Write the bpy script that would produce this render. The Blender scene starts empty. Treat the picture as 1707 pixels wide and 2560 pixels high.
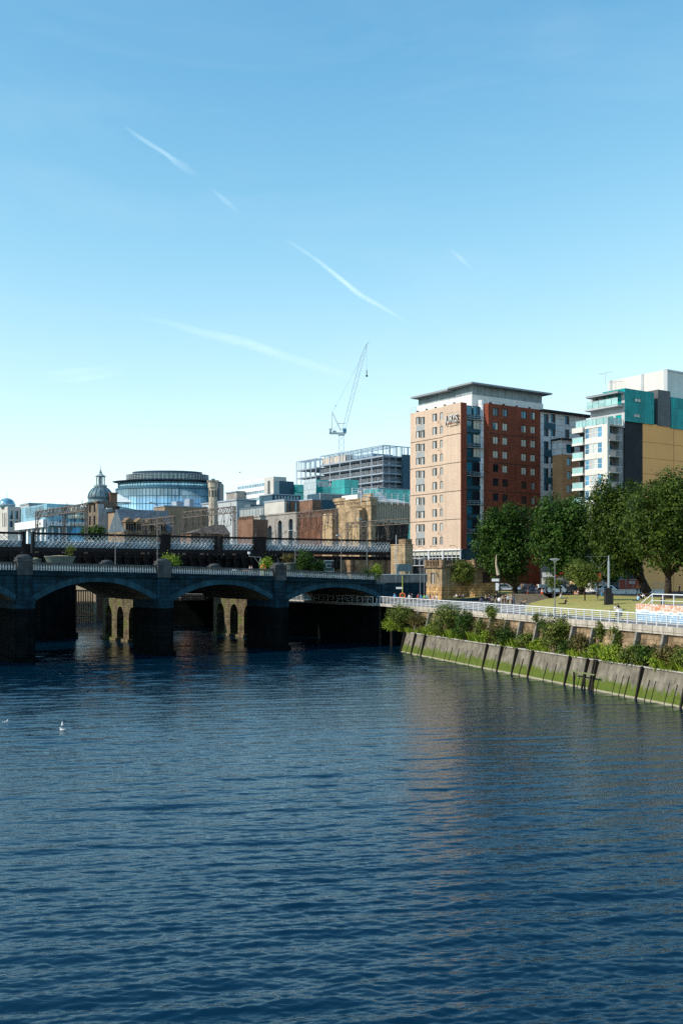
import bpy, math, random
import numpy as np
from mathutils import Vector
sc = bpy.context.scene
COL = sc.collection
R = math.radians
random.seed(7)
# ---------------------------------------------------------------- camera
H, F, CX, HY = 12.0, 2490.0, 853.5, 1430.0          # eye height over the water, focal length and horizon in photo pixels
cam = bpy.data.cameras.new('camera'); cam.sensor_fit = 'VERTICAL'; cam.sensor_height = 36.0; cam.sensor_width = 24.0
cam.lens = F/2560*36; cam.shift_y = (HY-1280)/2560; cam.clip_start = .5; cam.clip_end = 40000
co = bpy.data.objects.new('camera', cam); COL.objects.link(co); co.location = (0, 0, H); co.rotation_euler = (R(90), 0, 0)
sc.camera = co
sc.view_settings.view_transform = 'Standard'; sc.view_settings.look = 'None'
sc.view_settings.exposure = 0.85; sc.view_settings.gamma = 1.0
sc.cycles.max_bounces = 6; sc.cycles.diffuse_bounces = 3; sc.cycles.glossy_bounces = 3; sc.cycles.transparent_max_bounces = 8
sc.cycles.use_denoising = False
sc.cycles.sample_clamp_indirect = 1.5
sc.cycles.caustics_reflective = False; sc.cycles.caustics_refractive = False
# ---------------------------------------------------------------- sky and sun
ELEV, AZ = R(33), R(20)                               # the sun stands to the left and a little behind the camera
SUN = Vector((-math.cos(AZ)*math.cos(ELEV), -math.sin(AZ)*math.cos(ELEV), math.sin(ELEV)))
w = bpy.data.worlds.new('World'); sc.world = w; w.use_nodes = True
nt = w.node_tree; nt.nodes.clear()
sky = nt.nodes.new('ShaderNodeTexSky'); sky.sky_type = 'NISHITA'; sky.sun_disc = False
sky.sun_elevation = ELEV; sky.sun_rotation = math.atan2(SUN.x, SUN.y); sky.altitude = 50
sky.air_density = .7; sky.dust_density = 0; sky.ozone_density = 3
tint = nt.nodes.new('ShaderNodeVectorMath'); tint.operation = 'MULTIPLY'; tint.inputs[1].default_value = (.84, 1.17, 1.08)
soft = nt.nodes.new('ShaderNodeVectorMath'); soft.operation = 'MULTIPLY_ADD'; soft.inputs[1].default_value = (.08,)*3; soft.inputs[2].default_value = (1, 1, 1)
dv = nt.nodes.new('ShaderNodeVectorMath'); dv.operation = 'DIVIDE'
bg = nt.nodes.new('ShaderNodeBackground'); bg.inputs['Strength'].default_value = .15
wo = nt.nodes.new('ShaderNodeOutputWorld')
L_ = nt.links.new; L_(sky.outputs[0], tint.inputs[0]); L_(tint.outputs[0], soft.inputs[0]); L_(tint.outputs[0], dv.inputs[0]); L_(soft.outputs[0], dv.inputs[1])
sp_ = nt.nodes.new('ShaderNodeSeparateColor'); cb_ = nt.nodes.new('ShaderNodeCombineColor'); L_(dv.outputs[0], sp_.inputs[0])
def mth(op, a, b):
    x = nt.nodes.new('ShaderNodeMath'); x.operation = op
    for i, v in enumerate((a, b)):
        if isinstance(v, (int, float)): x.inputs[i].default_value = v
        else: L_(v, x.inputs[i])
    return x.outputs[0]
for i, (kk, pw) in enumerate(((14.8, 2.25), (3.95, 1.75), (2.55, 1.42))):      # a deep zenith and a pale horizon, as on a very clear late afternoon
    y_ = mth('MULTIPLY', mth('POWER', mth('MULTIPLY', sp_.outputs[i], .27), pw), kk)
    L_(mth('DIVIDE', mth('DIVIDE', y_, mth('ADD', mth('MULTIPLY', y_, (.8, .57, .5)[i]), 1.)), .27), cb_.inputs[i])
tcw = nt.nodes.new('ShaderNodeTexCoord'); mpw = nt.nodes.new('ShaderNodeMapping'); mpw.inputs['Scale'].default_value = (1.6, 1.6, 7.); mpw.inputs['Rotation'].default_value = (0, R(-14), 0); L_(tcw.outputs['Generated'], mpw.inputs[0])
nzw = nt.nodes.new('ShaderNodeTexNoise'); nzw.inputs['Scale'].default_value = 1.7; nzw.inputs['Detail'].default_value = 7; nzw.inputs['Roughness'].default_value = .58; nzw.inputs['Distortion'].default_value = .5; L_(mpw.outputs[0], nzw.inputs['Vector'])
mrw = nt.nodes.new('ShaderNodeMapRange'); L_(nzw.outputs['Fac'], mrw.inputs[0])
for i, v in enumerate((.45, .78, 0., .13)): mrw.inputs[1+i].default_value = v
mxw = nt.nodes.new('ShaderNodeMix'); mxw.data_type = 'RGBA'; L_(mrw.outputs[0], mxw.inputs[0]); L_(cb_.outputs[0], mxw.inputs[6]); mxw.inputs[7].default_value = (3.3, 3.7, 3.9, 1)      # thin high cloud veils
L_(mxw.outputs[2], bg.inputs['Color']); L_(bg.outputs[0], wo.inputs[0])
sl = bpy.data.lights.new('sun', 'SUN'); sl.energy = 2.7; sl.angle = R(.5); sl.color = (1, .9, .76)
so = bpy.data.objects.new('sun', sl); COL.objects.link(so); so.rotation_euler = (-SUN).to_track_quat('-Z', 'Y').to_euler(); so.location = (-60, 0, 90)
# ---------------------------------------------------------------- helpers
ANG = math.atan2(.5636, .826); U = (.826, .5636); V = (-.5636, .826)   # the city grid: U runs along both bridges, V away from the eye
def P(x, y, Y): return ((x-CX)/F*Y, Y, H-(y-HY)/F*Y)
def zat(y, Y): return H-(y-HY)/F*Y
def along(x, O, d): r = (x-CX)/F; return (r*O[1]-O[0])/(d[0]-d[1]*r)
def tU(x, O): return along(x, O, U)
def tV(x, O): return along(x, O, V)
def off(O, a, b): return (O[0]+U[0]*a+V[0]*b, O[1]+U[1]*a+V[1]*b)
class MB:
    def __init__(s): s.v = []; s.f = []; s.m = []
    def add(s, vs, fs, mi=0):
        n = len(s.v); s.v += [tuple(p) for p in vs]; s.f += [tuple(i+n for i in f) for f in fs]; s.m += [mi]*len(fs); return s
    def box(s, x0, x1, y0, y1, z0, z1, mi=0):
        return s.add([(x0,y0,z0),(x1,y0,z0),(x1,y1,z0),(x0,y1,z0),(x0,y0,z1),(x1,y0,z1),(x1,y1,z1),(x0,y1,z1)],
              [(3,2,1,0),(4,5,6,7),(0,1,5,4),(1,2,6,5),(2,3,7,6),(3,0,4,7)], mi)
    def bar(s, p, q, w, h=None, mi=0):
        h = h or w; p = Vector(p); q = Vector(q); d = (q-p).normalized(); up = Vector((0,0,1)) if abs(d.z) < .95 else Vector((0,1,0))
        a = d.cross(up).normalized()*w/2; b = a.cross(d).normalized()*h/2
        return s.add([p-a-b,p+a-b,p+a+b,p-a+b,q-a-b,q+a-b,q+a+b,q-a+b], [(0,1,2,3),(7,6,5,4),(0,4,5,1),(1,5,6,2),(2,6,7,3),(3,7,4,0)], mi)
    def cyl(s, p, q, r0, r1=None, n=8, mi=0):
        r1 = r0 if r1 is None else r1; p = Vector(p); q = Vector(q); d = (q-p).normalized(); up = Vector((0,0,1)) if abs(d.z) < .95 else Vector((0,1,0))
        a = d.cross(up).normalized(); b = a.cross(d); vs = []
        for c, r in ((p, r0), (q, r1)):
            vs += [c+a*r*math.cos(2*math.pi*k/n)+b*r*math.sin(2*math.pi*k/n) for k in range(n)]
        return s.add(vs, [(k, (k+1)%n, n+(k+1)%n, n+k) for k in range(n)]+[tuple(range(n-1,-1,-1)), tuple(range(n,2*n))], mi)
    def lathe(s, prof, n=16, cx=0, cy=0, mi=0, a0=0, a1=2*math.pi, sx=1, sy=1):
        full = abs(a1-a0-2*math.pi) < 1e-6; k = n if full else n+1; vs = []
        for r, z in prof:
            vs += [(cx+sx*r*math.cos(a0+(a1-a0)*i/n), cy+sy*r*math.sin(a0+(a1-a0)*i/n), z) for i in range(k)]
        fs = []
        for j in range(len(prof)-1):
            for i in range(n):
                i2 = (i+1) % k; fs.append((j*k+i, j*k+i2, (j+1)*k+i2, (j+1)*k+i))
        if full: fs += [tuple(range(k-1,-1,-1)), tuple(range((len(prof)-1)*k, len(prof)*k))]
        return s.add(vs, fs, mi)
    def prism(s, poly, z0, z1, mi=0):
        n = len(poly)
        return s.add([(x,y,z0) for x, y in poly]+[(x,y,z1) for x, y in poly],
              [tuple(range(n-1,-1,-1)), tuple(range(n,2*n))]+[(k,(k+1)%n,n+(k+1)%n,n+k) for k in range(n)], mi)
    def xprism(s, poly, x0, x1, mi=0):               # a (y, z) outline run along x
        n = len(poly)
        return s.add([(x0,y,z) for y, z in poly]+[(x1,y,z) for y, z in poly],
              [tuple(range(n)), tuple(range(2*n-1,n-1,-1))]+[(k,n+k,n+(k+1)%n,(k+1)%n) for k in range(n)], mi)
    def yprism(s, poly, y0, y1, mi=0):               # an (x, z) outline run along y
        n = len(poly)
        return s.add([(x,y0,z) for x, z in poly]+[(x,y1,z) for x, z in poly],
              [tuple(range(n-1,-1,-1)), tuple(range(n,2*n))]+[(k,(k+1)%n,n+(k+1)%n,n+k) for k in range(n)], mi)
    def wall(s, side, a0, a1, z0, z1, holes=(), o=0., d=.25, mi=0, mr=None):
        """a wall with real openings; side R lies on y=o facing -y, side L lies on x=o facing -x; holes are (centre, bottom, width, height)"""
        mr = mi if mr is None else mr
        pt = (lambda a, z, k: (a, o+k, z)) if side == 'R' else (lambda a, z, k: (o+k, a, z))
        hs = [(max(a0, c-w_/2), min(a1, c+w_/2), max(z0, b), min(z1, b+h_)) for c, b, w_, h_ in holes]
        A = sorted(set([a0, a1]+[round(t, 4) for h in hs for t in h[:2]])); Z = sorted(set([z0, z1]+[round(t, 4) for h in hs for t in h[2:]]))
        for i in range(len(A)-1):
            for j in range(len(Z)-1):
                ca, cz = (A[i]+A[i+1])/2, (Z[j]+Z[j+1])/2
                if any(h[0] < ca < h[1] and h[2] < cz < h[3] for h in hs): continue
                s.add([pt(A[i],Z[j],0),pt(A[i+1],Z[j],0),pt(A[i+1],Z[j+1],0),pt(A[i],Z[j+1],0)], [(0,1,2,3)], mi)
        for b0, b1, c0, c1 in hs:
            for (p, q) in (((b0,c0),(b1,c0)), ((b1,c0),(b1,c1)), ((b1,c1),(b0,c1)), ((b0,c1),(b0,c0))):
                s.add([pt(*p,0),pt(*q,0),pt(*q,d),pt(*p,d)], [(0,1,2,3)], mr)
            s.add([pt(b0,c0,d+.1),pt(b1,c0,d+.1),pt(b1,c1,d+.1),pt(b0,c1,d+.1)], [(0,1,2,3)], mr)
        return s
    def mesh(s, name, mats, smooth=False):
        me = bpy.data.meshes.new(name); me.from_pydata(s.v, [], s.f)
        for m in (mats if isinstance(mats, (list, tuple)) else [mats]): me.materials.append(m)
        me.polygons.foreach_set('material_index', s.m)
        if smooth: me.polygons.foreach_set('use_smooth', [True]*len(s.f))
        me.update(); return me
    def build(s, name, mats, parent=None, loc=(0,0,0), rz=0, smooth=False): return ob(name, s.mesh(name, mats, smooth), parent, loc, rz)
def ob(name, data, parent=None, loc=(0,0,0), rz=0):
    o = bpy.data.objects.new(name, data); COL.objects.link(o); o.location = loc; o.rotation_euler = (0,0,rz)
    if parent: o.parent = parent
    return o
def tag(o, label, cat, group=None, kind=None):
    if label: o['label'] = label
    if cat: o['category'] = cat
    if group: o['group'] = group
    if kind: o['kind'] = kind
    return o
def thing(name, label, cat, loc=(0,0,0), rz=0, group=None): return tag(ob(name, None, None, loc, rz), label, cat, group)
def struct(o): o['kind'] = 'structure'; return o
def dup(root, loc, rz=0, label=None, scale=None):
    r = root.copy(); COL.objects.link(r); r.location = loc; r.rotation_euler = (0,0,rz)
    if label: r['label'] = label
    if scale: r.scale = (scale,)*3
    for c in list(root.children):
        k = c.copy(); COL.objects.link(k); k.parent = r
        for g in list(c.children):
            d = g.copy(); COL.objects.link(d); d.parent = k
    return r
# ---------------------------------------------------------------- materials
MC = {}
def M(name, c=(.5,.5,.5), rough=.8, metal=0, var=.15, sc_=.5, streak=0., brick=None, bump=0., spec=.15, extra=None):
    if name in MC: return MC[name]
    m = bpy.data.materials.new(name); m.use_nodes = True; n = m.node_tree; L = n.links.new
    p = n.nodes['Principled BSDF']; p.inputs['Roughness'].default_value = rough; p.inputs['Metallic'].default_value = metal
    p.inputs['Specular IOR Level'].default_value = spec; MC[name] = m
    p.inputs['Base Color'].default_value = (*c, 1)
    if var == 0 and not brick: return m
    tc = n.nodes.new('ShaderNodeTexCoord'); hgt = None
    col = n.nodes.new('ShaderNodeRGB'); col.outputs[0].default_value = (*c, 1); cur = col.outputs[0]
    def mixc(fac, a, b, typ='MIX'):
        x = n.nodes.new('ShaderNodeMix'); x.data_type = 'RGBA'; x.blend_type = typ
        if isinstance(fac, float): x.inputs[0].default_value = fac
        else: L(fac, x.inputs[0])
        for k, v in ((6, a), (7, b)):
            if isinstance(v, tuple): x.inputs[k].default_value = v
            else: L(v, x.inputs[k])
        return x.outputs[2]
    def noise(scale, det=4, vec=None):
        t = n.nodes.new('ShaderNodeTexNoise'); t.inputs['Scale'].default_value = scale; t.inputs['Detail'].default_value = det
        L(vec or tc.outputs['Object'], t.inputs['Vector']); return t.outputs['Fac']
    def ramp(f, a, b, lo, hi):
        r = n.nodes.new('ShaderNodeMapRange'); L(f, r.inputs[0])
        for i, v in enumerate((a, b, lo, hi)): r.inputs[1+i].default_value = v
        return r.outputs[0]
    def gray(f):
        g = n.nodes.new('ShaderNodeCombineColor')
        for i in range(3): L(f, g.inputs[i])
        return g.outputs[0]
    if brick:
        bw, bh, mort, bv = brick
        sx = n.nodes.new('ShaderNodeSeparateXYZ'); L(tc.outputs['Object'], sx.inputs[0])
        ad = n.nodes.new('ShaderNodeMath'); L(sx.outputs[0], ad.inputs[0]); L(sx.outputs[1], ad.inputs[1])
        cb = n.nodes.new('ShaderNodeCombineXYZ'); L(ad.outputs[0], cb.inputs[0]); L(sx.outputs[2], cb.inputs[1])
        bt = n.nodes.new('ShaderNodeTexBrick'); L(cb.outputs[0], bt.inputs['Vector'])
        bt.inputs['Scale'].default_value = 1; bt.inputs['Brick Width'].default_value = bw; bt.inputs['Row Height'].default_value = bh
        bt.inputs['Mortar Size'].default_value = min(bw, bh)*.05; bt.inputs['Bias'].default_value = 0
        bt.inputs['Color1'].default_value = (*[min(1, k*(1+bv)) for k in c], 1); bt.inputs['Color2'].default_value = (*[k*(1-bv) for k in c], 1)
        bt.inputs['Mortar'].default_value = (*[k*mort for k in c], 1)
        cur = bt.outputs['Color']; hgt = bt.outputs['Fac']
    cur = mixc(1., cur, gray(ramp(noise(sc_), .3, .7, 1-var, 1+var)), 'MULTIPLY')
    if streak:
        mp = n.nodes.new('ShaderNodeMapping'); mp.inputs['Scale'].default_value = (1.6, 1.6, .12); L(tc.outputs['Object'], mp.inputs[0])
        cur = mixc(1., cur, gray(ramp(noise(1., 5, mp.outputs[0]), .42, .68, 1., 1-streak)), 'MULTIPLY')
    if extra: cur = extra(n, L, tc, cur, mixc, noise, ramp)
    L(cur, p.inputs['Base Color'])
    if bump:
        b = n.nodes.new('ShaderNodeBump'); b.inputs['Strength'].default_value = bump; b.inputs['Distance'].default_value = .05
        L(noise(6, 6) if hgt is None else hgt, b.inputs['Height'])
        if hgt is not None: b.invert = True
        L(b.outputs[0], p.inputs['Normal'])
    return m
def glass(name, c, rough=.06, metal=.0, spec=.6, var=.35, cell=(1.5, 3)):
    """window glass: a dark room behind a mirror of the sky, each pane a little different"""
    if name in MC: return MC[name]
    m = bpy.data.materials.new(name); m.use_nodes = True; n = m.node_tree; L = n.links.new; MC[name] = m
    p = n.nodes['Principled BSDF']; p.inputs['Roughness'].default_value = rough; p.inputs['Metallic'].default_value = metal; p.inputs['Specular IOR Level'].default_value = spec
    tc = n.nodes.new('ShaderNodeTexCoord'); sx = n.nodes.new('ShaderNodeSeparateXYZ'); L(tc.outputs['Object'], sx.inputs[0])
    ad = n.nodes.new('ShaderNodeMath'); L(sx.outputs[0], ad.inputs[0]); L(sx.outputs[1], ad.inputs[1])
    cb = n.nodes.new('ShaderNodeCombineXYZ'); L(ad.outputs[0], cb.inputs[0]); L(sx.outputs[2], cb.inputs[1])
    mp = n.nodes.new('ShaderNodeVectorMath'); mp.operation = 'SNAP'; L(cb.outputs[0], mp.inputs[0]); mp.inputs[1].default_value = (cell[0], cell[1], 1)
    oi = n.nodes.new('ShaderNodeObjectInfo'); av = n.nodes.new('ShaderNodeVectorMath'); av.operation = 'ADD'; L(mp.outputs[0], av.inputs[0]); L(oi.outputs['Location'], av.inputs[1])
    wn = n.nodes.new('ShaderNodeTexWhiteNoise'); L(av.outputs[0], wn.inputs[0])
    r = n.nodes.new('ShaderNodeMapRange'); L(wn.outputs['Value'], r.inputs[0]); r.inputs[3].default_value = 1-var; r.inputs[4].default_value = 1+var
    mx = n.nodes.new('ShaderNodeVectorMath'); mx.operation = 'SCALE'; mx.inputs[0].default_value = c; L(r.outputs[0], mx.inputs['Scale'])
    L(mx.outputs[0], p.inputs['Base Color']); return m
def leafmat(name, ca, cb, trans=.25):
    """leaf colour differs from leaf to leaf (vertex attribute), lit front and back"""
    m = bpy.data.materials.new(name); m.use_nodes = True; n = m.node_tree; L = n.links.new; MC[name] = m
    at = n.nodes.new('ShaderNodeAttribute'); at.attribute_name = 'tint'
    mx = n.nodes.new('ShaderNodeMix'); mx.data_type = 'RGBA'; L(at.outputs['Fac'], mx.inputs[0]); mx.inputs[6].default_value = (*ca, 1); mx.inputs[7].default_value = (*cb, 1)
    p = n.nodes['Principled BSDF']; p.inputs['Roughness'].default_value = .5; p.inputs['Specular IOR Level'].default_value = .15; L(mx.outputs[2], p.inputs['Base Color'])
    t = n.nodes.new('ShaderNodeBsdfTranslucent'); L(mx.outputs[2], t.inputs[0]); s = n.nodes.new('ShaderNodeMixShader'); s.inputs[0].default_value = trans
    L(p.outputs[0], s.inputs[1]); L(t.outputs[0], s.inputs[2]); L(s.outputs[0], n.nodes['Material Output'].inputs[0]); return m
stone_dark = M('sooty_bridge_stone', (.009,.036,.056), .85, var=.35, sc_=.35, streak=.55, brick=(1.5,.55,.45,.25), bump=.5)
stone_ring = M('arch_stone', (.022,.072,.105), .85, var=.3, sc_=.6, streak=.4, bump=.3)
stone_bal = M('weathered_pale_stone', (.10,.105,.11), .8, var=.3, sc_=1.2, streak=.3)
soffit_m = M('arch_underside_stone', (.19,.15,.10), .9, var=.4, sc_=.4, streak=.4, brick=(1.2,.5,.5,.25), bump=.5)  # warm sunlight caught under the arches is put into this colour
sand = M('yellow_sandstone', (.40,.295,.185), .85, var=.3, sc_=.35, streak=.35, brick=(1.1,.42,.62,.18), bump=.4)
sand_r = M('rough_sandstone', (.52,.33,.16), .9, var=.4, sc_=.9, streak=.3, brick=(.9,.45,.35,.3), bump=1.)
sand_d = M('stained_sandstone', (.27,.185,.115), .9, var=.4, sc_=.3, streak=.6, brick=(1.1,.42,.6,.22), bump=.4)
concrete = M('pale_concrete', (.42,.40,.37), .85, var=.18, sc_=.4, streak=.25, bump=.15)
dark_metal = M('dark_painted_iron', (.014,.011,.013), .5, var=.3, sc_=1.)
white_metal = M('white_painted_steel', (.72,.73,.75), .45, var=.06)
grey_metal = M('galvanised_steel', (.42,.44,.46), .45, metal=.3, var=.1)
black_m = M('black_paint', (.02,.02,.022), .5, var=0)
white_m = M('white_render', (.74,.74,.73), .75, var=.05, sc_=.3, streak=.06)
gl_dark = glass('dark_window_glass', (.012,.018,.026), .05)
gl_blue = glass('sky_blue_curtain_glass', (.10,.27,.42), .12, metal=.45, var=.3)
# ---------------------------------------------------------------- the ground and the river
QA = math.atan2(-.946, .325)
def Q(s, w_, z=0.): return (8.9+.325*s+.946*w_, 149.4-.946*s+.325*w_, z)      # s runs along the quay towards the eye, w inland
def Qi(X, Y): dx, dy = X-8.9, Y-149.4; return (.325*dx-.946*dy, .946*dx+.325*dy)
def hz(s, w_): return float(np.interp(w_, [7.7, 10, 14, 20, 36], [6.85, 7.12, 7.62, 7.98, 8.2]))
def gp(x, y, z=None):
    """where the sight line through photo pixel (x, y) meets the lawn (or a level)"""
    if z is not None: Y = (H-z)*F/(y-HY); return ((x-CX)/F*Y, Y, z)
    Y = 95.
    while Y < 215:
        p = P(x, y, Y); s, w_ = Qi(p[0], p[1])
        if p[2] <= hz(s, w_): break
        Y += .25
    return p
def stones_water(n, L, tc, cur, mixc, noise, ramp): return cur
def waterfield():
    rng = np.random.default_rng(3)
    ny, nx = 1500, 660
    Yr = 17.*np.exp(np.linspace(0, math.log(430/17.), ny)); rx = np.linspace(-.62, .55, nx)
    X = rx[None]*Yr[:, None]; Y = np.repeat(Yr[:, None], nx, 1); Z = np.zeros_like(X)
    dY = Yr*math.log(430/17.)/ny; dX = Yr*1.17/nx
    g = np.maximum(dY, dX)[:, None]
    for k in range(120):
        lam = .24*math.exp(rng.uniform(0, 1)**1.25*2.6); th = rng.normal(R(98), R(13) if lam < 1.3 else R(7)); kx, ky = math.cos(th)*2*math.pi/lam, math.sin(th)*2*math.pi/lam
        amp = (.036 if lam < .45 else .021 if lam < 1.1 else .0225)*lam/6.283*rng.uniform(.5, 1.4)
        ph = rng.uniform(0, 6.28); q = kx*X+ky*Y+ph
        # slow drift of the crests keeps the wave trains short
        q += 1.6*np.sin(.11*X*rng.uniform(.5, 1.5)+.07*Y+ph*2)+1.2*np.sin(.06*X-.16*Y*rng.uniform(.5, 1.5)+ph*3)
        f = np.clip((lam/g-1.9)/1.3, 0, 1)
        Z += amp*f*(np.sin(q)+.25*np.sin(2*q+1.3))
    gust = .75+.45*np.sin(.05*X+.9+.5*np.sin(.09*Y))*np.sin(.045*Y+.03*X+.4)
    Z *= gust
    co_ = np.stack([X, Y, Z], -1).reshape(-1, 3).astype(np.float32)
    i = (np.arange(ny-1)[:, None]*nx+np.arange(nx-1)[None]).reshape(-1)
    fc = np.stack([i, i+1, i+nx+1, i+nx], -1).astype(np.int32)
    return npmesh('water', co_, fc)
def npmesh(name, vs, fc, mats=(), smooth=True, tint=None):
    k = fc.shape[1]; me = bpy.data.meshes.new(name); me.vertices.add(len(vs)); me.vertices.foreach_set('co', vs.astype(np.float32).reshape(-1))
    me.loops.add(fc.size); me.loops.foreach_set('vertex_index', fc.astype(np.int32).reshape(-1)); me.polygons.add(len(fc))
    me.polygons.foreach_set('loop_start', np.arange(0, fc.size, k, dtype=np.int32)); me.polygons.foreach_set('loop_total', np.full(len(fc), k, np.int32))
    if smooth: me.polygons.foreach_set('use_smooth', np.ones(len(fc), bool))
    for m in mats: me.materials.append(m)
    me.update(calc_edges=True)
    if tint is not None:
        a = me.attributes.new('tint', 'FLOAT', 'POINT'); a.data.foreach_set('value', tint.astype(np.float32))
    return me
wm = M('river_water', (.0003, .014, .031), .02, var=0, spec=.5)
n_ = wm.node_tree; p_ = n_.nodes['Principled BSDF']; p_.inputs['IOR'].default_value = 1.62; p_.inputs['Specular Tint'].default_value = (.62, .92, 1, 1)
tc_ = n_.nodes.new('ShaderNodeTexCoord'); mp_ = n_.nodes.new('ShaderNodeMapping'); mp_.inputs['Scale'].default_value = (.55, 1.7, 1); mp_.inputs['Rotation'].default_value = (0, 0, R(8)); n_.links.new(tc_.outputs['Object'], mp_.inputs[0])
prev = None
for s_, st, di in ((7., .35, .022), (2.6, .5, .06)):
    t_ = n_.nodes.new('ShaderNodeTexNoise'); t_.inputs['Scale'].default_value = s_; t_.inputs['Detail'].default_value = 4; t_.inputs['Distortion'].default_value = .6; n_.links.new(mp_.outputs[0], t_.inputs[0])
    b_ = n_.nodes.new('ShaderNodeBump'); b_.inputs['Strength'].default_value = st; b_.inputs['Distance'].default_value = di; n_.links.new(t_.outputs['Fac'], b_.inputs['Height'])
    if prev: n_.links.new(prev.outputs[0], b_.inputs['Normal'])
    prev = b_
n_.links.new(prev.outputs[0], p_.inputs['Normal'])
wme = waterfield(); wme.materials.append(wm); struct(ob('water', wme))
bed = MB(); bed.box(-400, 100, -60, 17, -1.5, -.012); bed.box(-420, -90, 17, 600, -1.5, -.05); bed.build('river_bed', wm); struct(bpy.data.objects['river_bed'])
asph = M('asphalt', (.055,.055,.058), .9, var=.25, sc_=.5, bump=.2)
pave = M('grey_paving', (.25,.24,.235), .85, var=.15, sc_=.5, brick=(.9,.6,.75,.1))
earth = M('dark_earth', (.05,.045,.04), .95, var=.3)
def lawncol(n, L, tc, cur, mixc, noise, ramp):
    a = mixc(ramp(noise(.35, 5), .4, .62, 0, 1), cur, (.38,.31,.11,1)); return mixc(ramp(noise(4., 3), .45, .7, 0, .6), a, (.24,.24,.06,1))
lawn_m = M('sunburnt_lawn', (.36,.33,.10), .95, var=.2, sc_=1.5, bump=.6, extra=lawncol)
def sheet(name, pts, mat, z=None):
    b = MB(); b.add([(p[0], p[1], p[2] if z is None else z) for p in pts], [tuple(range(len(pts)))]); return struct(b.build(name, mat))
q0 = [Q(120,2.4)[:2], Q(0,2.4)[:2], Q(0,6)[:2], Q(-62,6)[:2], (-70,258), (-220,332), (-2600,1300), (-2600,6000), (5000,6000), (5000,-200), (160,40)]
sheet('ground', q0, pave, 6.84)
sheet('street', [Q(120,36)[:2], Q(-4,36)[:2], (36,174), (33.6,182), (27,201), (8,201), (-8,214), (-70,262), (-220,336), (-2600,1304), (-2600,6000), (5000,6000), (5000,-200), (165,40)], asph, 8.2)
# lawns
def edge_s(w_): return float(np.interp(w_, [7.7, 13, 23, 31, 36], [23, 15, 5, -6, -5]))
b = MB(); ws = np.linspace(7.7, 36.2, 24); ns = 40
for w_ in ws:
    e = edge_s(w_); b.v += [Q(e+(112-e)*i/ns, w_, hz(0, w_)+.015) for i in range(ns+1)]
for j in range(len(ws)-1):
    for i in range(ns): k = j*(ns+1)+i; b.f.append((k, k+1, k+ns+2, k+ns+1)); b.m.append(0)
o = b.build('lawn', lawn_m, smooth=True); o['kind'] = 'structure'
b = MB(); front = [(16.5,176.5,6.93), (19.5,176,7.08), (23,175.8,7.35), (27.3,177,7.72), (31,178.5,8.1), (33.7,181,8.27)]; back = [(17.5,184,7.1), (21,187,7.6), (24,192,8.0), (26.5,196,8.22), (29,198,8.24), (33,196,8.26)]
for k in range(7):
    t = k/6; b.v += [tuple(p[i]+(q[i]-p[i])*t for i in range(3)) for p, q in zip(front, back)]
for k in range(6):
    for i in range(5): a = k*6+i; b.f.append((a, a+1, a+7, a+6)); b.m.append(0)
o = b.build('lawn', lawn_m, smooth=True); o['kind'] = 'structure'
b = MB()
for p, q in zip(front[:-1], front[1:]):
    b.add([(p[0],p[1]-.02,6.5),(q[0],q[1]-.02,6.5),(q[0],q[1]-.02,q[2]+.1),(p[0],p[1]-.02,p[2]+.1),(p[0],p[1]+.4,6.5),(q[0],q[1]+.4,6.5),(q[0],q[1]+.4,q[2]+.1),(p[0],p[1]+.4,p[2]+.1)], [(0,1,2,3),(5,4,7,6),(3,2,6,7)])
tag(b.build('retaining_wall', stone_dark), 'low dark stone wall holding the lawn beside the steps', 'wall')
# steps from the sunken path up to the street
st = thing('stone_steps', 'broad flight of worn stone steps rising to the street', 'steps', (31.0,163,6.84), R(8))
b = MB()
for k in range(8): b.box(-3.3+k*.42, 4.4+k*.12, k*1.25, 12, 0 if k == 0 else .165*k+.002, .165*(k+1))
b.build('stairs', M('worn_step_stone', (.27,.22,.16), .9, var=.3, sc_=1, streak=.2), st)
# ---------------------------------------------------------------- the quay wall
def algae(n, L, tc, cur, mixc, noise, ramp):
    sx = n.nodes.new('ShaderNodeSeparateXYZ'); L(tc.outputs['Object'], sx.inputs[0])
    mp = n.nodes.new('ShaderNodeMapping'); mp.inputs['Scale'].default_value = (1.5, 1.5, .18); L(tc.outputs['Object'], mp.inputs[0])
    f = n.nodes.new('ShaderNodeMath'); f.operation = 'MULTIPLY_ADD'; L(noise(1.6, 5, mp.outputs[0]), f.inputs[0]); f.inputs[1].default_value = -2.1; L(sx.outputs[2], f.inputs[2])
    a = mixc(ramp(f.outputs[0], -.05, .32, 1, 0), cur, mixc(noise(2.5, 4), (.045,.07,.012,1), (.13,.17,.03,1)))
    return mixc(ramp(sx.outputs[2], .10, .2, 1, 0), a, (.33,.30,.22,1))
lowm = M('algae_stained_concrete', (.20,.18,.145), .9, var=.28, sc_=1.2, streak=.4, bump=.9, extra=algae)
qr = thing('quay_wall', 'stone quay wall with green algae at the waterline', 'quay wall', (8.9,149.4,0), QA)
b = MB(); b.xprism([(-.25,-2.5),(.0,0),(.85,2.75),(.85,2.95),(2.3,3.15),(2.3,2.0),(5,-2.5)], 0, 115)
b.build('lower_wall', lowm, qr)
b = MB(); b.xprism([(2.05,2.9),(2.5,6.12),(5.5,6.12),(5.5,2.9)], 0.02, 115.02)
b.build('upper_wall', M('brown_quay_masonry', (.28,.20,.125), .9, var=.4, sc_=.5, streak=.5, brick=(1.0,.42,.5,.3), bump=.8), qr)
b = MB(); b.xprism([(2.2,6.12),(2.2,6.3),(2.15,6.36),(2.15,6.86),(3.1,6.86),(3.1,6.12)], -.3, 115.03)
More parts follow.
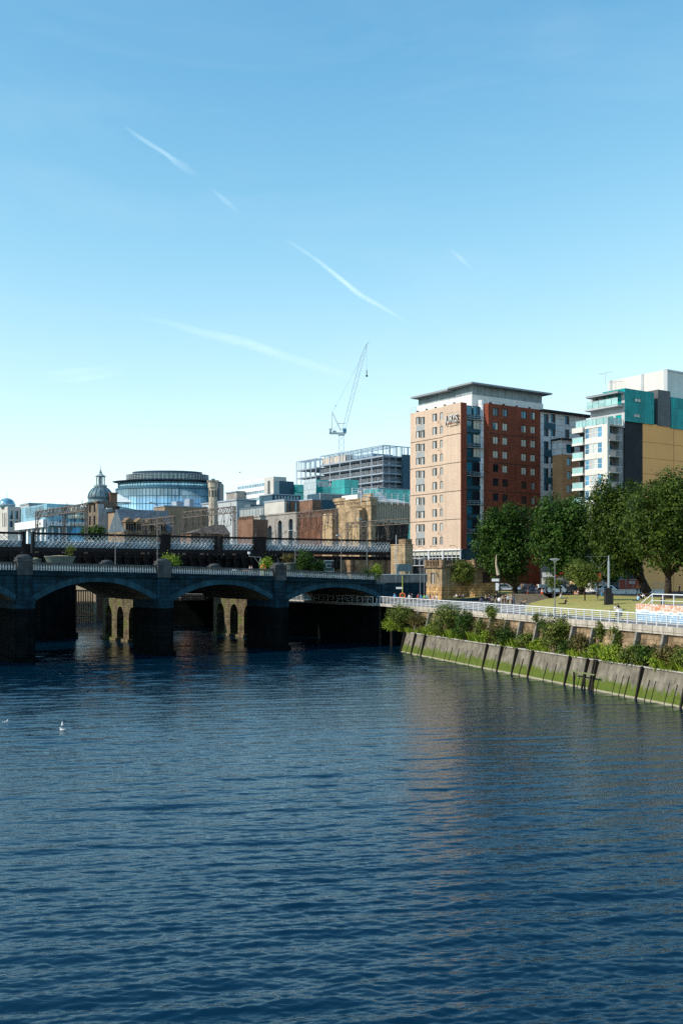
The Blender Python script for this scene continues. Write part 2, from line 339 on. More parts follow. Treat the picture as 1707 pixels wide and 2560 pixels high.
b.build('coping', M('coping_stone', (.47,.42,.36), .85, var=.2, sc_=1, streak=.3, brick=(1.6,3,.6,.1)), qr)
def sQ(x, w_, z=0):                                   # along-quay coordinate of photo column x on the line w
    r = (x-CX)/F; return (r*(149.4+.325*w_)-(8.9+.946*w_))/(.325+.946*r)
post_m = M('wet_timber_and_rib_shade', (.028,.024,.02), .8, var=.3, sc_=2)
rake_m = M('raking_timber', (.2,.185,.165), .85, var=.3, sc_=2, streak=.4)
for x in (1002,1028,1052,1206,1242,1279,1319,1411,1455,1473,1478,1590,1702,1790,1880):
    s_ = sQ(x, 0); m = MB(); m.add([(-.09,-.5,-1.5),(.09,-.5,-1.5),(.09,.1,-1.5),(-.09,.1,-1.5),(-.09,.5,3.05),(.09,.5,3.05),(.09,1.0,3.05),(-.09,1.0,3.05)], [(3,2,1,0),(4,5,6,7),(0,1,5,4),(1,2,6,5),(2,3,7,6),(3,0,4,7)])
    m.build('shaded_rib', post_m, qr, (s_, 0, 0))  # wall ribs, black because their shaded sides are put into the colour
thin = MB(); thin.add([(-.035,-.36,-1.),(.035,-.36,-1.),(.05,.1,-1.),(-.05,.1,-1.),(-.03,.51,1.9),(.03,.51,1.9),(.045,.75,1.9),(-.045,.75,1.9)], [(3,2,1,0),(4,5,6,7),(0,1,5,4),(1,2,6,5),(2,3,7,6),(3,0,4,7)])
tm = thin.mesh('batten', post_m)
for x in (1015,1043,1080,1110,1122,1139,1159,1171,1190,1229,1296,1356,1380,1432,1530,1545,1560,1612,1625,1660,1680): ob('batten', tm, qr, (sQ(x, 0)+random.uniform(-.1,.1), random.uniform(-.02,.06), 0))
rk = MB(); rk.add([(-.16,1.2,2.85),(.16,1.15,2.85),(.16,1.75,2.85),(-.16,1.75,2.85),(-.16,1.95,6.1),(.16,1.95,6.1),(.16,2.45,6.1),(-.16,2.45,6.1)], [(3,2,1,0),(4,5,6,7),(0,1,5,4),(1,2,6,5),(2,3,7,6),(3,0,4,7)])
rm = rk.mesh('raking_post', rake_m)
for x in (1000,1045,1072,1102,1163,1197,1225,1264,1299,1341,1430,1480,1536,1590,1657,1730): ob('raking_post', rm, qr, (sQ(x, 2), 0, 0))
b = MB()
for s_ in np.arange(2, 110, 9.): b.box(s_, s_+8.6, .70+random.uniform(0,.05), 1.0, 2.93, 3.06)
b.build('ledge_kerb', concrete, qr)
# a broken timber landing frame on the wall
lf = thing('timber_landing', 'broken black timber ladder frame fixed low on quay wall', 'timber frame', Q(sQ(1470,0), -.35, 0), QA)
for x_ in (-2.2, -.2, 1.3): MB().box(x_,x_+.14,-.1,.05,-1,1.59).build('upright', post_m, lf)
b = MB(); b.box(-2.5,1.9,-.2,-.1,1.6,1.74); b.build('crossbeam', M('mossy_timber', (.16,.19,.08), .9), lf)
# boardwalk on towards the bridge, its dark wall set back under it
bw = thing('riverside_boardwalk', 'narrow concrete boardwalk running under the bridge arch', 'boardwalk', (8.9,149.4,0), QA)
b = MB(); b.box(-17.2,-.3,2.15,6.6,6.4,6.85); b.build('deck', concrete, bw)
b = MB(); b.cyl((0,2.9,-2),(0,2.9,6.4), .22); pm_ = b.mesh('pile', post_m)
for s_ in np.arange(-16, 0, 5.): ob('pile', pm_, bw, (s_,0,0))
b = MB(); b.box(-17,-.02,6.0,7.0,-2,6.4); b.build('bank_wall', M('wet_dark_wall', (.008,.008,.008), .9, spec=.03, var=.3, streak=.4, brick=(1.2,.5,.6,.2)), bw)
fq = thing('far_quay_wall', 'dark far quay wall seen beyond both bridges', 'quay wall', (0,0,0))
b = MB()
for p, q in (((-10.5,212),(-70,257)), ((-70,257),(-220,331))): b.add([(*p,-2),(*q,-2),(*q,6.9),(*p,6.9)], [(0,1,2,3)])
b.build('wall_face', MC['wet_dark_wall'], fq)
# ---------------------------------------------------------------- promenade railing
rl = thing('promenade_railing', 'long white painted railing along the quay promenade', 'railing', (8.9,149.4,0), QA)
pm = MB(); pm.box(-.035,.035,-.055,.055,0,1.06).box(-.06,.06,-.09,.09,0,.03)
pmesh = pm.mesh('post', white_metal); spots = list(np.arange(-17, 84, 1.56))
for s_ in spots: ob('post', pmesh, rl, (s_, 2.62, 6.85))
for z, hh, dd in ((1.06,.09,.07), (.86,.035,.02), (.66,.035,.02), (.46,.035,.02), (.26,.035,.02)):
    MB().box(-17.3,84.3,2.62-dd,2.62+dd,6.85+z,6.85+z+hh).build('rail', white_metal, rl)
# ---------------------------------------------------------------- the stone arch bridge
BO = (0., 162.)
br = thing('stone_arch_bridge', 'dark stone road bridge of segmental arches with balustrade', 'bridge', (0,162,0), ANG)
def zp(t): return float(np.interp(t, [-110,-72,-51.3,-31.3,-11.8,7,18], [13.75,13.6,13.32,12.92,12.42,11.75,11.35]))
TB = [-91, -71.3, -51.3, -31.3, -11.8, 9.35]; SPR = [8.3, 8.25, 7.95, 7.65, 7.4]; CRN = [11.1, 11.0, 10.68, 10.15, 9.55]
BW = 22.; PD = 7.8
def arc(t, c, hw, zs, zc):
    h = zc-zs; rad = (hw*hw+h*h)/(2*h); return zc-rad+math.sqrt(max(0, rad*rad-(t-c)**2))
for k in range(5):
    c = (TB[k]+TB[k+1])/2; hw = (TB[k+1]-TB[k])/2-1.35; zs, zc = SPR[k], CRN[k]; b = MB(); n = 36
    ts = [c-hw+2*hw*i/n for i in range(n+1)]
    for i in range(n):
        t0, t1 = ts[i], ts[i+1]; z0, z1 = arc(t0,c,hw,zs,zc), arc(t1,c,hw,zs,zc); u0, u1 = zp(t0)-1.75, zp(t1)-1.75
        for y in (0, BW): b.add([(t0,y,z0),(t1,y,z1),(t1,y,u1),(t0,y,u0)], [(0,1,2,3)], 0)
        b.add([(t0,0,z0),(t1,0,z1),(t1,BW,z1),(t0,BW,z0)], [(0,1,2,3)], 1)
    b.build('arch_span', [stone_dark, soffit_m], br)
    v = MB(); nv = 43; h = zc-zs; rad = (hw*hw+h*h)/(2*h); cz = zc-rad; a1 = math.asin(hw/rad)
    for i in range(nv):
        g = .006; t0, t1 = -a1+2*a1*(i+g*6)/nv, -a1+2*a1*(i+1-g*6)/nv; pr = -.1-random.uniform(0,.03)
        q = [(c+r_*math.sin(t), z_) for t, r_, z_ in ((t0,rad-.02,0),(t1,rad-.02,0),(t1,rad+.82,0),(t0,rad+.82,0))]
        zz = [cz+r_*math.cos(t) for t, r_ in ((t0,rad-.02),(t1,rad-.02),(t1,rad+.82),(t0,rad+.82))]
        v.yprism([(q[j][0], zz[j]) for j in range(4)], pr, .35)
    v.build('arch_ring', stone_ring, br)
    v = MB()
    for i in range(28):
        t0, t1 = -a1*1.02+2*a1*1.02*i/28, -a1*1.02+2*a1*1.02*(i+1)/28; a, d = rad+.84, rad+1.06
        v.yprism([(c+a*math.sin(t0),cz+a*math.cos(t0)),(c+a*math.sin(t1),cz+a*math.cos(t1)),(c+d*math.sin(t1),cz+d*math.cos(t1)),(c+d*math.sin(t0),cz+d*math.cos(t0))], -.2, .1)
    v.build('arch_moulding', stone_dark, br)
stone_ped = M('sooty_pedestal_stone', (.07,.075,.08), .85, var=.4, sc_=1., streak=.4)
pier_shade = M('shaded_pier_stone', (.006,.008,.009), .9, spec=.03, var=.35, sc_=.6, streak=.4, brick=(1.3,.55,.5,.2))  # near black: the shade under the arches is put into the colour
for k in range(5):
    t = TB[k]; zs = (SPR[max(0,k-1)]+SPR[k])/2 if k else SPR[0]; u = zp(t)
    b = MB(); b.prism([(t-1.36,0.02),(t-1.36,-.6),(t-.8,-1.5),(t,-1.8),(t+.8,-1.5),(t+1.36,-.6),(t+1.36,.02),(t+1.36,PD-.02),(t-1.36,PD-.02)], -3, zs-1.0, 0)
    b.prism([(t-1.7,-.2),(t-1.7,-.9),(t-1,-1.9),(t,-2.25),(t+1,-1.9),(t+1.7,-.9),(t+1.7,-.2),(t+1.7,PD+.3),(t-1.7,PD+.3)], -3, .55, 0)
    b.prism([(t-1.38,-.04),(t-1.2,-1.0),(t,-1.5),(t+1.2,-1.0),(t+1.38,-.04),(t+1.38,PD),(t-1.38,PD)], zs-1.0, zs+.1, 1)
    b.build('pier', [pier_shade, stone_dark], br)
    b = MB(); b.box(t-1.55,t+1.55,-.75,.15,zs+.05,zs+.4); b.box(t-1.45,t+1.45,-.62,.15,zs-.25,zs+.04); b.build('impost', stone_dark, br)
    b = MB(); b.box(t-1.36,t+1.36,-.0,BW,zs+.1,u-1.75); b.box(t-.98,t+.98,-.42,-.02,zs+.4,u-1.75); b.build('pilaster', stone_dark, br)
    for y, nm in ((0,'pedestal'), (BW,'pedestal')):
        b = MB(); y0, y1 = (-.62, .75) if y == 0 else (BW-.75, BW+.6)
        b.box(t-1.02,t+1.02,y0,y1,u-1.72,u+.12); b.box(t-1.14,t+1.14,y0-.1,y1+.1,u+.12,u+.3); b.box(t-1.0,t+1.0,y0,y1,u+.3,u+.5)
        b.box(t-1.07,t+1.07,y0-.05,y1+.05,u+.5,u+.64)
        cy = (y0+y1)/2
        b.lathe([(1.0,u+.64),(.98,u+.78),(.8,u+.93),(.5,u+1.02),(.05,u+1.05)], 16, t, cy, sy=.72)
        b.build(nm, [stone_ped], br)
bal_m = M('pale_baluster_stone', (.6,.6,.6), .8, var=.3, sc_=1.)
bal = MB(); bal.lathe([(.12,0),(.12,.08),(.07,.12),(.09,.2),(.135,.34),(.12,.44),(.07,.6),(.06,.68),(.1,.72),(.1,.8)], 8); bmesh_ = bal.mesh('baluster', bal_m, True)
cnt = 0; restb = MB(); TE = TB[:5]+[6.9]
for k in range(5):
    t0, t1 = TE[k]+1.05, TE[k+1]-(1.05 if k < 4 else .1); nseg = 10
    c = MB(); tp = MB()
    for i in range(nseg):
        a, d = t0+(t1-t0)*i/nseg, t0+(t1-t0)*(i+1)/nseg
        for (y0, y1, q0_, q1_, mb) in ((-.25,.25,-.24,0,tp), (-.3,.3,-1.28,-1.06,c), (-.05,.1,-1.38,-1.28,c), (-.55,.3,-1.52,-1.38,c), (-.42,.3,-1.76,-1.52,c)):
            for yy in (0,):
                mb.add([(a,y0,zp(a)+q0_),(d,y0,zp(d)+q0_),(d,y1,zp(d)+q0_),(a,y1,zp(a)+q0_),(a,y0,zp(a)+q1_),(d,y0,zp(d)+q1_),(d,y1,zp(d)+q1_),(a,y1,zp(a)+q1_)], [(3,2,1,0),(4,5,6,7),(0,1,5,4),(1,2,6,5),(2,3,7,6),(3,0,4,7)])
    c.build('cornice', stone_dark, br); tp.build('handrail', stone_bal, br)
    nb = int((t1-t0)/.365)
    for i in range(nb):
        t = t0+(t1-t0)*(i+.5)/nb
        if t < -64.5: continue
        if cnt < 100: ob('baluster', bmesh_, br, (t, 0, zp(t)-1.05)); cnt += 1
        else: restb.lathe([(.12,0),(.12,.08),(.07,.12),(.09,.2),(.135,.34),(.12,.44),(.07,.6),(.06,.68),(.1,.72),(.1,.8)], 6, t, 0); n0 = len(restb.v)-60; restb.v[n0:] = [(x,y,z+zp(t)-1.05) for x,y,z in restb.v[n0:]]
o = restb.build('baluster', bal_m, br, smooth=True); o['kind'] = 'stuff'
b = MB()
for i in range(24):
    a, d = -91+98*i/24, -91+98*(i+1)/24
    b.add([(a,.3,zp(a)-1.2),(d,.3,zp(d)-1.2),(d,BW-.3,zp(d)-1.2),(a,BW-.3,zp(a)-1.2)], [(0,1,2,3)])
    b.add([(a,BW,zp(a)-1.76),(d,BW,zp(d)-1.76),(d,BW,zp(d)),(a,BW,zp(a))], [(0,1,2,3)])
b.build('deck', asph, br)
b = MB(); b.box(8.0,9.3,-.35,BW+30,-2,6.6,1); b.box(8.0,9.3,-.35,BW,6.6,7.6); b.box(8.0,9.3,-.35,-.01,7.6,9.9); b.box(9.2,17.6,-.1,BW+30,-2,10.2); b.build('abutment', [stone_dark, pier_shade], br)
b = MB(); b.box(6.6,17.7,-.25,.25,10.2,11.52); b.build('approach_wall', M('soiled_grey_stone', (.22,.21,.20), .9, var=.35, streak=.5), br)
b = MB(); b.box(6.6,17.8,-.32,.32,11.52,11.66); b.build('approach_coping', white_m, br)
uw = thing('arch_walkway', 'narrow walkway with pale railing under the right arch', 'walkway', (0,162,0), ANG)
MB().box(5.95,8.0,-.6,52,6.38,6.84).build('deck', concrete, uw)
uwp = MB().box(-.03,.03,-.03,.03,0,1.06).mesh('post', white_metal)
for k in range(34): ob('post', uwp, uw, (6.1,-.3+k*1.5,6.84))
for z_ in (1.03,.8,.55,.3): MB().box(6.07,6.13,-.4,50,6.84+z_,6.84+z_+(.08 if z_ > 1 else .035)).build('rail', white_metal, uw)
# ---------------------------------------------------------------- the railway bridge behind
RO = (2.5, 196.5); PO = RO; RO = off(RO, 0, 14.)
rb = thing('railway_bridge', 'iron railway bridge with pale lattice parapet panels', 'railway bridge', (*RO,0), ANG)
lat = M('pale_blue_lattice_paint', (.8,.82,.84), .6, var=.2, sc_=.4, streak=.25)
latd = M('grimy_lattice_backing', (.24,.31,.37), .7, var=.3, sc_=.4, streak=.3)
panels = [(-40,56), (86,401), (425,537), (555,634), (663,977)]; ZL0, ZL1 = 16.35, 18.6
for x0, x1 in panels:
    a, d = tU(x0,RO), tU(x1,RO); b = MB(); hh = ZL1-ZL0; st_ = .82; n = int((d-a)/st_)
    for i in range(-4, n+4):
        for sg, yy in ((1,-.06),(-1,.0)):
            for lo, hi in ((ZL0,(ZL0+ZL1)/2),((ZL0+ZL1)/2,ZL1)):
                p0 = a+i*st_+(0 if sg > 0 else (hi-lo)); p1 = p0+sg*(hi-lo)
                z0, z1 = lo, hi
                if min(p0,p1) < a or max(p0,p1) > d: continue
                b.bar((p0,yy,z0),(p1,yy,z1), .26, .03)
    b.box(a,d,-.1,.06,(ZL0+ZL1)/2-.05,(ZL0+ZL1)/2+.05)
    b.build('lattice_panel', lat, rb)
    MB().box(a,d,.25,.3,ZL0,(ZL0+ZL1)/2).build('backing_plate', latd, rb)
    MB().box(a-.3,d+.3,-.3,.35,ZL1,ZL1+.36).build('top_chord', dark_metal, rb)
    MB().box(a-.3,d+.3,-.45,.45,ZL0-.7,ZL0-.001).build('bottom_chord', dark_metal, rb)
for x0, x1 in ((56,64),(80,86),(401,425),(537,543),(549,555),(634,663),(977,984)):
    a, d = tU(x0,RO), tU(x1,RO); b = MB(); b.box(a+.01,d-.01,-.4,.6,14.8,ZL1+.4); b.box(a-.04,d+.04,-.46,.66,ZL1+.4,ZL1+.5); b.build('parapet_pillar', M('dark_riveted_iron', (.013,.01,.012), .55, var=.3), rb)
b = MB(); b.box(-80,21,.5,34,14.6,15.35); b.box(-80,21,33.5,34,15.35,17.9); b.build('deck', dark_metal, rb)
b = MB()
for k in range(8): b.box(-80,21,1+k*4.4,1.5+k*4.4,12.6,14.6)
for t in np.arange(-80, 21, 1.9): b.box(t,t+.14,-.35,1.0,12.8,15.3)
b.build('girder', dark_metal, rb)
b = MB()
for t in np.arange(tU(663,RO), tU(977,RO), 1.9): b.yprism([(t+.35,12.9),(t+.35,14.2),(t+.55,14.7),(t+.95,14.9),(t+1.35,14.7),(t+1.6,14.2),(t+1.6,12.9)], .2, .45)
b.build('arched_web', M('brown_girder_paint', (.10,.085,.08), .6), rb)
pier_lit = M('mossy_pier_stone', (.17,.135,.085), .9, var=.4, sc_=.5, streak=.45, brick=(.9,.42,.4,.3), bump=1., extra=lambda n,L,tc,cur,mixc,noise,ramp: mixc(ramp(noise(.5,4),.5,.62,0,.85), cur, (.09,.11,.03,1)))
def rail_pier(t, y0, length, label):
    root = thing('old_bridge_pier', label, 'bridge pier', off(PO, t, y0)+(0,), ANG, 'old piers standing between the bridges'); t = 0; y0 = 0
    b = MB(); y = y0; arches = []
    spec = [(1.9,3.2),(2.4,3.2),(2.4,2.0)]; cur = y0+1.9
    while cur+3 < y0+length: arches.append((cur, cur+3.1)); cur += 5.4
    th = 3.2
    # the long side walls with round-headed openings, split into columns
    cuts = [y0]; 
    for a, d in arches:
        m = (a+d)/2; r_ = (d-a)/2; pts = [(a,-3),(a,4.1)]+[(m-r_*math.cos(math.pi*i/10), 4.1+r_*1.25*math.sin(math.pi*i/10)) for i in range(1,10)]+[(d,4.1),(d,-3)]
        for i in range(len(pts)-1):
            (ya,za),(yb,zb_) = pts[i], pts[i+1]
            if ya == yb: b.add([(t,ya,za),(t+th,ya,za),(t+th,yb,zb_),(t,yb,zb_)], [(0,1,2,3)])
            else:
                for xx in (t,t+th): b.add([(xx,ya,za),(xx,yb,zb_),(xx,yb,10.5),(xx,ya,10.5)], [(0,1,2,3)])
                b.add([(t,ya,za),(t+th,ya,za),(t+th,yb,zb_),(t,yb,zb_)], [(0,1,2,3)])
    edges = [y0]+[e for a in arches for e in a]+[y0+length]
    for i in range(0, len(edges), 2):
        b.box(t,t+th,edges[i],edges[i+1],-3,10.5); b.box(t-.35,t+th+.35,edges[i]-.3,edges[i+1]+.3,-3,.5)
    b.build('pier', pier_lit, root)
rail_pier(-46.9, -4.9, 17.2, 'sunlit arched stone pier seen through the left arch'); rail_pier(-24.6, -4.9, 17.2, 'sunlit arched stone pier seen through the middle arch')
b = MB(); b.box(-57,-50.5,2,12,-3,12.6); b.box(-57.5,-50.2,1.7,12,-3,1.0); b.box(-80,-74,2,26,-3,12.6); b.build('pier', pier_shade, rb)
b = MB(); b.box(6,21.2,-4,30,-2,14.5); b.build('abutment', sand_d, rb)
# ---------------------------------------------------------------- building kit
class Bld:
    """a building on the city grid; its near corner stands at photo column xc, Y metres away; R faces lie along x, L faces along y"""
    def __init__(s, name, label, cat, xc, Y, zb=8.0, group=None):
        s.O = ((xc-CX)/F*Y, Y); s.zb = zb; s.root = thing(name, label, cat, (*s.O, zb), ANG, group)
    def R(s, x, o=0): return tU(x, off(s.O, 0, o))
    def L(s, x, o=0): return tV(x, off(s.O, o, 0))
    def z(s, y, a=0, b=0): return zat(y, off(s.O, a, b)[1])-s.zb
    def part(s, mb, name, mats, smooth=False): return mb.build(name, mats, s.root, smooth=smooth)
    def win(s, side, a, z, me, o=0., d=.2, name='window', mats=None):
        w_ = ob(name, me, s.root, (a, o+d, z) if side == 'R' else (o+d, a, z), 0 if side == 'R' else R(-90))
        if mats:
            for i, m in mats.items(): w_.material_slots[i].link = 'OBJECT'; w_.material_slots[i].material = m
        return w_
WC = {}
def wmesh(w_, h, cols=1, rows=1, fr=.06, mats=None, key=None, split=None):
    """a window: frame (0) and one pane per light (1..), standing on its sill line"""
    key = (round(w_,2), round(h,2), cols, rows, key, split)
    if key in WC: return WC[key]
    b = MB(); b.box(-w_/2,-w_/2+fr,0,.1,0,h).box(w_/2-fr,w_/2,0,.1,0,h).box(-w_/2+fr,w_/2-fr,0,.1,0,fr).box(-w_/2+fr,w_/2-fr,0,.1,h-fr,h)
    for i in range(cols):
        x0 = -w_/2+w_*i/cols; x1 = -w_/2+w_*(i+1)/cols
        if split: x0 = -w_/2 if i == 0 else -w_/2+w_*split; x1 = -w_/2+w_*split if i == 0 else w_/2
        if i: b.box(x0-fr*.4,x0+fr*.4,.01,.09,fr,h-fr)
        b.box(x0+.01,x1-.01,.05,.07,.01,h-.01,1+(i % 2))
    for j in range(1, rows): b.box(-w_/2+fr,w_/2-fr,.012,.088,h*j/rows-fr*.4,h*j/rows+fr*.4)
    WC[key] = b.mesh('window', mats or [fr_grey, gl_dark, gl_pale]); return WC[key]
fr_grey = M('grey_window_frame', (.16,.18,.20), .5, var=0); fr_white = M('white_window_frame', (.7,.7,.7), .5, var=0); fr_dark = M('dark_window_frame', (.03,.035,.045), .5, var=0)
gl_pale = glass('curtained_window_glass', (.42,.44,.44), .25, var=.3); gl_blind = M('cream_window_blind', (.62,.58,.48), .7, var=.06)
gl_teal = glass('teal_window_glass', (.02,.16,.24), .08, metal=.2, var=.5)
# ---------------------------------------------------------------- the hotel tower
HB = Bld('hotel_tower', 'tall hotel with pink tiled gable and dark red brick side', 'hotel', 1152, 205, 8.2)
pink = M('pink_tile_cladding', (.57,.435,.34), .75, var=.07, sc_=.12, brick=(.6,.3,.82,.05), streak=.12)
brickr = M('red_brick_cladding', (.24,.064,.037), .85, var=.15, sc_=.25, brick=(.45,.15,.6,.2), streak=.25)
wpan = M('white_metal_panel', (.66,.67,.69), .45, var=.06, sc_=.3, brick=(2.4,1.4,.55,.03))
bluepan = M('blue_grey_spandrel', (.035,.10,.14), .3, var=.15, metal=.2)
belt = M('dark_joint', (.06,.045,.04), .8, var=0)
zt = HB.z(1007); La = HB.L(1025); z0g = HB.z(1372)
xs = [(1044.5, 1.5), (1056, 1.5), (1086, 1.55), (1104, 1.25)]
ys = [[510,660,810,960,1110,1262,1412,1560,1712,1865]]*2+[[475,625,780,930,1085,1240,1390,1545,1705,1858]]+[[458,612,768,922,1076,1230,1382,1540,1700,1855]]
holes = []
for (x, ww), yy in zip(xs, ys):
    a = HB.L(x)
    for y in yy: holes.append((a, HB.z(930+(y+78)*.2232, 0, a), ww, 1.62))
b = MB(); asp = HB.L(1107.5); b.wall('L', asp, La, z0g, zt, holes, d=.28); b.wall('L', 0, asp, z0g, zt+.1, o=-.14)
b.add([(-.14,asp,z0g),(0,asp,z0g),(0,asp,zt+.1),(-.14,asp,zt+.1)], [(0,1,2,3)])
b.box(.55,1.4,.0,La,z0g,zt-.02); b.add([(-.14,0,zt+.1),(1.4,0,zt+.1),(1.4,asp,zt+.1),(-.14,asp,zt+.1),(0,asp,zt),(.6,asp,zt),(.6,La,zt),(0,La,zt)], [(0,1,2,3),(4,5,6,7)])
b.add([(0,La,z0g),(1.4,La,z0g),(1.4,La,zt),(0,La,zt)], [(0,1,2,3)])
HB.part(b, 'gable_wall', pink)
b = MB(); b.box(-.12,1.42,-.12,-.003,z0g,zt+.1); HB.part(b, 'gable_return', brickr)
rnd = random.Random(4)
for i, (x, ww) in enumerate(xs):
    a = HB.L(x); me = wmesh(ww, 1.62, 2, 1, .05, [fr_grey, gl_pale, gl_dark], 'hl', .45)
    for y in ys[i]: HB.win('L', a, HB.z(930+(y+78)*.2232, 0, a), me, d=.16)
am = HB.L(1050.3)
for k in range(0, 10, 2):
    zb_, zt_ = HB.z(930+(ys[0][k+1])*.2232, 0, am), HB.z(930+(ys[0][k]+80)*.2232, 0, am)
    b = MB(); b.box(-.03,.12,HB.L(1060.5),HB.L(1040),zb_+.02,zt_-.02); HB.part(b, 'spandrel_panel', M('grey_spandrel_panel', (.30,.32,.33), .5, var=.1))
b = MB()
for y in (795,1090,1388,1685): z_ = HB.z(930+y*.2232, 0, La); b.box(-.03,.02,asp,La,z_-.06,z_+.06)
for y in (705,1022,1338,1652): z_ = HB.z(930+y*.2232, 0, asp/2); b.box(-.17,-.12,-.1,asp-.02,z_-.06,z_+.06)
HB.part(b, 'movement_joint', belt)
# glazed ground storey and awnings
b = MB(); zg0 = HB.z(1413); zg1 = z0g-.25
for k, (x0, x1) in enumerate(((1025,1071),(1073,1106),(1108,1151))):
    a0, a1 = HB.L(x1), HB.L(x0)
    b.box(-.2,.15,a0-.08,a0+.08,0,z0g-.02); b.box(-.2,.15,a1-.08,a1+.08,0,z0g-.02)
    for z_ in (zg0, zg0+(zg1-zg0)*.52, zg1): b.box(-.12,.1,a0+.13,a1-.13,z_-.05,z_+.05)
    for i in range(1, 4): aa = a0+(a1-a0)*i/4; b.box(-.09,.08,aa-.03,aa+.03,zg0+.1,zg1-.1)
b.box(-.35,.2,-.1,La,z0g-.25,z0g-.01)
HB.part(b, 'shopfront_frame', white_metal)
b = MB(); b.box(.16,.2,0,La,zg0,z0g-.3); o = HB.part(b, 'shopfront_glass', gl_dark)
b = MB(); b.box(.11,.15,.2,La-.2,zg1-1.0,zg1); HB.part(b, 'blind', M('pale_blind', (.45,.46,.42), .8, var=.08))
b = MB(); b.box(.5,1.3,0,La,0,zg0); HB.part(b, 'base_wall', M('dark_base_panel', (.04,.045,.05), .5))
for x in (1036,1062,1093,1142):
    a = HB.L(x); b = MB(); b.bar((-.2,a,z0g+.55),(-1.7,a,z0g+.75),.07); b.bar((-1.7,a,z0g+.75),(-1.9,a,z0g+.45),.12); HB.part(b, 'wall_lamp', M('rusty_lamp_arm', (.22,.10,.06), .6, var=.2))
for y in (545,850,1160,1470,1785):                    # bent iron brackets on the wall, their shadow falls on the tiles
    a = HB.L(1102); z_ = HB.z(930+y*.2232, 0, a); b = MB()
    b.bar((-.05,a+.55,z_),(-.7,a+.1,z_-.15),.06); b.bar((-.05,a+.55,z_-.5),(-.7,a+.1,z_-.65),.06); b.bar((-.7,a+.1,z_-.15),(-.7,a+.1,z_-.65),.06)
    HB.part(b, 'sign_bracket', M('rusty_lamp_arm'))
# the corner bay between gable and brick wing
x1 = HB.R(1200, 1.6); x2 = HB.R(1212, 1.2); x3 = HB.R(1220); zbt = HB.z(930+395*.2232, 3, 1.5)
b = MB(); b.box(1.42,x1,1.9,3,0,zbt); HB.part(b, 'bay_wall', bluepan)
a_mid = HB.R(1182, 1.6)
sp = [930+y*.2232 for y in (395,555,712,870,1030,1190,1350,1510,1670,1830)]
for k, y in enumerate(sp):
    z_ = HB.z(y+18, 4, 1.6)
    lit = gl_blind if k in (1,2,3) else gl_teal if k == 0 else gl_dark
    me = wmesh(x1-a_mid-.15, 1.9, 2, 1, .07, [fr_dark, gl_dark, gl_dark], 'bay')
    HB.win('R', (x1+a_mid)/2, z_, me, o=1.55, d=.1, mats={1: lit, 2: lit})
    HB.win('R', (a_mid+1.5)/2, z_, wmesh(a_mid-1.7, 1.9, 1, 1, .07, [fr_dark, gl_teal, gl_teal], 'bay2'), o=1.7, d=.1)
    b = MB(); b.box(1.5,x1-.05,1.5,1.72,z_-.75,z_-.05)
    HB.part(b, 'spandrel_band', bluepan)
    if k % 2 == 0:
        b = MB()
        for zz in (-.1,.3,.7): b.bar((.9,.0+.95,z_-.9+zz),(x2+.3,.95,z_-.9+zz),.05)
        for xx in np.linspace(.9, x2+.3, 7): b.bar((xx,.95,z_-1.05),(xx,.95,z_-.2),.05)
        b.box(1.5,x2,1.0,1.5,z_-1.1,z_-1.02)
        HB.part(b, 'balcony_rail', grey_metal)
b = MB(); b.cyl(((x1+x2)/2,1.9,0),((x1+x2)/2,1.9,HB.z(930+305*.2232,5,1.9)),(x2-x1)/2+.1,n=14); HB.part(b, 'corner_column', wpan, smooth=True)
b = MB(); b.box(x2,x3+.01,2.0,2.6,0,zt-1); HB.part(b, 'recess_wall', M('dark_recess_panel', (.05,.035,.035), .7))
# brick wing with paired windows
xr = HB.R(1350); zr = HB.z(930+348*.2232, x3)
colx = (1024,1129,1340,1441); rowy = (405,563,722,880,1035,1193,1360); wy = lambda c, r: 930+(rowy[r]+(c-1000)*.102+82)*.2232
holes = []
for c in colx:
    a = HB.R(1010+c*.2232)
    for r in range(10): holes.append((a, HB.z(wy(c, min(r,6)), a)-(max(0,r-6)*2.83), 1.55, 1.62))
b = MB(); b.wall('R', x3, xr, 0, zr, holes, d=.25); b.wall('L', 0, 3, 0, zr, o=x3); b.add([(x3,0,zr),(xr,0,zr),(xr,14,zr),(x3,14,zr)], [(0,1,2,3)]); HB.part(b, 'brick_wall', brickr)
for ci, c in enumerate(colx):
    a = HB.R(1010+c*.2232)
    for r in range(10):
        kind = gl_teal if r == 0 or (r == 1 and ci in (0,2)) else gl_blind if r in (1,2,3) or (r == 4 and ci in (1,2,3)) else gl_dark
        k2 = gl_blind if (r == 1 or (r == 0 and ci == 3)) else kind
        HB.win('R', a, HB.z(wy(c, min(r,6)), a)-(max(0,r-6)*2.83), wmesh(1.55, 1.62, 2, 1, .09, [fr_dark, gl_dark, gl_dark], 'red'), d=.14, mats={1: kind, 2: k2})
b = MB()
for y in (690,1010,1325,1640): z_ = HB.z(930+(y+.10*250)*.2232, (x3+xr)/2); b.box(x3-.02,xr,-.05,.02,z_-.07,z_+.07)
HB.part(b, 'movement_joint', belt)
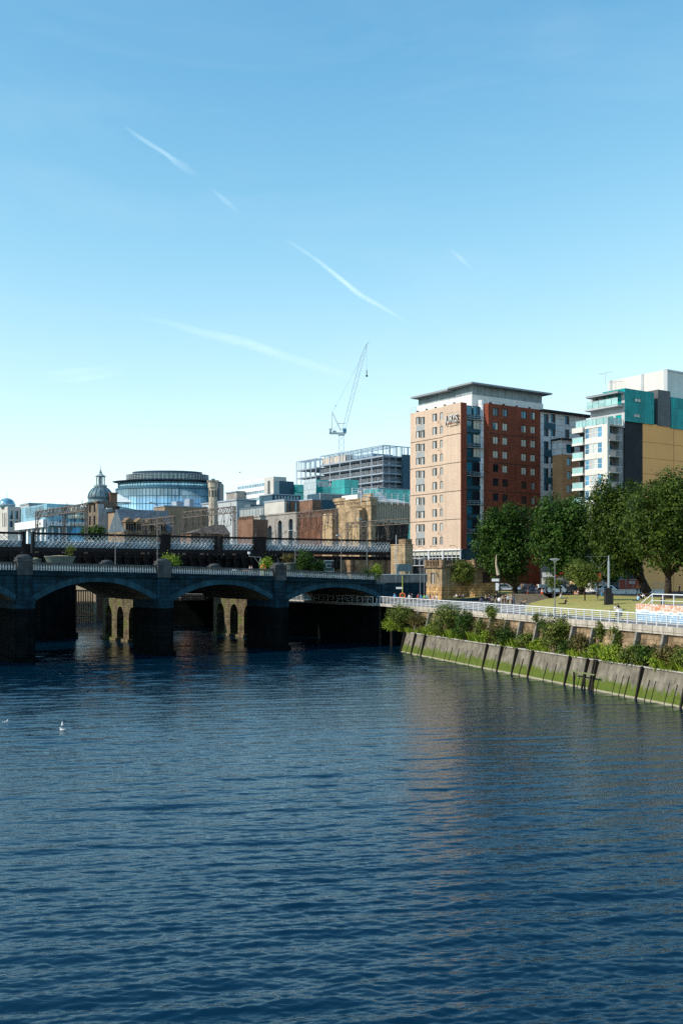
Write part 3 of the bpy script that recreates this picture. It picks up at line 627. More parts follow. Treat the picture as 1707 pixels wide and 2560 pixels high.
# white end wing
xw = HB.R(1464, .25); zw = HB.z(1029, xr, .25); holes = []
wcol = [(1364.6, 1.5, 0), (1382, 1.5, 0), (1417, 1.45, 1)]; wrow = [582,722,865,1008,1148,1290]
for x, ww, q in wcol:
    a = HB.R(x, .25)
    for r in range(7 if not q else 2): holes.append((a, HB.z(900+(wrow[r]+70+q*20 if r < 6 else 1430+70)*.2404, a, .25), ww, 1.9))
b = MB(); b.wall('R', xr+.01, xw, 0, zw, holes, o=.25, d=.2); HB.part(b, 'white_wall', wpan)
for (x, ww, q) in wcol:
    a = HB.R(x, .25)
    for r in range(7 if not q else 2): HB.win('R', a, HB.z(900+(wrow[r]+70+q*20 if r < 6 else 1430+70)*.2404, a, .25), wmesh(ww, 1.9, 2, 1, .06, [fr_dark, gl_teal, gl_dark], 'wh', .55), o=.25, d=.1)
a = HB.R(1373.3, .25)
for r0 in (0,2,4): b = MB(); b.box(a-1.8,a+1.8,.2,.32,HB.z(900+(wrow[r0+1])*.2404,a,.25),HB.z(900+(wrow[r0]+72)*.2404,a,.25)); HB.part(b, 'blue_spandrel', bluepan)
b = MB(); b.box(xr+.05,xw+1.2,-.9,14,zw,zw+.45); HB.part(b, 'wing_roof', dark_metal)
# tan corner block set forward
xa, xb_ = HB.R(1404, -2.6), HB.R(1446, -2.6); ztb = HB.z(900+982*.2404, xa, -2.6); zt2 = HB.z(900+830*.2404, xa, -2.6); holes = []
for y in (1020,1163,1305): holes.append((HB.R(1422.5,-2.6), HB.z(900+(y+72)*.2404, xa, -2.6), 1.6, 1.75))
b = MB(); b.wall('R', xa, xb_, 0, ztb, holes, o=-2.6, d=.2); b.wall('L', -2.6, .25, 0, ztb, o=xa); HB.part(b, 'tan_wall', M('tan_render', (.50,.27,.14), .8, var=.12))
for h in holes: HB.win('R', h[0], h[1], wmesh(1.6, 1.75, 2, 1, .07, [fr_dark, gl_teal, gl_dark], 'tan', .6), o=-2.6, d=.12)
hw = [(HB.R(1424,-2.6), HB.z(900+962*.2404, xa, -2.6), 2.6, 1.9)]
b = MB(); b.wall('R', xa-.15, xb_, ztb, zt2, hw, o=-2.75, d=.2); b.wall('L', -2.75, .25, ztb, zt2, o=xa-.15); HB.part(b, 'white_cap', wpan)
HB.win('R', *hw[0][:2], wmesh(2.6, 1.9, 2, 1, .07, [fr_dark, gl_teal, gl_dark], 'cap', .6), o=-2.75, d=.12)
b = MB(); b.box(xa-.5,xb_+1,-3.2,.2,zt2,zt2+.35); HB.part(b, 'cap_roof', dark_metal)
# penthouse, roof and roof rails
px0 = HB.R(1179, 3.2); zp0 = HB.z(930+250*.2232, px0, 3.2); zp1 = HB.z(930+150*.2232, px0, 3.2); yl = HB.L(1042, px0); xq = HB.R(1357, 3.2)
b = MB(); b.box(px0,xq,3.2,yl,zt-2,zp0); HB.part(b, 'penthouse_wall', white_m)
b = MB(); b.box(px0+.25,xq-.2,3.4,yl-.2,zp0+.001,zp1); HB.part(b, 'clerestory', M('grey_clerestory_panel', (.24,.30,.33), .4, var=.2, sc_=.8, brick=(2.0,4,.6,.1)))
b = MB(); b.box(px0-1.6,xq+1.0,1.4,HB.L(1118,px0-1.6),zp1,zp1+.34); b.box(px0-1.6,xq+.9,HB.L(1118,px0-1.6)+.01,yl+.3,zp1-.3,zp1+.1); HB.part(b, 'roof', M('pale_roof_edge', (.24,.27,.29), .5, var=.06))
for (p, q) in (((.1,La,zt),(.1,asp,zt)), ((.1,asp,zt+.1),(.1,.4,zt+.1)), ((x3+.1,.15,zr),(xr,.15,zr))):
    b = MB(); p = Vector(p); q = Vector(q); n = max(2, int((q-p).length/1.6))
    for zz in (.55,1.1): b.bar(p+Vector((0,0,zz)), q+Vector((0,0,zz)), .05)
    for i in range(n+1): t = p.lerp(q, i/n); b.bar(t, t+Vector((0,0,1.1)), .05)
    HB.part(b, 'roof_rail', grey_metal)
for i, t in enumerate(np.linspace(.08, .95, 9)):
    if i < 5: p = (.35, La-(La-.5)*t*1.7, zt+(.1 if La-(La-.5)*t*1.7 < asp else 0))
    else: p = (x3+1+(xr-x3)*(i-5)*.25, .5, zr)
    b = MB(); b.box(p[0]-.15,p[0]+.15,p[1]-.25,p[1]+.25,p[2]+.1,p[2]+.35); b.bar((p[0],p[1],p[2]),(p[0],p[1],p[2]+.2),.06); HB.part(b, 'floodlight', black_m)
b = MB(); b.box(1.4,xq,3.2,La-.3,0,zt-2.5); b.box(xr,xw,.6,14,0,zw-.05); HB.part(b, 'core', M('dark_base_panel'))
# the hotel's name in raised letters
def lettering(text, size, parent, loc, rot, mat, ext=.06, name='lettering', sp=1.0, side=None):
    c = bpy.data.curves.new(name, 'FONT'); c.body = text; c.size = size; c.extrude = ext; c.align_x = 'LEFT'; c.space_character = sp; c.materials.append(mat)
    t = bpy.data.objects.new(name, c); COL.objects.link(t); dg = bpy.context.evaluated_depsgraph_get(); me = bpy.data.meshes.new_from_object(t.evaluated_get(dg)); bpy.data.objects.remove(t)
    if side:
        me.materials.append(side); me.polygons.foreach_set('material_index', [0 if abs(p.normal.z) > .9 else 1 for p in me.polygons])
    o = ob(name, me, parent, loc); o.rotation_euler = rot; return o
a0 = HB.L(1116.5); zs = HB.z(930+545*.2232, 0, a0)-.6
letter_shade = M('letter_shadow_side', (.10,.02,.035), .6, var=0)  # the letters' cast shadow is put into their dark sides
n1 = lettering('JURYS', 2.15, HB.root, (-.6, a0-.2, zs), (R(90), 0, R(-90)), white_m, .16, sp=.95, side=letter_shade); n1.scale = (.74, 1, 1)
n2 = lettering('Inn', 1.15, HB.root, (-.75, HB.L(1139), HB.z(930+585*.2232, 0, 3)), (R(90), 0, R(-90)), white_m, .14, side=letter_shade)
b = MB(); b.bar((-.8,HB.L(1124),HB.z(1062.5,0,4)),(-.8,HB.L(1145),HB.z(1059,0,2)),.22,.1); HB.part(b, 'sign_underline', M('rusty_lamp_arm'))
b = MB()
for a in np.linspace(HB.L(1147), a0-.3, 5):
    b.bar((-.1,a,zs+.6),(-.72,a,zs+.6),.06); b.bar((-.1,a,zs+2),(-.72,a,zs+2),.06)
HB.part(b, 'sign_stay', grey_metal)
# ---------------------------------------------------------------- the apartment block on the right
AB = Bld('apartment_block', 'white balconied apartment block with teal and ochre upper walls', 'apartment block', 1517, 185, 8.2)
ap_w = M('cream_render', (.66,.64,.60), .75, var=.08, sc_=.2, streak=.12)
teal = M('teal_standing_seam', (.0,.26,.26), .4, var=.2, sc_=.4, brick=(.75,6,.55,.15)); greyp = M('grey_standing_seam', (.10,.105,.115), .45, var=.15, brick=(.7,9,.6,.08))
dkg = M('charcoal_render', (.028,.031,.035), .8, var=.2); ochre = M('ochre_render', (.88,.43,.16), .85, var=.06, sc_=.2)
cy = lambda y: 900+y*.2404
ztop = AB.z(cy(660)); Lb = AB.L(cx5 := 1330+428*.2404); Lw = AB.L(1330+540*.2404)
flo = [cy(y) for y in (660, 822, 985, 1150, 1310, 1470, 1630)]
b = MB(); holes = []
wa, wb_ = AB.L(1330+725*.2404), AB.L(1330+540*.2404)
for k in range(6):
    zb_ = AB.z(flo[k]+150*.2404*1.0, 0, 3); holes.append(((wa+wb_)/2, zb_, wb_-wa, 1.95))
b.wall('L', 0, Lw, 0, ztop, holes, d=.2); b.add([(0,0,ztop),(3,0,ztop),(3,Lb,ztop),(0,Lb,ztop)], [(0,1,2,3)])
b.box(.0,.6,-.02,-.001,0,ztop-.02)
AB.part(b, 'front_wall', ap_w)
for k in range(6):
    AB.win('L', wb_-(wb_-wa)*.24-.0, holes[k][1], wmesh((wb_-wa)*.44, 1.95, 2, 2, .08, [fr_white, gl_blue, gl_pale], 'ap1'), d=.1)
    AB.win('L', wa+(wb_-wa)*.27, holes[k][1], wmesh((wb_-wa)*.5, 1.95, 2, 2, .08, [fr_white, gl_pale, gl_blue], 'ap2'), d=.1)
    z_ = ztop-.02-2.87*k if k else ztop-.01
    b = MB(); b.box(-.5,2.2,Lw+.02,Lb,z_-1.0-2.87*.0-.0,z_-.02) if k == 0 else b.box(-.5,2.2,Lw+.02,Lb,z_-.55,z_-.1)
    AB.part(b, 'balcony_slab', ap_w)
    if k: 
        b = MB(); b.box(-.42,-.36,Lw+.02,Lb-.1,z_-.08,z_+.95); b.box(-.42,2.1,Lb-.12,Lb-.06,z_-.08,z_+.95); AB.part(b, 'glass_balustrade', glass('green_balustrade_glass', (.30,.50,.50), .15, var=.15))
        b = MB(); b.box(-.45,-.33,Lw+.02,Lb-.04,z_+.95,z_+1.02); AB.part(b, 'balustrade_rail', grey_metal)
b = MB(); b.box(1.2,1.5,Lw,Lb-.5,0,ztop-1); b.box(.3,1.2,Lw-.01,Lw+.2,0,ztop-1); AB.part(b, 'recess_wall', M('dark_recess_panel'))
# shaded recess with railed balconies, then the charcoal and ochre sides
xr1 = AB.R(1560); xr2 = AB.R(1605); zc = AB.z(cy(640), xr1)
b = MB(); b.box(.65,xr1-1.2,1.6,2.0,0,ztop); b.box(xr1-1.25,xr1-.01,.25,2.0,0,ztop-.4); AB.part(b, 'loggia_wall', M('grey_render', (.23,.23,.235), .8))
for k, y in enumerate((848, 1013, 1180, 1345)):
    z_ = AB.z(cy(y), 2); b = MB(); b.box(.25,xr1-1.3,-.5,1.6,z_,z_+.22); AB.part(b, 'balcony_slab', concrete)
    b = MB()
    for xx in np.arange(.28, xr1-1.3, .13): b.bar((xx,-.48,z_+.22),(xx,-.48,z_+1.3),.025)
    b.bar((.25,-.48,z_+1.3),(xr1-1.3,-.48,z_+1.3),.06); b.bar((xr1-1.32,-.48,z_+1.3),(xr1-1.32,1.5,z_+1.3),.06); b.bar((xr1-1.32,-.48,z_+.22),(xr1-1.32,-.48,z_+1.3),.05); AB.part(b, 'balcony_railing', grey_metal)
    AB.win('R', xr1*.45, z_+.23, wmesh(1.8, 2.3, 2, 1, .08, [fr_grey, gl_dark, gl_teal], 'log'), o=1.6, d=-.08, name='balcony_door')
b = MB(); b.box(xr1,xr2,0,6,0,zc); AB.part(b, 'charcoal_wall', dkg)
zo = AB.z(cy(655), xr2); b = MB(); b.box(xr2+.001,xr2+26,-.05,6,0,zo); AB.part(b, 'ochre_wall', ochre)
b = MB()
for y in (848,1015,1180): z_ = AB.z(cy(y), xr2); b.box(xr2+.01,xr2+26,-.075,-.052,z_-.03,z_+.03)
for x in (1682,1760): a = AB.R(x); b.box(a-.03,a+.03,-.078,-.052,0,zo)
AB.part(b, 'render_joint', M('ochre_joint', (.22,.13,.05), .9, var=0))
# teal corner, grey slot, teal side
xt0 = AB.R(1557.5); xt1 = AB.R(1630); xt2 = AB.R(1637,.4); xt3 = AB.R(1668, .4); zt0, zt1 = zc, AB.z(cy(295), xt0)
b = MB(); b.box(xt0,xt1,-.35,5,zt0+.05,zt1); AB.part(b, 'teal_corner', teal)
for y, x in ((402,1330+1077*.2404),(565,1330+1068*.2404)): AB.win('R', AB.R(x), AB.z(cy(y+18), xt0), wmesh(1.75, .62, 2, 1, .06, [fr_grey, gl_pale, gl_blind], 'slit'), o=-.35, d=-.06)
b = MB(); b.box(xt2,xt3,-.2,5,zt0,AB.z(cy(308), xt2)); AB.part(b, 'grey_slot', greyp)
b = MB(); b.box(xt3+.2,xt3+24,-.25,5,zt0-.2,AB.z(cy(385), xt3)); AB.part(b, 'teal_side', teal)
b = MB(); b.box(xt1,xt3+24,5,12,zt0,AB.z(cy(360), xt3)); AB.part(b, 'roof_upstand', greyp)
# set-back glazed storeys under the oversailing roof
zz = [ztop, AB.z(cy(500),3,2), AB.z(cy(345),3,2)]
xs0 = xt0-.06; Ls = AB.L(1330+605*.2404, xs0); lm_ = Ls*.5
zrf = AB.z(cy(385), xs0, lm_); zu2 = AB.z(cy(475), xs0, lm_); zu1 = ztop-.1; hs1 = []
for zb_ in (zu1+.2, zu2-.1):
    for i in range(4): hs1.append((.2+(Ls-.4)*(i+.5)/4, zb_, (Ls-.4)/4*.74, 2.0))
b = MB(); b.wall('L', -.3, Ls, ztop-.5, zrf, hs1, o=xs0, d=.2); b.box(xs0+.4,xt0+8,.6,Ls,ztop-.5,zrf-.05); b.add([(xs0,Ls,ztop-.5),(xs0+3,Ls,ztop-.5),(xs0+3,Ls,zrf),(xs0,Ls,zrf)], [(0,1,2,3)])
AB.part(b, 'setback_wall', M('pale_grey_panel', (.44,.45,.48), .6, var=.1))
for i, h in enumerate(hs1): AB.win('L', h[0], h[1], wmesh(h[2], 2.0, 2, 1, .08, [fr_white, gl_pale, gl_dark], 'sb'), o=xs0, d=.1)
b = MB()
for i in range(9): aa = .2+(Lb-.6)*i/9; b.box(.05,.1,aa,aa+(Lb-.6)/9-.1,ztop+.08,ztop+1.25)
AB.part(b, 'terrace_glass', MC['green_balustrade_glass']); b = MB()
for i in range(5): aa = .1+(Ls-.3)*i/5; b.box(xs0-1.5,xs0-1.45,aa,aa+(Ls-.3)/5-.1,zu2-.35,zu2+.85)
AB.part(b, 'terrace_glass', MC['green_balustrade_glass']); b = MB()
for i in range(4): aa = .2+(xs0-.4)*i/4; b.box(aa,aa+(xs0-.4)/4-.1,.06,.11,ztop+.08,ztop+1.25)
AB.part(b, 'terrace_glass', MC['green_balustrade_glass'])
b = MB(); b.box(.02,.13,.2,Lb-.4,ztop+1.25,ztop+1.32); b.box(xs0-1.53,xs0-1.42,.1,Ls-.2,zu2+.85,zu2+.92); b.box(xs0-1.6,xs0-.01,.0,Ls+.2,zu2-.75,zu2-.42); AB.part(b, 'terrace_rail', grey_metal)
b = MB(); b.box(0.01,xs0-.01,.0,Lb-.2,ztop-.35,ztop-.02); AB.part(b, 'terrace_floor', concrete)
zro = AB.z(cy(330), xs0, 0); Lr = AB.L(1330+555*.2404, xs0-1.8)
b = MB(); b.box(xs0-1.8,xt0+.0,-.2,Lr,zrf,zrf+.4); AB.part(b, 'oversailing_roof', M('pale_roof_edge'))
# rooftop plant screen
zpb, zpt = zt1-2.5, AB.z(cy(100), AB.R(1664,4), 4); xp0 = AB.R(1664, 4); yp = tV(1330+785*.2404, off(AB.O, xp0, 4))
b = MB(); b.box(xp0,xp0+20,4,4+yp,zpb,zpt)
AB.part(b, 'plant_screen', M('white_corrugated_screen', (.62,.60,.58), .6, var=.06, brick=(.5,30,.8,.04)))
b = MB()
for a in (4, 4+yp*.38, 4+yp*.93): b.box(xp0-.12,xp0-.01,a-.05 if a > 4 else 3.6,a+.55,zpb,zpt+.05)
b.box(xp0-.13,xp0+20,3.85,3.99,zpt-.25,zpt+.1); AB.part(b, 'screen_post', grey_metal)
b = MB(); pa = (xp0-2.5, 4+yp*.9, zpt-1); b.bar(pa,(pa[0],pa[1],zpt+1.6),.06); b.bar((pa[0]-.2,pa[1]-2,zpt+1.2),(pa[0]+.2,pa[1]+2,zpt+1.3),.04)
for t in (-1.4,-.7,.7,1.4): b.bar((pa[0]-.5,pa[1]+t,zpt+1.25),(pa[0]+.5,pa[1]+t,zpt+1.25),.03)
AB.part(b, 'roof_aerial', grey_metal)
b = MB(); b.box(2.0,xr1+20,3.2,Lb-1,0,ztop-.8); AB.part(b, 'core', M('dark_base_panel'))
# ---------------------------------------------------------------- the city beyond the railway
greyst = M('grey_city_stone', (.33,.31,.29), .85, var=.25, sc_=.2, streak=.3, brick=(1.4,.6,.75,.12)); paleblk = M('pale_stone_panel', (.52,.50,.47), .8, var=.12, sc_=.2, streak=.15)
slate = M('blue_slate', (.09,.12,.15), .6, var=.2, sc_=.5, brick=(.5,.25,.7,.2)); copper = M('blue_grey_lead_dome', (.13,.20,.24), .45, var=.3, sc_=.5, streak=.3)
brickb = M('brown_brick', (.21,.12,.085), .9, var=.25, sc_=.3, brick=(.45,.15,.7,.2), streak=.2); tanb = M('tan_brick', (.29,.22,.16), .9, var=.15, sc_=.2, brick=(.5,.2,.8,.12))
whp = M('white_shop_panel', (.74,.75,.76), .6, var=.05); tealg = glass('teal_curtain_glass', (.02,.30,.30), .15, metal=.35, var=.25, cell=(2.2, 3.5)); steelw = M('primed_steel', (.34,.42,.52), .6, var=.12, sc_=1.); slabm = M('raw_concrete_slab', (.29,.34,.40), .85, var=.15)
def rows_of(B, side, x0, x1, n, y0, y1, mb, wfrac=.6, o=0, rows=1, d=.25, hfrac=1., me=None, name='window', build=True):
    """n windows between photo columns x0 and x1, standing between photo rows y0 and y1 (or a list of such rows)"""
    f = B.R if side == 'R' else B.L; a0, a1 = sorted((f(x0, o), f(x1, o))); step = (a1-a0)/n; hs = []
    for (ya, yb) in (rows if isinstance(rows, list) else [(y0, y1)]):
        m = (a0+a1)/2; zb_ = B.z(yb, *((m, o) if side == 'R' else (o, m))); zt_ = B.z(ya, *((m, o) if side == 'R' else (o, m)))
        for i in range(n): hs.append((a0+step*(i+.5), zb_, step*wfrac, zt_-zb_))
    return hs
def fit(B, side, hs, key, mats, o=0, d=.12, cols=2, rows=1, name='window'):
    for h in hs: B.win(side, h[0], h[1], wmesh(h[2], h[3], cols, rows, .08, mats, key), o=o, d=d, name=name)
# leftmost: stone block with a glass dome
b1 = Bld('corner_shop_building', 'stone corner block under a pale blue glass dome, at the left edge', 'building', 20, 420)
a_, l_ = b1.R(51), b1.L(-25); zt_ = b1.z(1266)
hs = rows_of(b1, 'R', 22, 49, 2, 0, 0, None, .62, rows=[(1277,1298),(1303,1318)]); hl = rows_of(b1, 'L', 6, 18, 3, 1282, 1318, None, .45)
b = MB(); b.wall('R', 0, a_, 0, zt_, hs, d=.3); b.wall('L', 0, l_, 0, zt_, hl, d=.3); b.box(.5,a_,.5,l_,0,zt_-.05); b1.part(b, 'wall', paleblk)
fit(b1, 'R', hs, 'b1', [fr_grey, gl_blue, gl_dark]); fit(b1, 'L', hl, 'b1l', [fr_grey, gl_dark, gl_dark], cols=1)
c_ = ((b1.R(23,4)), 4); r_ = (b1.R(46,4)-b1.R(2,4))/2*.9
b = MB(); b.lathe([(r_*1.02,zt_),(r_*1.02,zt_+1.4)]+[(r_*math.cos(t),zt_+1.4+r_*.78*math.sin(t)) for t in np.linspace(0,1.5,9)], 20, c_[0], c_[1]+3); b1.part(b, 'dome', glass('dome_glass', (.16,.36,.48), .2, metal=.3, cell=(1.5,1.5)), smooth=True)
b = MB(); b.bar((c_[0],c_[1]+3,zt_+r_*.78),(c_[0],c_[1]+3,zt_+r_*.78+4),.15); b.lathe([(r_*1.1,zt_+.9),(r_*1.1,zt_+1.35)], 20, c_[0], c_[1]+3); b1.part(b, 'finial', grey_metal)
# grey box building behind it
b2 = Bld('grey_clad_building', 'plain grey clad block with slit windows beside the glass dome', 'building', 73, 415)
zt_ = b2.z(1261); l_ = b2.L(51); a_ = b2.R(140); hl = rows_of(b2, 'L', 52, 70, 3, 1284, 1308, None, .4)
b = MB(); b.wall('L', 0, l_, 0, zt_, hl, d=.3); b.wall('R', 0, a_, 0, zt_); b.box(.5,a_,.5,l_,0,zt_-.01); b2.part(b, 'wall', M('blue_grey_cladding', (.40,.43,.45), .6, var=.08)); fit(b2, 'L', hl, 'b2', [fr_grey, gl_dark, gl_dark], cols=1)
b = MB(); b.box(-.3,a_,-.3,l_,zt_,zt_+.7); b2.part(b, 'roof_edge', slabm)
# white modern shopping building with a rounded glazed corner
b3 = Bld('white_shopping_centre', 'white shopping centre with banded glazing and a rounded corner', 'building', 116, 370)
l_ = b3.L(49); z1, z2, z3, z4 = b3.z(1303), b3.z(1290), b3.z(1272), b3.z(1318); a_ = b3.R(206)
b = MB(); b.box(.5,a_-.5,.5,l_-.5,0,z3+2)
b3.part(b, 'glazing', glass('shop_glass', (.10,.28,.40), .1, metal=.35, var=.4, cell=(2.5,3)))
b = MB()
for k in range(7): y_ = l_*k/6; b.box(-.25,.6,max(-.2,y_-.9),min(l_,y_+.9),0,z4)
for k in range(1, 6): x_ = a_*k/5.5; b.box(x_-.3,x_+.3,-.05,.6,0,z4)
b3.part(b, 'pilaster', whp)
b = MB(); b.box(-1.5,.6,-1.2,l_+1,z4,z1+.6); b.box(.6,a_-5,-1.2,.6,z4+.6,z1); b3.part(b, 'lower_band', whp)
b = MB(); b.box(.5,.9,l_*.12,l_*.8,z2+.3,z3+1.4); b.box(.9,a_-2,.1,.5,z2+1.5,z3+.6); b3.part(b, 'upper_band', whp)
b = MB(); cx_, cy__ = a_-1, 3.5
for z_ in (z1-1.6, z1+1.2, z2+1.2, z3-.4): b.lathe([(5.2,z_),(5.4,z_+.4),(5.4,z_+1.2),(5.2,z_+1.5)], 20, cx_, cy__)
b3.part(b, 'corner_bands', M('cream_shop_panel', (.62,.57,.48), .7, var=.08))
b = MB(); b.lathe([(4.7,0),(4.7,z3)], 20, cx_, cy__); b3.part(b, 'corner_glass', MC['shop_glass'], smooth=True)
# domed sandstone bank
b4 = Bld('domed_building', 'old sandstone building with a grey dome, lantern and spire', 'domed building', 246, 330)
l_ = b4.L(216); a_ = b4.R(288); zt_ = b4.z(1252); zc_ = b4.z(1271)
hl = rows_of(b4, 'L', 220, 243, 2, 0, 0, None, .38, rows=[(1261,1281),(1290,1312)])
b = MB(); b.wall('L', 0, l_, 0, zt_, hl, d=.4, mr=0); b.box(-.5,.2,-.3,l_+.4,zc_-14,zc_-13.4); b.box(-.5,.2,-.3,l_+.4,zt_-.5,zt_); b.box(.5,a_*.98,.5,l_,0,zt_-.02); b.box(.0,.49,l_-.5,l_,0,zt_-.03); b4.part(b, 'wall', M('soot_brown_stone', (.19,.15,.115), .9, var=.35, sc_=.3, streak=.5, brick=(1.1,.42,.65,.2))); fit(b4, 'L', hl, 'b4', [fr_dark, gl_dark, gl_dark], d=.2)
b = MB(); b.box(.01,a_,-.1,.45,0,zc_); b.box(.01,a_*.35,-.08,.45,zc_,zt_-1); b4.part(b, 'side_wall', M('grey_rendered_gable', (.40,.42,.44), .85, var=.2, sc_=.3, streak=.35, brick=(40,.9,.85,.05)))
dcx = b4.R(252, l_/2); r_ = (b4.R(281,l_/2)-b4.R(222,l_/2))/2; Zd = zt_
b = MB(); b.lathe([(r_*1.05,Zd-.4),(r_*1.05,Zd),(r_*.98,Zd+.3),(r_*.98,Zd+1.2)]+[(r_*math.cos(t),Zd+1.2+r_*1.02*math.sin(t)) for t in np.linspace(0,1.38,10)], 24, dcx, l_/2); b4.part(b, 'dome', copper, smooth=True)
b = MB()
for k in range(16):
    t0 = 2*math.pi*k/16; pts = [Vector((dcx+r_*1.015*math.cos(t)*math.cos(t0), l_/2+r_*1.015*math.cos(t)*math.sin(t0), Zd+1.2+r_*1.035*math.sin(t))) for t in np.linspace(0,1.38,8)]
    for p, q in zip(pts[:-1], pts[1:]): b.bar(p, q, .16)
b4.part(b, 'dome_rib', copper)
zl = Zd+1.2+r_
b = MB(); b.lathe([(1.9,zl-.6),(2.2,zl),(2.2,zl+.4),(1.5,zl+.5)], 12, dcx, l_/2); b.lathe([(1.5,zl+3.2),(1.8,zl+3.35),(1.75,zl+3.5),(1.1,zl+3.8),(.6,zl+4.3),(.4,zl+4.6),(.62,zl+4.8),(.35,zl+5.0),(.2,zl+5.6),(.08,zl+6.0),(.04,zl+7.4)], 12, dcx, l_/2)
for k in range(8): t = k*math.pi/4; b.cyl((dcx+1.35*math.cos(t),l_/2+1.35*math.sin(t),zl+.4),(dcx+1.35*math.cos(t),l_/2+1.35*math.sin(t),zl+3.3),.2,n=6)
b.cyl((dcx,l_/2,zl+.4),(dcx,l_/2,zl+3.2),.55,n=8); b4.part(b, 'lantern', M('verdigris_lantern', (.28,.34,.36), .6, var=.2))
b = MB(); x_ = b4.R(284,1); b.box(x_-1.2,x_+1.2,.6,3,zc_,b4.z(1233)); b.box(x_-1.4,x_+1.4,.4,3.2,b4.z(1233),b4.z(1233)+.5); b4.part(b, 'chimney', brickb)
# tan brick block to its right
b5 = Bld('tan_brick_block', 'plain tan brick block right of the domed building', 'building', 288, 326)
a_ = b5.R(324); zt_ = b5.z(1281); b = MB(); b.box(0,a_,.55,9,0,zt_); b5.part(b, 'wall', tanb); b = MB(); b.box(-.2,a_+.2,.4,9.2,zt_,zt_+.4); b.box(a_*.25,a_*.5,2,5,zt_+.4,zt_+2.2); b5.part(b, 'parapet', dark_metal)
# the round glass office drum
Yd = 540; cxp = 411; Rr = (549-282)/2/F*Yd*.99; dc = ((cxp-CX)/F*Yd, Yd+Rr*.35)
gd = thing('glass_office_drum', 'large round blue glass office building with flat disc roof', 'office building', (*dc, 8), 0)
zz = lambda y: zat(y, Yd-Rr*.2)-8
oval = [(Rr*1.0, .58)]
b = MB(); b.lathe([(Rr*.985,0),(Rr*.985,zz(1219)-.5)], 72, sy=.6); b.lathe([(Rr*.94,zz(1217)),(Rr*.94,zz(1203))], 72, sy=.6); b.build('curtain_wall', glass('drum_glass', (.55,.82,.95), .18, metal=.65, var=.22, cell=(2.6,7.5)), gd, smooth=True)
b = MB(); b.lathe([(Rr*.995,zz(1220)),(Rr*.995,zz(1217))], 72, sy=.6); b.lathe([(Rr*.99,zz(1239)),(Rr*.99,zz(1238))], 72, sy=.6); b.lathe([(Rr*.99,zz(1259)),(Rr*.99,zz(1258))], 72, sy=.6)
for k in range(90):
    t = 2*math.pi*k/90
    if math.sin(t) < .35: b.bar((Rr*.987*math.cos(t),Rr*.987*.6*math.sin(t),0),(Rr*.987*math.cos(t),Rr*.987*.6*math.sin(t),zz(1219)),.10 if k % 3 else .2); b.bar((Rr*.943*math.cos(t),Rr*.943*.6*math.sin(t),zz(1217)),(Rr*.943*math.cos(t),Rr*.943*.6*math.sin(t),zz(1203)),.16)
b.build('mullion', M('dark_blue_mullion', (.06,.16,.24), .4, var=0), gd)
b = MB(); b.lathe([(Rr*.7,zz(1203)-.2),(Rr*1.04,zz(1200)),(Rr*1.05,zz(1199)),(Rr*.8,zz(1196))], 72, sy=.62); b.build('disc_roof', M('navy_roof_edge', (.025,.05,.085), .4, var=0), gd, smooth=False)
b = MB(); b.lathe([(Rr*.66,zz(1197)),(Rr*.66,zz(1180))], 60, sy=.6); b.build('plant_ring', glass('louvre_glass', (.25,.42,.50), .3, metal=.5, cell=(1.2,1.2)), gd)
b = MB(); b.lathe([(Rr*.67,zz(1180)),(Rr*.67,zz(1174))], 60, sy=.6); b.build('plant_cap', MC['navy_roof_edge'], gd)
b = MB()
for k in range(64):
    t = 2*math.pi*k/64; rr_ = Rr*.79
    b.bar((rr_*math.cos(t),rr_*.6*math.sin(t),zz(1197)),(rr_*math.cos(t),rr_*.6*math.sin(t),zz(1182)),.18)
for y in (1182,1186,1190,1194): b.lathe([(Rr*.787,zz(y)),(Rr*.793,zz(y)+.2)], 64, sy=.6)
b.build('plant_screen', M('pale_screen', (.5,.55,.58), .5, var=0), gd)
b = MB(); xe = (531-cxp)/F*Yd; xe2 = (551-cxp)/F*Yd; b.box(xe,xe2,-Rr*.42,6,0,zz(1203)); b.build('stair_tower', M('navy_stair_tower', (.03,.06,.10), .5, var=.15), gd)
# glass pyramid and its sloping roof
gp_ = thing('glass_pyramid_roof', 'white tipped glass pyramid over a sloping glazed roof', 'glass roof', (*P(302,1275,430)[:2], 8), ANG)
zz2 = lambda y: zat(y, 430)-8
b = MB(); b.add([(-4.5,0,zz2(1256)),(4,-4,zz2(1256)),(6,6,zz2(1256)),(-3,8,zz2(1256)),(-1,.5,zz2(1234))], [(0,1,4),(1,2,4),(2,3,4),(3,0,4)]); b.build('pyramid', M('white_sail_roof', (.8,.82,.82), .4, var=.05), gp_)
b = MB(); b.add([(-4,0,zz2(1262)),(26,0,zz2(1290)),(26,14,zz2(1290)),(-4,14,zz2(1262)),(-4,0,0),(26,0,0)], [(0,1,2,3),(4,5,1,0)]); b.build('sloping_glazing', glass('slope_glass', (.14,.30,.38), .25, metal=.3), gp_)
b = MB(); b.box(20,52,8,20,0,zz2(1268)); b.box(-6,60,16,26,0,zz2(1278)); b.build('blue_block', M('blue_clad_block', (.08,.18,.26), .5, var=.15), gp_)
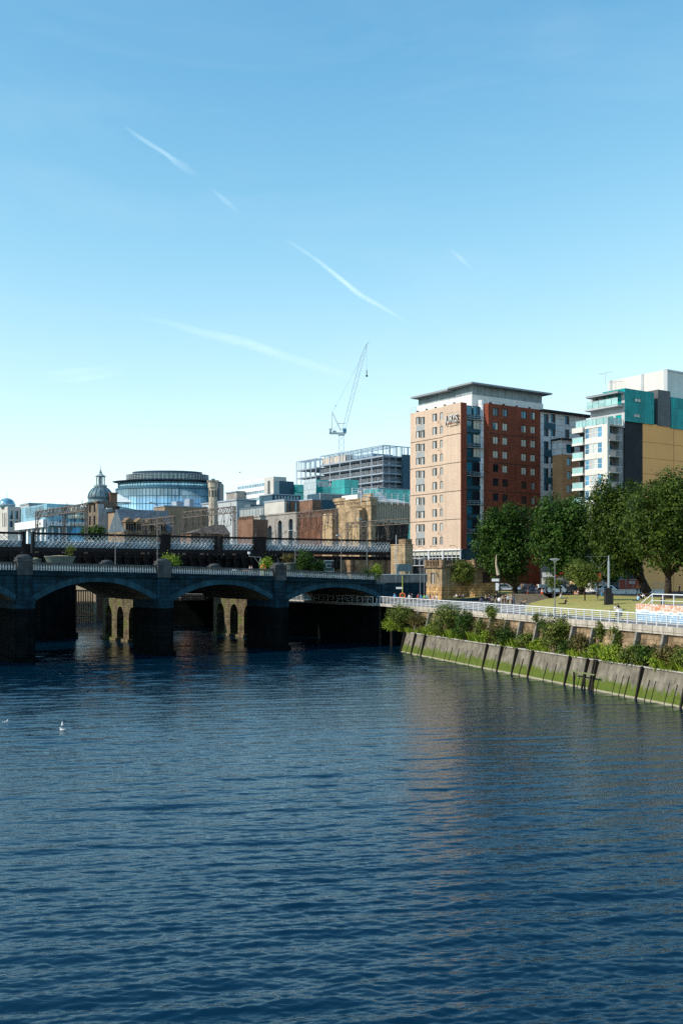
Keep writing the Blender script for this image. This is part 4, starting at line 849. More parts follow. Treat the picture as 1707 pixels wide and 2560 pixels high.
# old goods building with gabled dormers, between dome and signal clutter
b6 = Bld('dormered_station_wing', 'long old station wing with slate roof and gabled dormers', 'station building', 312, 272)
a_ = b6.R(440); z0, z1 = b6.z(1329), b6.z(1300); z2 = b6.z(1290)
b = MB(); b.box(0,a_,0,12,0,z0); b.box(-.4,a_+.4,-.35,0,z0-.4,z0); b6.part(b, 'wall', sand_d)
b = MB(); b.yprism([(0,z0)],0,1) if 0 else b.xprism([(0,z0),(0,z0+.3),(6,z0+6.5),(12,z0+.3),(12,z0)], 0, a_); b6.part(b, 'roof', slate)
for x in (324, 351, 378, 404):
    xa = b6.R(x); d_ = MB(); d_.box(xa-1.2,xa+1.2,-.15,3.5,z0+.01,z0+2.6); d_.yprism([(xa-1.5,z0+2.6),(xa+1.5,z0+2.6),(xa,z0+3.9)], -.35, 4)
    dm = b6.part(d_, 'dormer', sand_d); m = MB()
    for k in (-.7, 0, .7): m.box(xa+k-.24,xa+k+.24,-.2,-.16,z0+.4,z0+2.2)
    m.build('dormer_window', gl_dark, dm)
b7 = Bld('low_station_block', 'low brown station block with a shallow slate roof', 'station building', 478, 262)
a_ = b7.R(575); l_ = b7.L(452); z0 = b7.z(1333); b = MB(); b.box(0,a_,0,l_,0,z0); b7.part(b, 'wall', brickb)
b = MB(); z9 = b7.z(1308); b.add([(-.5,-.5,z0),(a_,-.5,z0),(a_,l_,z0),(-.5,l_,z0),(a_*.75,l_*.5,z9),(a_,l_*.5,z9)], [(0,1,5,4),(0,4,3),(3,4,5,2)]); b7.part(b, 'roof', M('grey_brown_slate', (.13,.105,.09), .8, var=.25, brick=(.6,.3,.7,.2)))
b8 = Bld('flat_roofed_depot', 'low flat roofed grey depot behind the railway masts', 'building', 412, 330)
a_ = b8.R(520); l_ = b8.L(385); zt_ = b8.z(1266); b = MB(); b.box(0,a_,0,l_,0,zt_); b8.part(b, 'wall', tanb); b = MB(); b.box(-.3,a_,-.3,l_,zt_,zt_+.4); b.box(a_*.3,a_*.45,1,5,zt_+.4,zt_+2); b.box(a_*.6,a_*.7,1,5,zt_+.4,zt_+3); b8.part(b, 'roof', slabm)
# crenellated octagonal chimney tower
tw = thing('chimney_tower', 'tall pale octagonal tower with battlements among the tracks', 'tower', (*P(533,1300,330)[:2], 8), R(22))
zz3 = lambda y: zat(y, 330)-8; r_ = 10.8/F*330
b = MB(); b.lathe([(r_*1.05,0),(r_,zz3(1230)),(r_*1.02,zz3(1222)),(r_*1.22,zz3(1219)),(r_*1.22,zz3(1206))], 8); tw_w = b.build('shaft', M('pale_tower_stone', (.47,.41,.33), .85, var=.2, streak=.3, brick=(.8,.35,.8,.1)), tw)
b = MB()
for k in range(16): t = 2*math.pi*k/16; c, s_ = math.cos(t)*r_*1.2, math.sin(t)*r_*1.2; b.box(c-.2,c+.2,s_-.2,s_+.2,zz3(1206),zz3(1201))
b.build('battlement', MC['pale_tower_stone'], tw)
b = MB(); b.lathe([(.9,zz3(1206)),(.8,zz3(1200)),(.5,zz3(1197)),(.05,zz3(1196))], 10); b.build('cap', copper, tw)
b = MB()
for k in range(8): t = 2*math.pi*(k+.5)/8; c, s_ = math.cos(t)*r_*.98, math.sin(t)*r_*.98; b.box(c-.12,c+.12,s_-.12,s_+.12,zz3(1226)-2.2,zz3(1226))
b.build('slit_window', black_m, tw)
# mid hotel: glazed wing and stone stair block
b9 = Bld('banded_glass_hotel', 'pale office block with white banded glazing and stone stair tower', 'office building', 684, 470)
l0, l1 = b9.L(661), b9.L(594); zt_ = b9.z(1191); a_ = b9.R(716); zw_ = b9.z(1204, 0, l1*.6)
b = MB(); b.box(0,a_,0,l0,0,zt_); b9.part(b, 'stair_block', paleblk)
b = MB(); z_ = b9.z(1202,0,5); b.box(-.06,0.02,l0*.38,l0*.62,b9.z(1255,0,5),z_); b9.part(b, 'stair_window', gl_dark)
b = MB(); b.box(.3,a_,l0,l1,0,zw_-1.5); b9.part(b, 'glazing', glass('pale_band_glass', (.24,.38,.46), .15, metal=.3, var=.35, cell=(2.,3.5)))
b = MB()
for k, y in enumerate((1203,1219.5,1236,1253)): z_ = b9.z(y+2,0,(l0+l1)/2); b.box(-.1,.29,l0+.02,l1+(1.5 if k == 0 else 0),z_-(1.6 if k else 0),z_+(.2 if k else .8))
for k in range(12): y_ = l0+(l1-l0)*k/11; b.box(.1,.29,y_-.12,y_+.12,0,zw_-1.5)
b9.part(b, 'white_bands', whp)
b10 = Bld('small_roof_pavilion', 'small grey flat roofed block left of banded office', 'building', 592, 490)
l_ = b10.L(566); zt_ = b10.z(1230); b = MB(); b.box(0,6,0,l_,0,zt_); b10.part(b, 'wall', greyst); b = MB(); b.box(-.5,6.5,-.5,l_+.5,zt_,zt_+.6); b10.part(b, 'roof', slabm)
b11 = Bld('long_flat_building', 'long low blue grey flat roofed building by the octagonal tower', 'building', 592, 440)
l_ = b11.L(505); zt_ = b11.z(1251); b = MB(); b.box(0,10,0,l_,0,zt_); b11.part(b, 'wall', M('blue_grey_cladding')); b = MB(); b.box(-.5,10,-.5,l_,zt_,zt_+.6); b11.part(b, 'roof', slabm)
# dark blue and teal glazed blocks
b12 = Bld('navy_glazed_block', 'navy glazed block with white framed windows under teal glass', 'office building', 683, 430)
zt_ = b12.z(1237); a_ = b12.R(752); hs = rows_of(b12, 'R', 686, 748, 8, 1240, 1251, None, .5)
b = MB(); b.wall('R', 0, a_, 0, zt_, hs, d=.3); b.box(0,a_,.6,12,0,zt_-.01); b12.part(b, 'wall', M('navy_cladding', (.04,.09,.13), .5, var=.15)); fit(b12, 'R', hs, 'b12', [fr_white, gl_blue, gl_pale])
b = MB(); b.box(-.4,a_+.4,-.4,12,zt_,zt_+.5); b12.part(b, 'roof_edge', slabm)
b13 = Bld('teal_glass_building', 'long low teal glass building below the construction frame', 'office building', 736, 470)
zt_ = b13.z(1211); a_ = b13.R(830); b = MB(); b.box(0,a_,0,8,0,zt_); b.box(0,b13.R(823),-.0-1.5,-.02,b13.z(1230),b13.z(1217)); b13.part(b, 'curtain_wall', tealg)
b = MB(); b.box(-8,-.01,.5,8,0,b13.z(1204)); b13.part(b, 'navy_end', M('navy_cladding'))
b = MB(); x_ = b13.R(800,-3); b.box(x_,b13.R(822,-3),-3,-.02,0,b13.z(1218)); b13.part(b, 'pale_block', paleblk)
b14 = Bld('stepped_teal_block', 'stepped teal glass block with a lit pale upper storey', 'office building', 791, 455)
zt_ = b14.z(1196); a_ = b14.R(821); l_ = b14.L(760); b = MB(); b.box(0,a_,0,6,0,zt_-.5); b14.part(b, 'curtain_wall', tealg)
b = MB(); b.box(-.2,.3,.01,l_,0,zt_); b14.part(b, 'side_wall', M('pale_blue_panel', (.40,.48,.52), .5, var=.1, brick=(3,3,.7,.05)))
b = MB(); b.box(.5,a_-.4,-.12,-.01,b14.z(1217),b14.z(1202)); b14.part(b, 'lit_window', gl_pale)
b15 = Bld('tall_teal_block', 'tall teal glass block in front of the construction frame', 'office building', 861, 440)
zt_ = b15.z(1198); a_ = b15.R(896); l_ = b15.L(829); b = MB(); b.box(0,a_,0,l_,0,zt_); b15.part(b, 'curtain_wall', tealg); b = MB()
for k in range(1, 5):
    z_ = zt_-3.6*k; b.box(-.06,a_,-.06,-.001,z_-.08,z_+.08); b.box(-.06,-.001,0,l_,z_-.08,z_+.08)
b15.part(b, 'floor_line', MC['dark_blue_mullion'])
b16 = Bld('finned_office', 'dark office with vertical white fins beneath the teal blocks', 'office building', 800, 415)
zt_ = b16.z(1233); a_ = b16.R(872); b = MB(); b.box(0,a_,0,10,0,zt_); b16.part(b, 'wall', M('navy_cladding')); b = MB()
for k in range(26): x_ = a_*k/25; b.box(x_-.12,x_+.12,-.35,-.01,b16.z(1250),zt_-.4)
b.box(-.3,a_+.3,-.5,.2,zt_-.4,zt_+.1); b16.part(b, 'fin', grey_metal)
# arcaded stone building and its gables
b17 = Bld('arcaded_stone_building', 'grey stone building with tall round arched windows', 'building', 711, 340)
zt_ = b17.z(1252); l_ = b17.L(661); a_ = b17.R(755)
b = MB(); b.box(0,.8,0,l_,0,zt_); b17.part(b, 'gable_wall', paleblk)
hs = rows_of(b17, 'R', 715, 750, 2, 1255, 1277, None, .35); b = MB(); b.wall('R', .8, a_, 0, zt_-.1, hs, d=.3); b.box(.8,a_,.6,l_,0,zt_-.12); b17.part(b, 'brick_side', brickb); fit(b17, 'R', hs, 'b17', [fr_dark, gl_blue, gl_dark])
b = MB(); b.box(-.2,a_,-.2,l_,zt_,zt_+.6); b17.part(b, 'roof', slabm)
b18 = Bld('arched_viaduct_front', 'pale stone arcade of round arches under the grey gable', 'arcade', 742, 318)
zt_ = b18.z(1283); l_ = b18.L(632); b = MB(); hl = []
for x, y in ((649,1313),(675,1311),(700,1300),(727,1298)): hl.append((b18.L(x), 0, 13.5/F*318*1.55, b18.z(y,0,8)))
b.wall('L', 0, l_, 0, zt_, hl, d=.8); b.box(1,1.4,0,l_,0,zt_-.01); b.box(-.3,.2,0,l_,zt_,zt_+.5); b18.part(b, 'wall', greyst)
for h in hl:
    m = MB(); pts = [(-h[2]/2,0)]+[(h[2]/2*math.cos(t),h[2]/2*math.sin(t)) for t in np.linspace(math.pi,0,9)]+[(h[2]/2+.4,0),(h[2]/2+.4,h[2]/2+.4),(-h[2]/2-.4,h[2]/2+.4),(-h[2]/2-.4,0)]
    m.v = [(-.03, h[0]+p[0], h[3]-h[2]/2+p[1]) for p in pts]+[(.3, h[0]+p[0], h[3]-h[2]/2+p[1]) for p in pts]; n_p = len(pts)
    m.f = [(i, i+1, n_p-2, ) for i in range(1, 5)]+[(i, i+1, n_p-3) for i in range(5, 9)]+[(5, n_p-3, n_p-2)]+[(i,i+1,n_p+i+1,n_p+i) for i in range(1,9)]; m.m = [0]*len(m.f)
    b18.part(m, 'arch_head', greyst)
    b18.win('L', h[0], 0, wmesh(h[2]-.1, h[3]-.1, 2, 3, .12, [fr_grey, gl_dark, gl_blue], 'arc'), d=.6)
b19 = Bld('dark_glazed_annex', 'dark annex of narrow vertical windows below banded office', 'building', 660, 360)
zt_ = b19.z(1257); l_ = b19.L(600); b = MB(); b.box(0,8,0,l_,0,zt_-1); b.box(-.1,8,l_*.55,l_*.78,zt_-1,zt_); b19.part(b, 'wall', M('slate_blue_wall', (.10,.14,.17), .6, var=.2)); b = MB()
for k in range(16): y_ = l_*(k+.5)/16; b.box(-.12,-.01,y_-.3,y_+.3,b19.z(1296,0,8),zt_-1.8)
b19.part(b, 'window_strip', gl_pale)
b20 = Bld('brown_brick_shed', 'brown brick shed with flat roof above the rail lattice', 'building', 781, 330)
zt_ = b20.z(1250); l_ = b20.L(749); a_ = b20.R(803); b = MB(); b.box(0,a_,0,l_,0,zt_); b20.part(b, 'wall', brickb); b = MB(); b.box(-.2,a_,-.2,l_,zt_,zt_+.4); b20.part(b, 'roof', slabm)
b21 = Bld('ruined_brick_gable', 'dark brick gable with spiked wall top beside the tracks', 'building', 632, 285)
zt_ = b21.z(1298); l_ = b21.L(594); b = MB(); b.box(0,5,0,l_,0,zt_)
for k in range(9): b.box(.1,.5,l_*(k+.3)/9,l_*(k+.7)/9,zt_,zt_+1)
b21.part(b, 'wall', brickb)
# ---------------------------------------------------------------- office frame under construction and its crane
cf = Bld('construction_frame', 'unfinished office block of steel frame and bare concrete floors', 'construction site', 957, 520)
a_ = cf.R(1035); l_ = cf.L(752); lm = cf.L(801)
fl = [1138, 1160, 1181, 1201, 1221, 1241]; zf = [cf.z(y) for y in fl]; ztp = cf.z(1113)
b = MB()
for k, z_ in enumerate(zf+[zf[-1]-4.3,zf[-1]-8.6,zf[-1]-13]): b.box(-.4,a_,-.4,lm,z_-.75,z_); b.box(-3.2,20,lm+.01,l_,z_-.75-(1.2),z_-1.2)
cf.part(b, 'floor_slab', slabm)
b = MB(); ys_ = np.linspace(0, lm, 7); xs_ = np.linspace(0, a_, 6)
for y_ in ys_: 
    b.box(-.2,.2,y_-.2,y_+.2,0,ztp)
    for x_ in xs_[1:]: b.box(x_-.2,x_+.2,y_-.2,y_+.2,0,zf[0])
for x_ in xs_: b.box(x_-.2,x_+.2,-.2,.2,0,ztp)
for y_ in np.linspace(lm, l_, 5):
    for x_ in (-3,3,10): b.box(x_-.2,x_+.2,y_-.2,y_+.2,0,ztp-1.5)
cf.part(b, 'column', steelw)
b = MB()
for y_ in np.linspace(0, lm, 14): b.bar((0,y_,zf[0]),(0,y_,ztp),.3); b.bar((0,y_,ztp),(a_*.5,y_,ztp),.3)
for x_ in np.linspace(0, a_, 10): b.bar((x_,0,zf[0]),(x_,0,ztp-.4),.3)
for (p, q) in (((0,0,ztp),(0,lm,ztp)),((0,0,ztp),(a_,0,ztp)),((a_*.5,0,ztp),(a_*.5,lm,ztp)),((-3,lm,ztp-1.5),(-3,l_,ztp-1.5)),((3,lm,ztp-1.5),(3,l_,ztp-1.5))): b.bar(p, q, .45)
for y_ in np.linspace(lm, l_, 9): b.bar((-3,y_,zf[0]-1.2),(-3,y_,ztp-1.5),.25); b.bar((-3,y_,ztp-1.5),(3,y_,ztp-1.5),.25)
cf.part(b, 'roof_frame', steelw)
b = MB(); b.box(7,a_-4,3,8,0,zf[0]); b.box(5,13,lm*.35,lm+4,0,zf[0]); cf.part(b, 'core_wall', M('pale_core_panel', (.12,.16,.20), .8, var=.15))
b = MB(); b.box(1.5,9,lm*.62,lm+.5,zf[0],ztp-1.2); cf.part(b, 'sheeted_plant_room', M('tan_sheeting', (.58,.50,.43), .8, var=.1))
b = MB(); b.box(6,20,lm*.3,lm*.62,zf[0],ztp-2); cf.part(b, 'blue_sheeting', M('blue_wrap', (.20,.30,.38), .7, var=.15))
b = MB()
for z_ in zf[1:]+[zf[-1]-4.3]:
    for hh in (.6,1.2,1.8): b.bar((-.3,0,z_+hh),(-.3,lm,z_+hh),.09); b.bar((0,-.3,z_+hh),(a_,-.3,z_+hh),.09); b.bar((-3.1,lm,z_+hh-1.2),(-3.1,l_,z_+hh-1.2),.09)
    for y_ in np.arange(0, lm, 2.2): b.bar((-.3,y_,z_),(-.3,y_,z_+1.8),.09)
cf.part(b, 'edge_guard', M('pale_guard_mesh', (.55,.58,.62), .6, var=0))
b = MB(); b.box(a_-9,a_-1,-2,-.6,0,zf[0]+1); cf.part(b, 'hoist_tower', M('navy_cladding'))
# luffing crane
cr = thing('tower_crane', 'slender white luffing tower crane with raised jib above unfinished block', 'crane', P(853,1125,560)[:2]+(8,), 0)
zc = lambda y: zat(y, 560)-8; xc = lambda x: (x-853)/F*560
crm = M('white_crane_paint', (.42,.47,.52), .5, var=0); crb = M('blue_crane_paint', (.05,.16,.28), .5, var=.1)
def truss(mb, p, q, w0, w1, bay, r=.12, up=None):
    p = Vector(p); q = Vector(q); d = (q-p).normalized(); a = d.cross(Vector((0,1,0))).normalized(); c = Vector((0,1,0)); n = max(2, int((q-p).length/bay)); prev = None
    for i in range(n+1):
        t = i/n; o_ = p.lerp(q, t); w_ = (w0+(w1-w0)*t)/2; pts = [o_+a*w_*sa+c*w_*sc_ for sa, sc_ in ((-1,-1),(1,-1),(1,1),(-1,1))]
        if prev:
            for j in range(4): mb.bar(prev[j], pts[j], r); mb.bar(prev[j], pts[(j+1) % 4] if i % 2 else pts[(j-1) % 4], r*.6)
        prev = pts
b = MB(); truss(b, (0,0,0), (0,0,zc(1088)), 2.9, 2.9, 3.4, .26); b.build('mast', crm, cr)
b = MB(); b.box(-1.8,1.8,-1.8,1.8,zc(1088),zc(1085)); b.box(xc(823),xc(864),-1.4,1.4,zc(1085),zc(1081.5)); b.box(xc(823),xc(829),-1.6,1.6,zc(1081.5),zc(1072)); b.box(xc(832),xc(841),-1,1,zc(1081.5),zc(1077)); b.build('machinery_deck', M('grey_crane_paint', (.30,.38,.43), .5, var=.1), cr)
b = MB(); b.prism([(xc(857),-1.6),(xc(866),-1.6),(xc(866),1.2),(xc(857),1.2)], zc(1081.5), zc(1072)); b.build('cab', crb, cr)
b = MB(); tip = (xc(917),0,zc(860)); foot = (xc(859),0,zc(1076)); truss(b, foot, (xc(905),0,zc(895)), 1.9, 1.9, 3.2, .15); truss(b, (xc(905),0,zc(895)), tip, 1.9, .5, 2.8, .15); b.bar(tip,(xc(922),0,zc(854)),.3); b.build('jib', crm, cr)
b = MB(); ap = (xc(830.5),0,zc(1031)); b.bar((xc(852),-1,zc(1076)),ap,.45); b.bar((xc(852),1,zc(1076)),ap,.45); b.bar(ap,(xc(829.5),-1,zc(1074)),.3); b.bar(ap,(xc(830),1,zc(1074)),.3); b.bar((xc(845),0,zc(1058)),(xc(863),0,zc(1059)),.35); b.bar((xc(833),0,zc(1078)),(xc(845),0,zc(1059)),.15); b.build('a_frame', crm, cr)
b = MB(); b.bar(ap,(xc(907),0,zc(888)),.10); b.bar((xc(838),0,zc(1016)),(xc(839.5),0,zc(1013)),.5); b.bar((xc(916),0,zc(862)),(xc(916.5),0,zc(938)),.10); b.build('cable', M('crane_cable', (.30,.36,.42), .6, var=0), cr)
b = MB(); b.lathe([(.1,zc(943)+.2),(.75,zc(941)),(.75,zc(939.5)),(.2,zc(937)),(.25,zc(926)),(.1,zc(925))], 8, xc(916.5), 0); b.build('hook_block', black_m, cr)
# ---------------------------------------------------------------- the railway station's sandstone front
cs = Bld('railway_station', 'sandstone railway station front with towers and carved name', 'railway station', 927, 285, 8)
xR = cs.R(939); l1, l2, l3 = cs.L(903), cs.L(863), cs.L(840); zt_ = cs.z(1245, 0, 4); zn = cs.z(1273, 0, 10); zk = cs.z(1277, 0, 4); zl_ = cs.z(1247, 0, l3)
def cor(mb, x0, x1, y0, y1, z, h=1.0, p=.5): mb.box(x0-p*.5,x1,y0-p*.5,y1+p*.5,z-h*1.7,z-h); mb.box(x0-p,x1+p*.5,y0-p,y1+p,z-h,z)
b = MB(); b.box(0,xR,0,l1,0,zt_-1.69); cor(b,0,xR,0,l1,zt_,1.0,.7); cor(b,-.05,xR,0,l1,zn+1.2,.5,.35); b.box(.3,xR-.2,.4,l1-.4,zt_+.01,zt_+1.2); cs.part(b, 'end_tower', sand)
b = MB(); b.box(-.5,2.5,l1+.01,l2-.01,zn,cs.z(1253,0,l2)); b.box(-.8,2.5,l1+.01,l2-.01,cs.z(1253,0,l2)+.01,cs.z(1250,0,l2)); b.box(-1.3,0,l1-2.2,l2-2,zn-.9,zn-.01); b.box(0.1,2.5,l1+.01,l2-.01,0,zn-.02); cs.part(b, 'name_bay', sand)
b = MB(); b.box(0,2.5,l2,l3,0,zl_-1.69); cor(b,0,2.5,l2,l3,zl_,1.0,.7); cs.part(b, 'middle_tower', sand)
def bay(xn, xf, ytop, dep, nm):
    a0 = tV(xn, off(cs.O, -dep, 0)); a1 = tV(xf, off(cs.O, -dep, 0)); zt2 = cs.z(ytop, -dep, (a0+a1)/2); m = (a0+a1)/2
    hl = [(m, 1.6, (a1-a0)*.5, 3.0), (m, zt2*.50, (a1-a0)*.5, zt2*.33)]
    b = MB(); b.wall('L', a0, a1, 0, zt2, hl, o=-dep, d=.35); b.wall('R', -dep, 0, 0, zt2, o=a0); b.add([(-dep,a0,zt2),(0,a0,zt2),(0,a1,zt2),(-dep,a1,zt2)], [(0,1,2,3)]); b.box(-dep-.2,0,a0-.2,a1+.2,zt2*.45,zt2*.48); cs.part(b, nm, sand)
    fit(cs, 'L', hl, nm, [M('stone_frame', (.40,.29,.17), .9), M('blocked_sandstone', (.42,.31,.18), .9, var=.1), MC['blocked_sandstone']] if 'blocked_sandstone' not in MC else [MC['stone_frame'], MC['blocked_sandstone'], MC['blocked_sandstone']], o=-dep)
bay(898, 873, 1276, 2.6, 'window_bay'); bay(830, 806, 1284, 2.0, 'left_window_bay')
lb_ = cs.L(742)
b = MB(); b.box(.2,4,l3,lb_,0,cs.z(1282,0,30)); b.box(.05,4,l3,lb_,cs.z(1282,0,30),cs.z(1280,0,30)); cs.part(b, 'brick_wing', M('dark_red_station_brick', (.15,.075,.05), .9, var=.35, sc_=.3, brick=(.45,.16,.7,.25), streak=.4))
letm = M('dark_carved_letter', (.035,.024,.014), .9, var=0)
for tx, xa, xb, yb, hp in (('CENTRAL', 866.5, 900, 1262.5, 7.5), ('STATION', 872.6, 898, 1271.3, 6.5)):
    ya, yz = cs.L(xa, -.5), cs.L(xb, -.5); o = lettering(tx, 1, cs.root, (-.53, ya, cs.z(yb, 0, (ya+yz)/2)), (R(90), 0, R(-90)), letm, .03, 'name_lettering')
    w_ = max(v.co.x for v in o.data.vertices); hh = max(v.co.y for v in o.data.vertices); o.scale = ((ya-yz)/w_, hp/F*295/hh, 1)
# glazed train-shed screen, roof rails and the openings below
o_ = cs.R; ax = o_(1030); b = MB(); b.box(xR,ax,.6,.7,cs.z(1300,8),cs.z(1258,4)); cs.part(b, 'screen_panel', M('tan_screen_sheet', (.50,.40,.29), .7, var=.15, sc_=.3))
b = MB(); 
for k in range(16): x_ = xR+(ax-xR)*k/15; b.box(x_-.12,x_+.12,.3,.59,cs.z(1303,8),cs.z(1257,4))
b.box(xR,ax,.2,.75,cs.z(1258,4),cs.z(1254,4)); b.box(xR,ax,.2,.75,cs.z(1306,8),cs.z(1301,8)); cs.part(b, 'screen_mullion', M('tan_painted_iron', (.50,.42,.33), .6, var=.1))
b = MB(); b.box(xR,ax,2,2.5,0,cs.z(1306,8)-.01); cs.part(b, 'shed_opening', black_m)
b = MB(); b.xprism([(.8,cs.z(1254,4)),(8,cs.z(1240,4)),(16,cs.z(1254,4))], xR, ax); cs.part(b, 'shed_roof', M('pale_glazed_shed_roof', (.45,.46,.47), .5, var=.2, brick=(1.2,20,.6,.1)))
b = MB()
for yy, x0, x1, za in ((-.2,902,1030,1244),(9,880,960,1234)):
    a0, a1 = cs.R(x0, yy), cs.R(x1, yy); z_ = cs.z(za, 5, yy)
    for hh in (0,.7,1.4): b.bar((a0,yy,z_+hh),(a1,yy,z_+hh),.14)
    for x_ in np.arange(a0, a1, 2.2): b.bar((x_,yy,z_-2),(x_,yy,z_+1.4),.12)
b.bar((cs.R(945,3),3,cs.z(1232,6,3)),(cs.R(962,3),3,cs.z(1250,6,3)),.8,.2); b.bar((cs.R(950,3),3,cs.z(1231,6,3)),(cs.R(967,3),3,cs.z(1250,6,3)),.3)
b.box(cs.R(893,6),cs.R(962,6),6,14,cs.z(1242,5,6)-1,cs.z(1238,5,6)); cs.part(b, 'roof_guard', white_metal)
b22 = Bld('long_teal_roof', 'low teal box behind the station train shed roof', 'building', 975, 400)
a_ = b22.R(1032); zt_ = b22.z(1223); b = MB(); b.box(-6,a_,0,10,0,zt_); b22.part(b, 'wall', tealg); b = MB(); b.box(-6.2,a_,-.2,10,zt_,zt_+.4); b22.part(b, 'roof', slabm)
# tan stone abutment block at the bridge end, left of the hotel
ab = Bld('stone_abutment_tower', 'tan stone abutment tower between railway bridge and hotel', 'abutment', 1012, 198)
l_ = ab.L(977); b = MB(); b.box(0,2,0,l_,0,ab.z(1362)); b.box(-.15,2.2,-.1,l_+.1,ab.z(1362),ab.z(1360)); ab.part(b, 'wall', sand); b = MB(); b.box(.3,2,.3,2.5,ab.z(1362),ab.z(1347)); ab.part(b, 'pier_cap', sand_d)
# ---------------------------------------------------------------- stone pavilion at the bridge end and the old custom house
pv = Bld('stone_pavilion', 'yellow sandstone pavilion with balustraded roof at the bridge end', 'pavilion', 1104, 178, 6.9)
lA = pv.L(1064); zt_ = pv.z(1412); zb_ = pv.z(1419.5); zr_ = pv.z(1466)
hl = [(pv.L(1081), pv.z(1459,0,2), 1.15, pv.z(1432,0,2)-pv.z(1459,0,2))]
b = MB(); b.wall('L', 0, lA, zr_, zb_, hl, d=.35); b.wall('R', 0, 7, zr_, zb_); b.box(.4,7,.4,lA,0,zb_-.01); b.add([(0,lA,0),(3,lA,0),(3,lA,zb_),(0,lA,zb_)], [(0,1,2,3)]); pv.part(b, 'upper_wall', sand)
fit(pv, 'L', hl, 'pv', [M('stone_frame'), gl_pale, gl_dark], d=.25)
b = MB(); b.box(-.22,7,-.22,lA+.1,0,zr_); pv.part(b, 'rusticated_base', sand_r)
# second block stands forward to the right
X2 = pv.R(1186, -2.4); lB = tV(1146, off(pv.O, X2, -2.4)); XR = pv.R(1240, -2.4); zr2 = zr_+.6
b = MB(); b.box(X2,XR,-2.4,-2.4+lB+2,zr2,zb_-.02); pv.part(b, 'upper_wall', sand)
b = MB(); b.box(X2-.2,XR,-2.6,-2.4+lB+2,0,zr2); pv.part(b, 'rusticated_base', sand_r)
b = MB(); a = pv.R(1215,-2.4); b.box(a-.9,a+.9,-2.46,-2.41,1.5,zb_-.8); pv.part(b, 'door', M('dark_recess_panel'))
b = MB()
b.box(-.35,7,-.35,lA+.2,zb_,zb_+.3); b.box(X2-.3,XR,-2.75,lB,zb_+.01,zb_+.31); pv.part(b, 'cornice', sand_d)
b = MB(); zs_ = zb_+.3
for (p0, p1, ax, o_) in ((0, lA, 'L', 0.), (0, X2-.2, 'R', 0.), (-2.4, lB-2.4, 'L2', X2), (X2, XR, 'R', -2.4)):
    n = max(2, int((p1-p0)/.42))
    for i in range(n+1):
        t = p0+(p1-p0)*i/n; ped = i in (0, n); r_ = .3 if ped else .1; h_ = 1.2 if ped else .85
        c = (o_+.1, t) if ax in ('L','L2') else (t, o_+.1)
        b.box(c[0]-r_,c[0]+r_,c[1]-r_,c[1]+r_,zs_,zs_+h_)
    if ax == 'R': b.box(p0,p1,o_-.1,o_+.3,zs_+.85,zs_+1.08)
    else: b.box(o_-.1,o_+.3,p0,p1,zs_+.86,zs_+1.09)
pv.part(b, 'roof_balustrade', sand_d)
ch = Bld('old_custom_house', 'long sandstone house with tall sash windows behind the trees', 'building', 1520, 205, 8.2)
a_ = ch.R(1800); zt_ = ch.z(1345); hs = [(ch.R(x), ch.z(1469,ch.R(x)), 1.7, 3.4) for x in (1540,1563,1588,1612,1640,1676,1712)]
b = MB(); b.wall('R', 0, a_, 0, zt_, hs, d=.3); b.wall('L', 0, 14, 0, zt_); b.box(-.2,a_,-.25,-.001,ch.z(1472,20),ch.z(1470,20)); ch.part(b, 'wall', M('pale_sandstone', (.66,.46,.26), .85, var=.2, sc_=.3, streak=.2, brick=(1.2,.5,.8,.08)))
fit(ch, 'R', hs, 'ch', [fr_white, gl_dark, gl_pale], rows=2, d=.15)
b = MB(); b.box(-.5,a_,-.6,14,zt_,zt_+.6); b.box(0.2,a_,.5,14,0,zt_-.02); ch.part(b, 'cornice', sand_d)
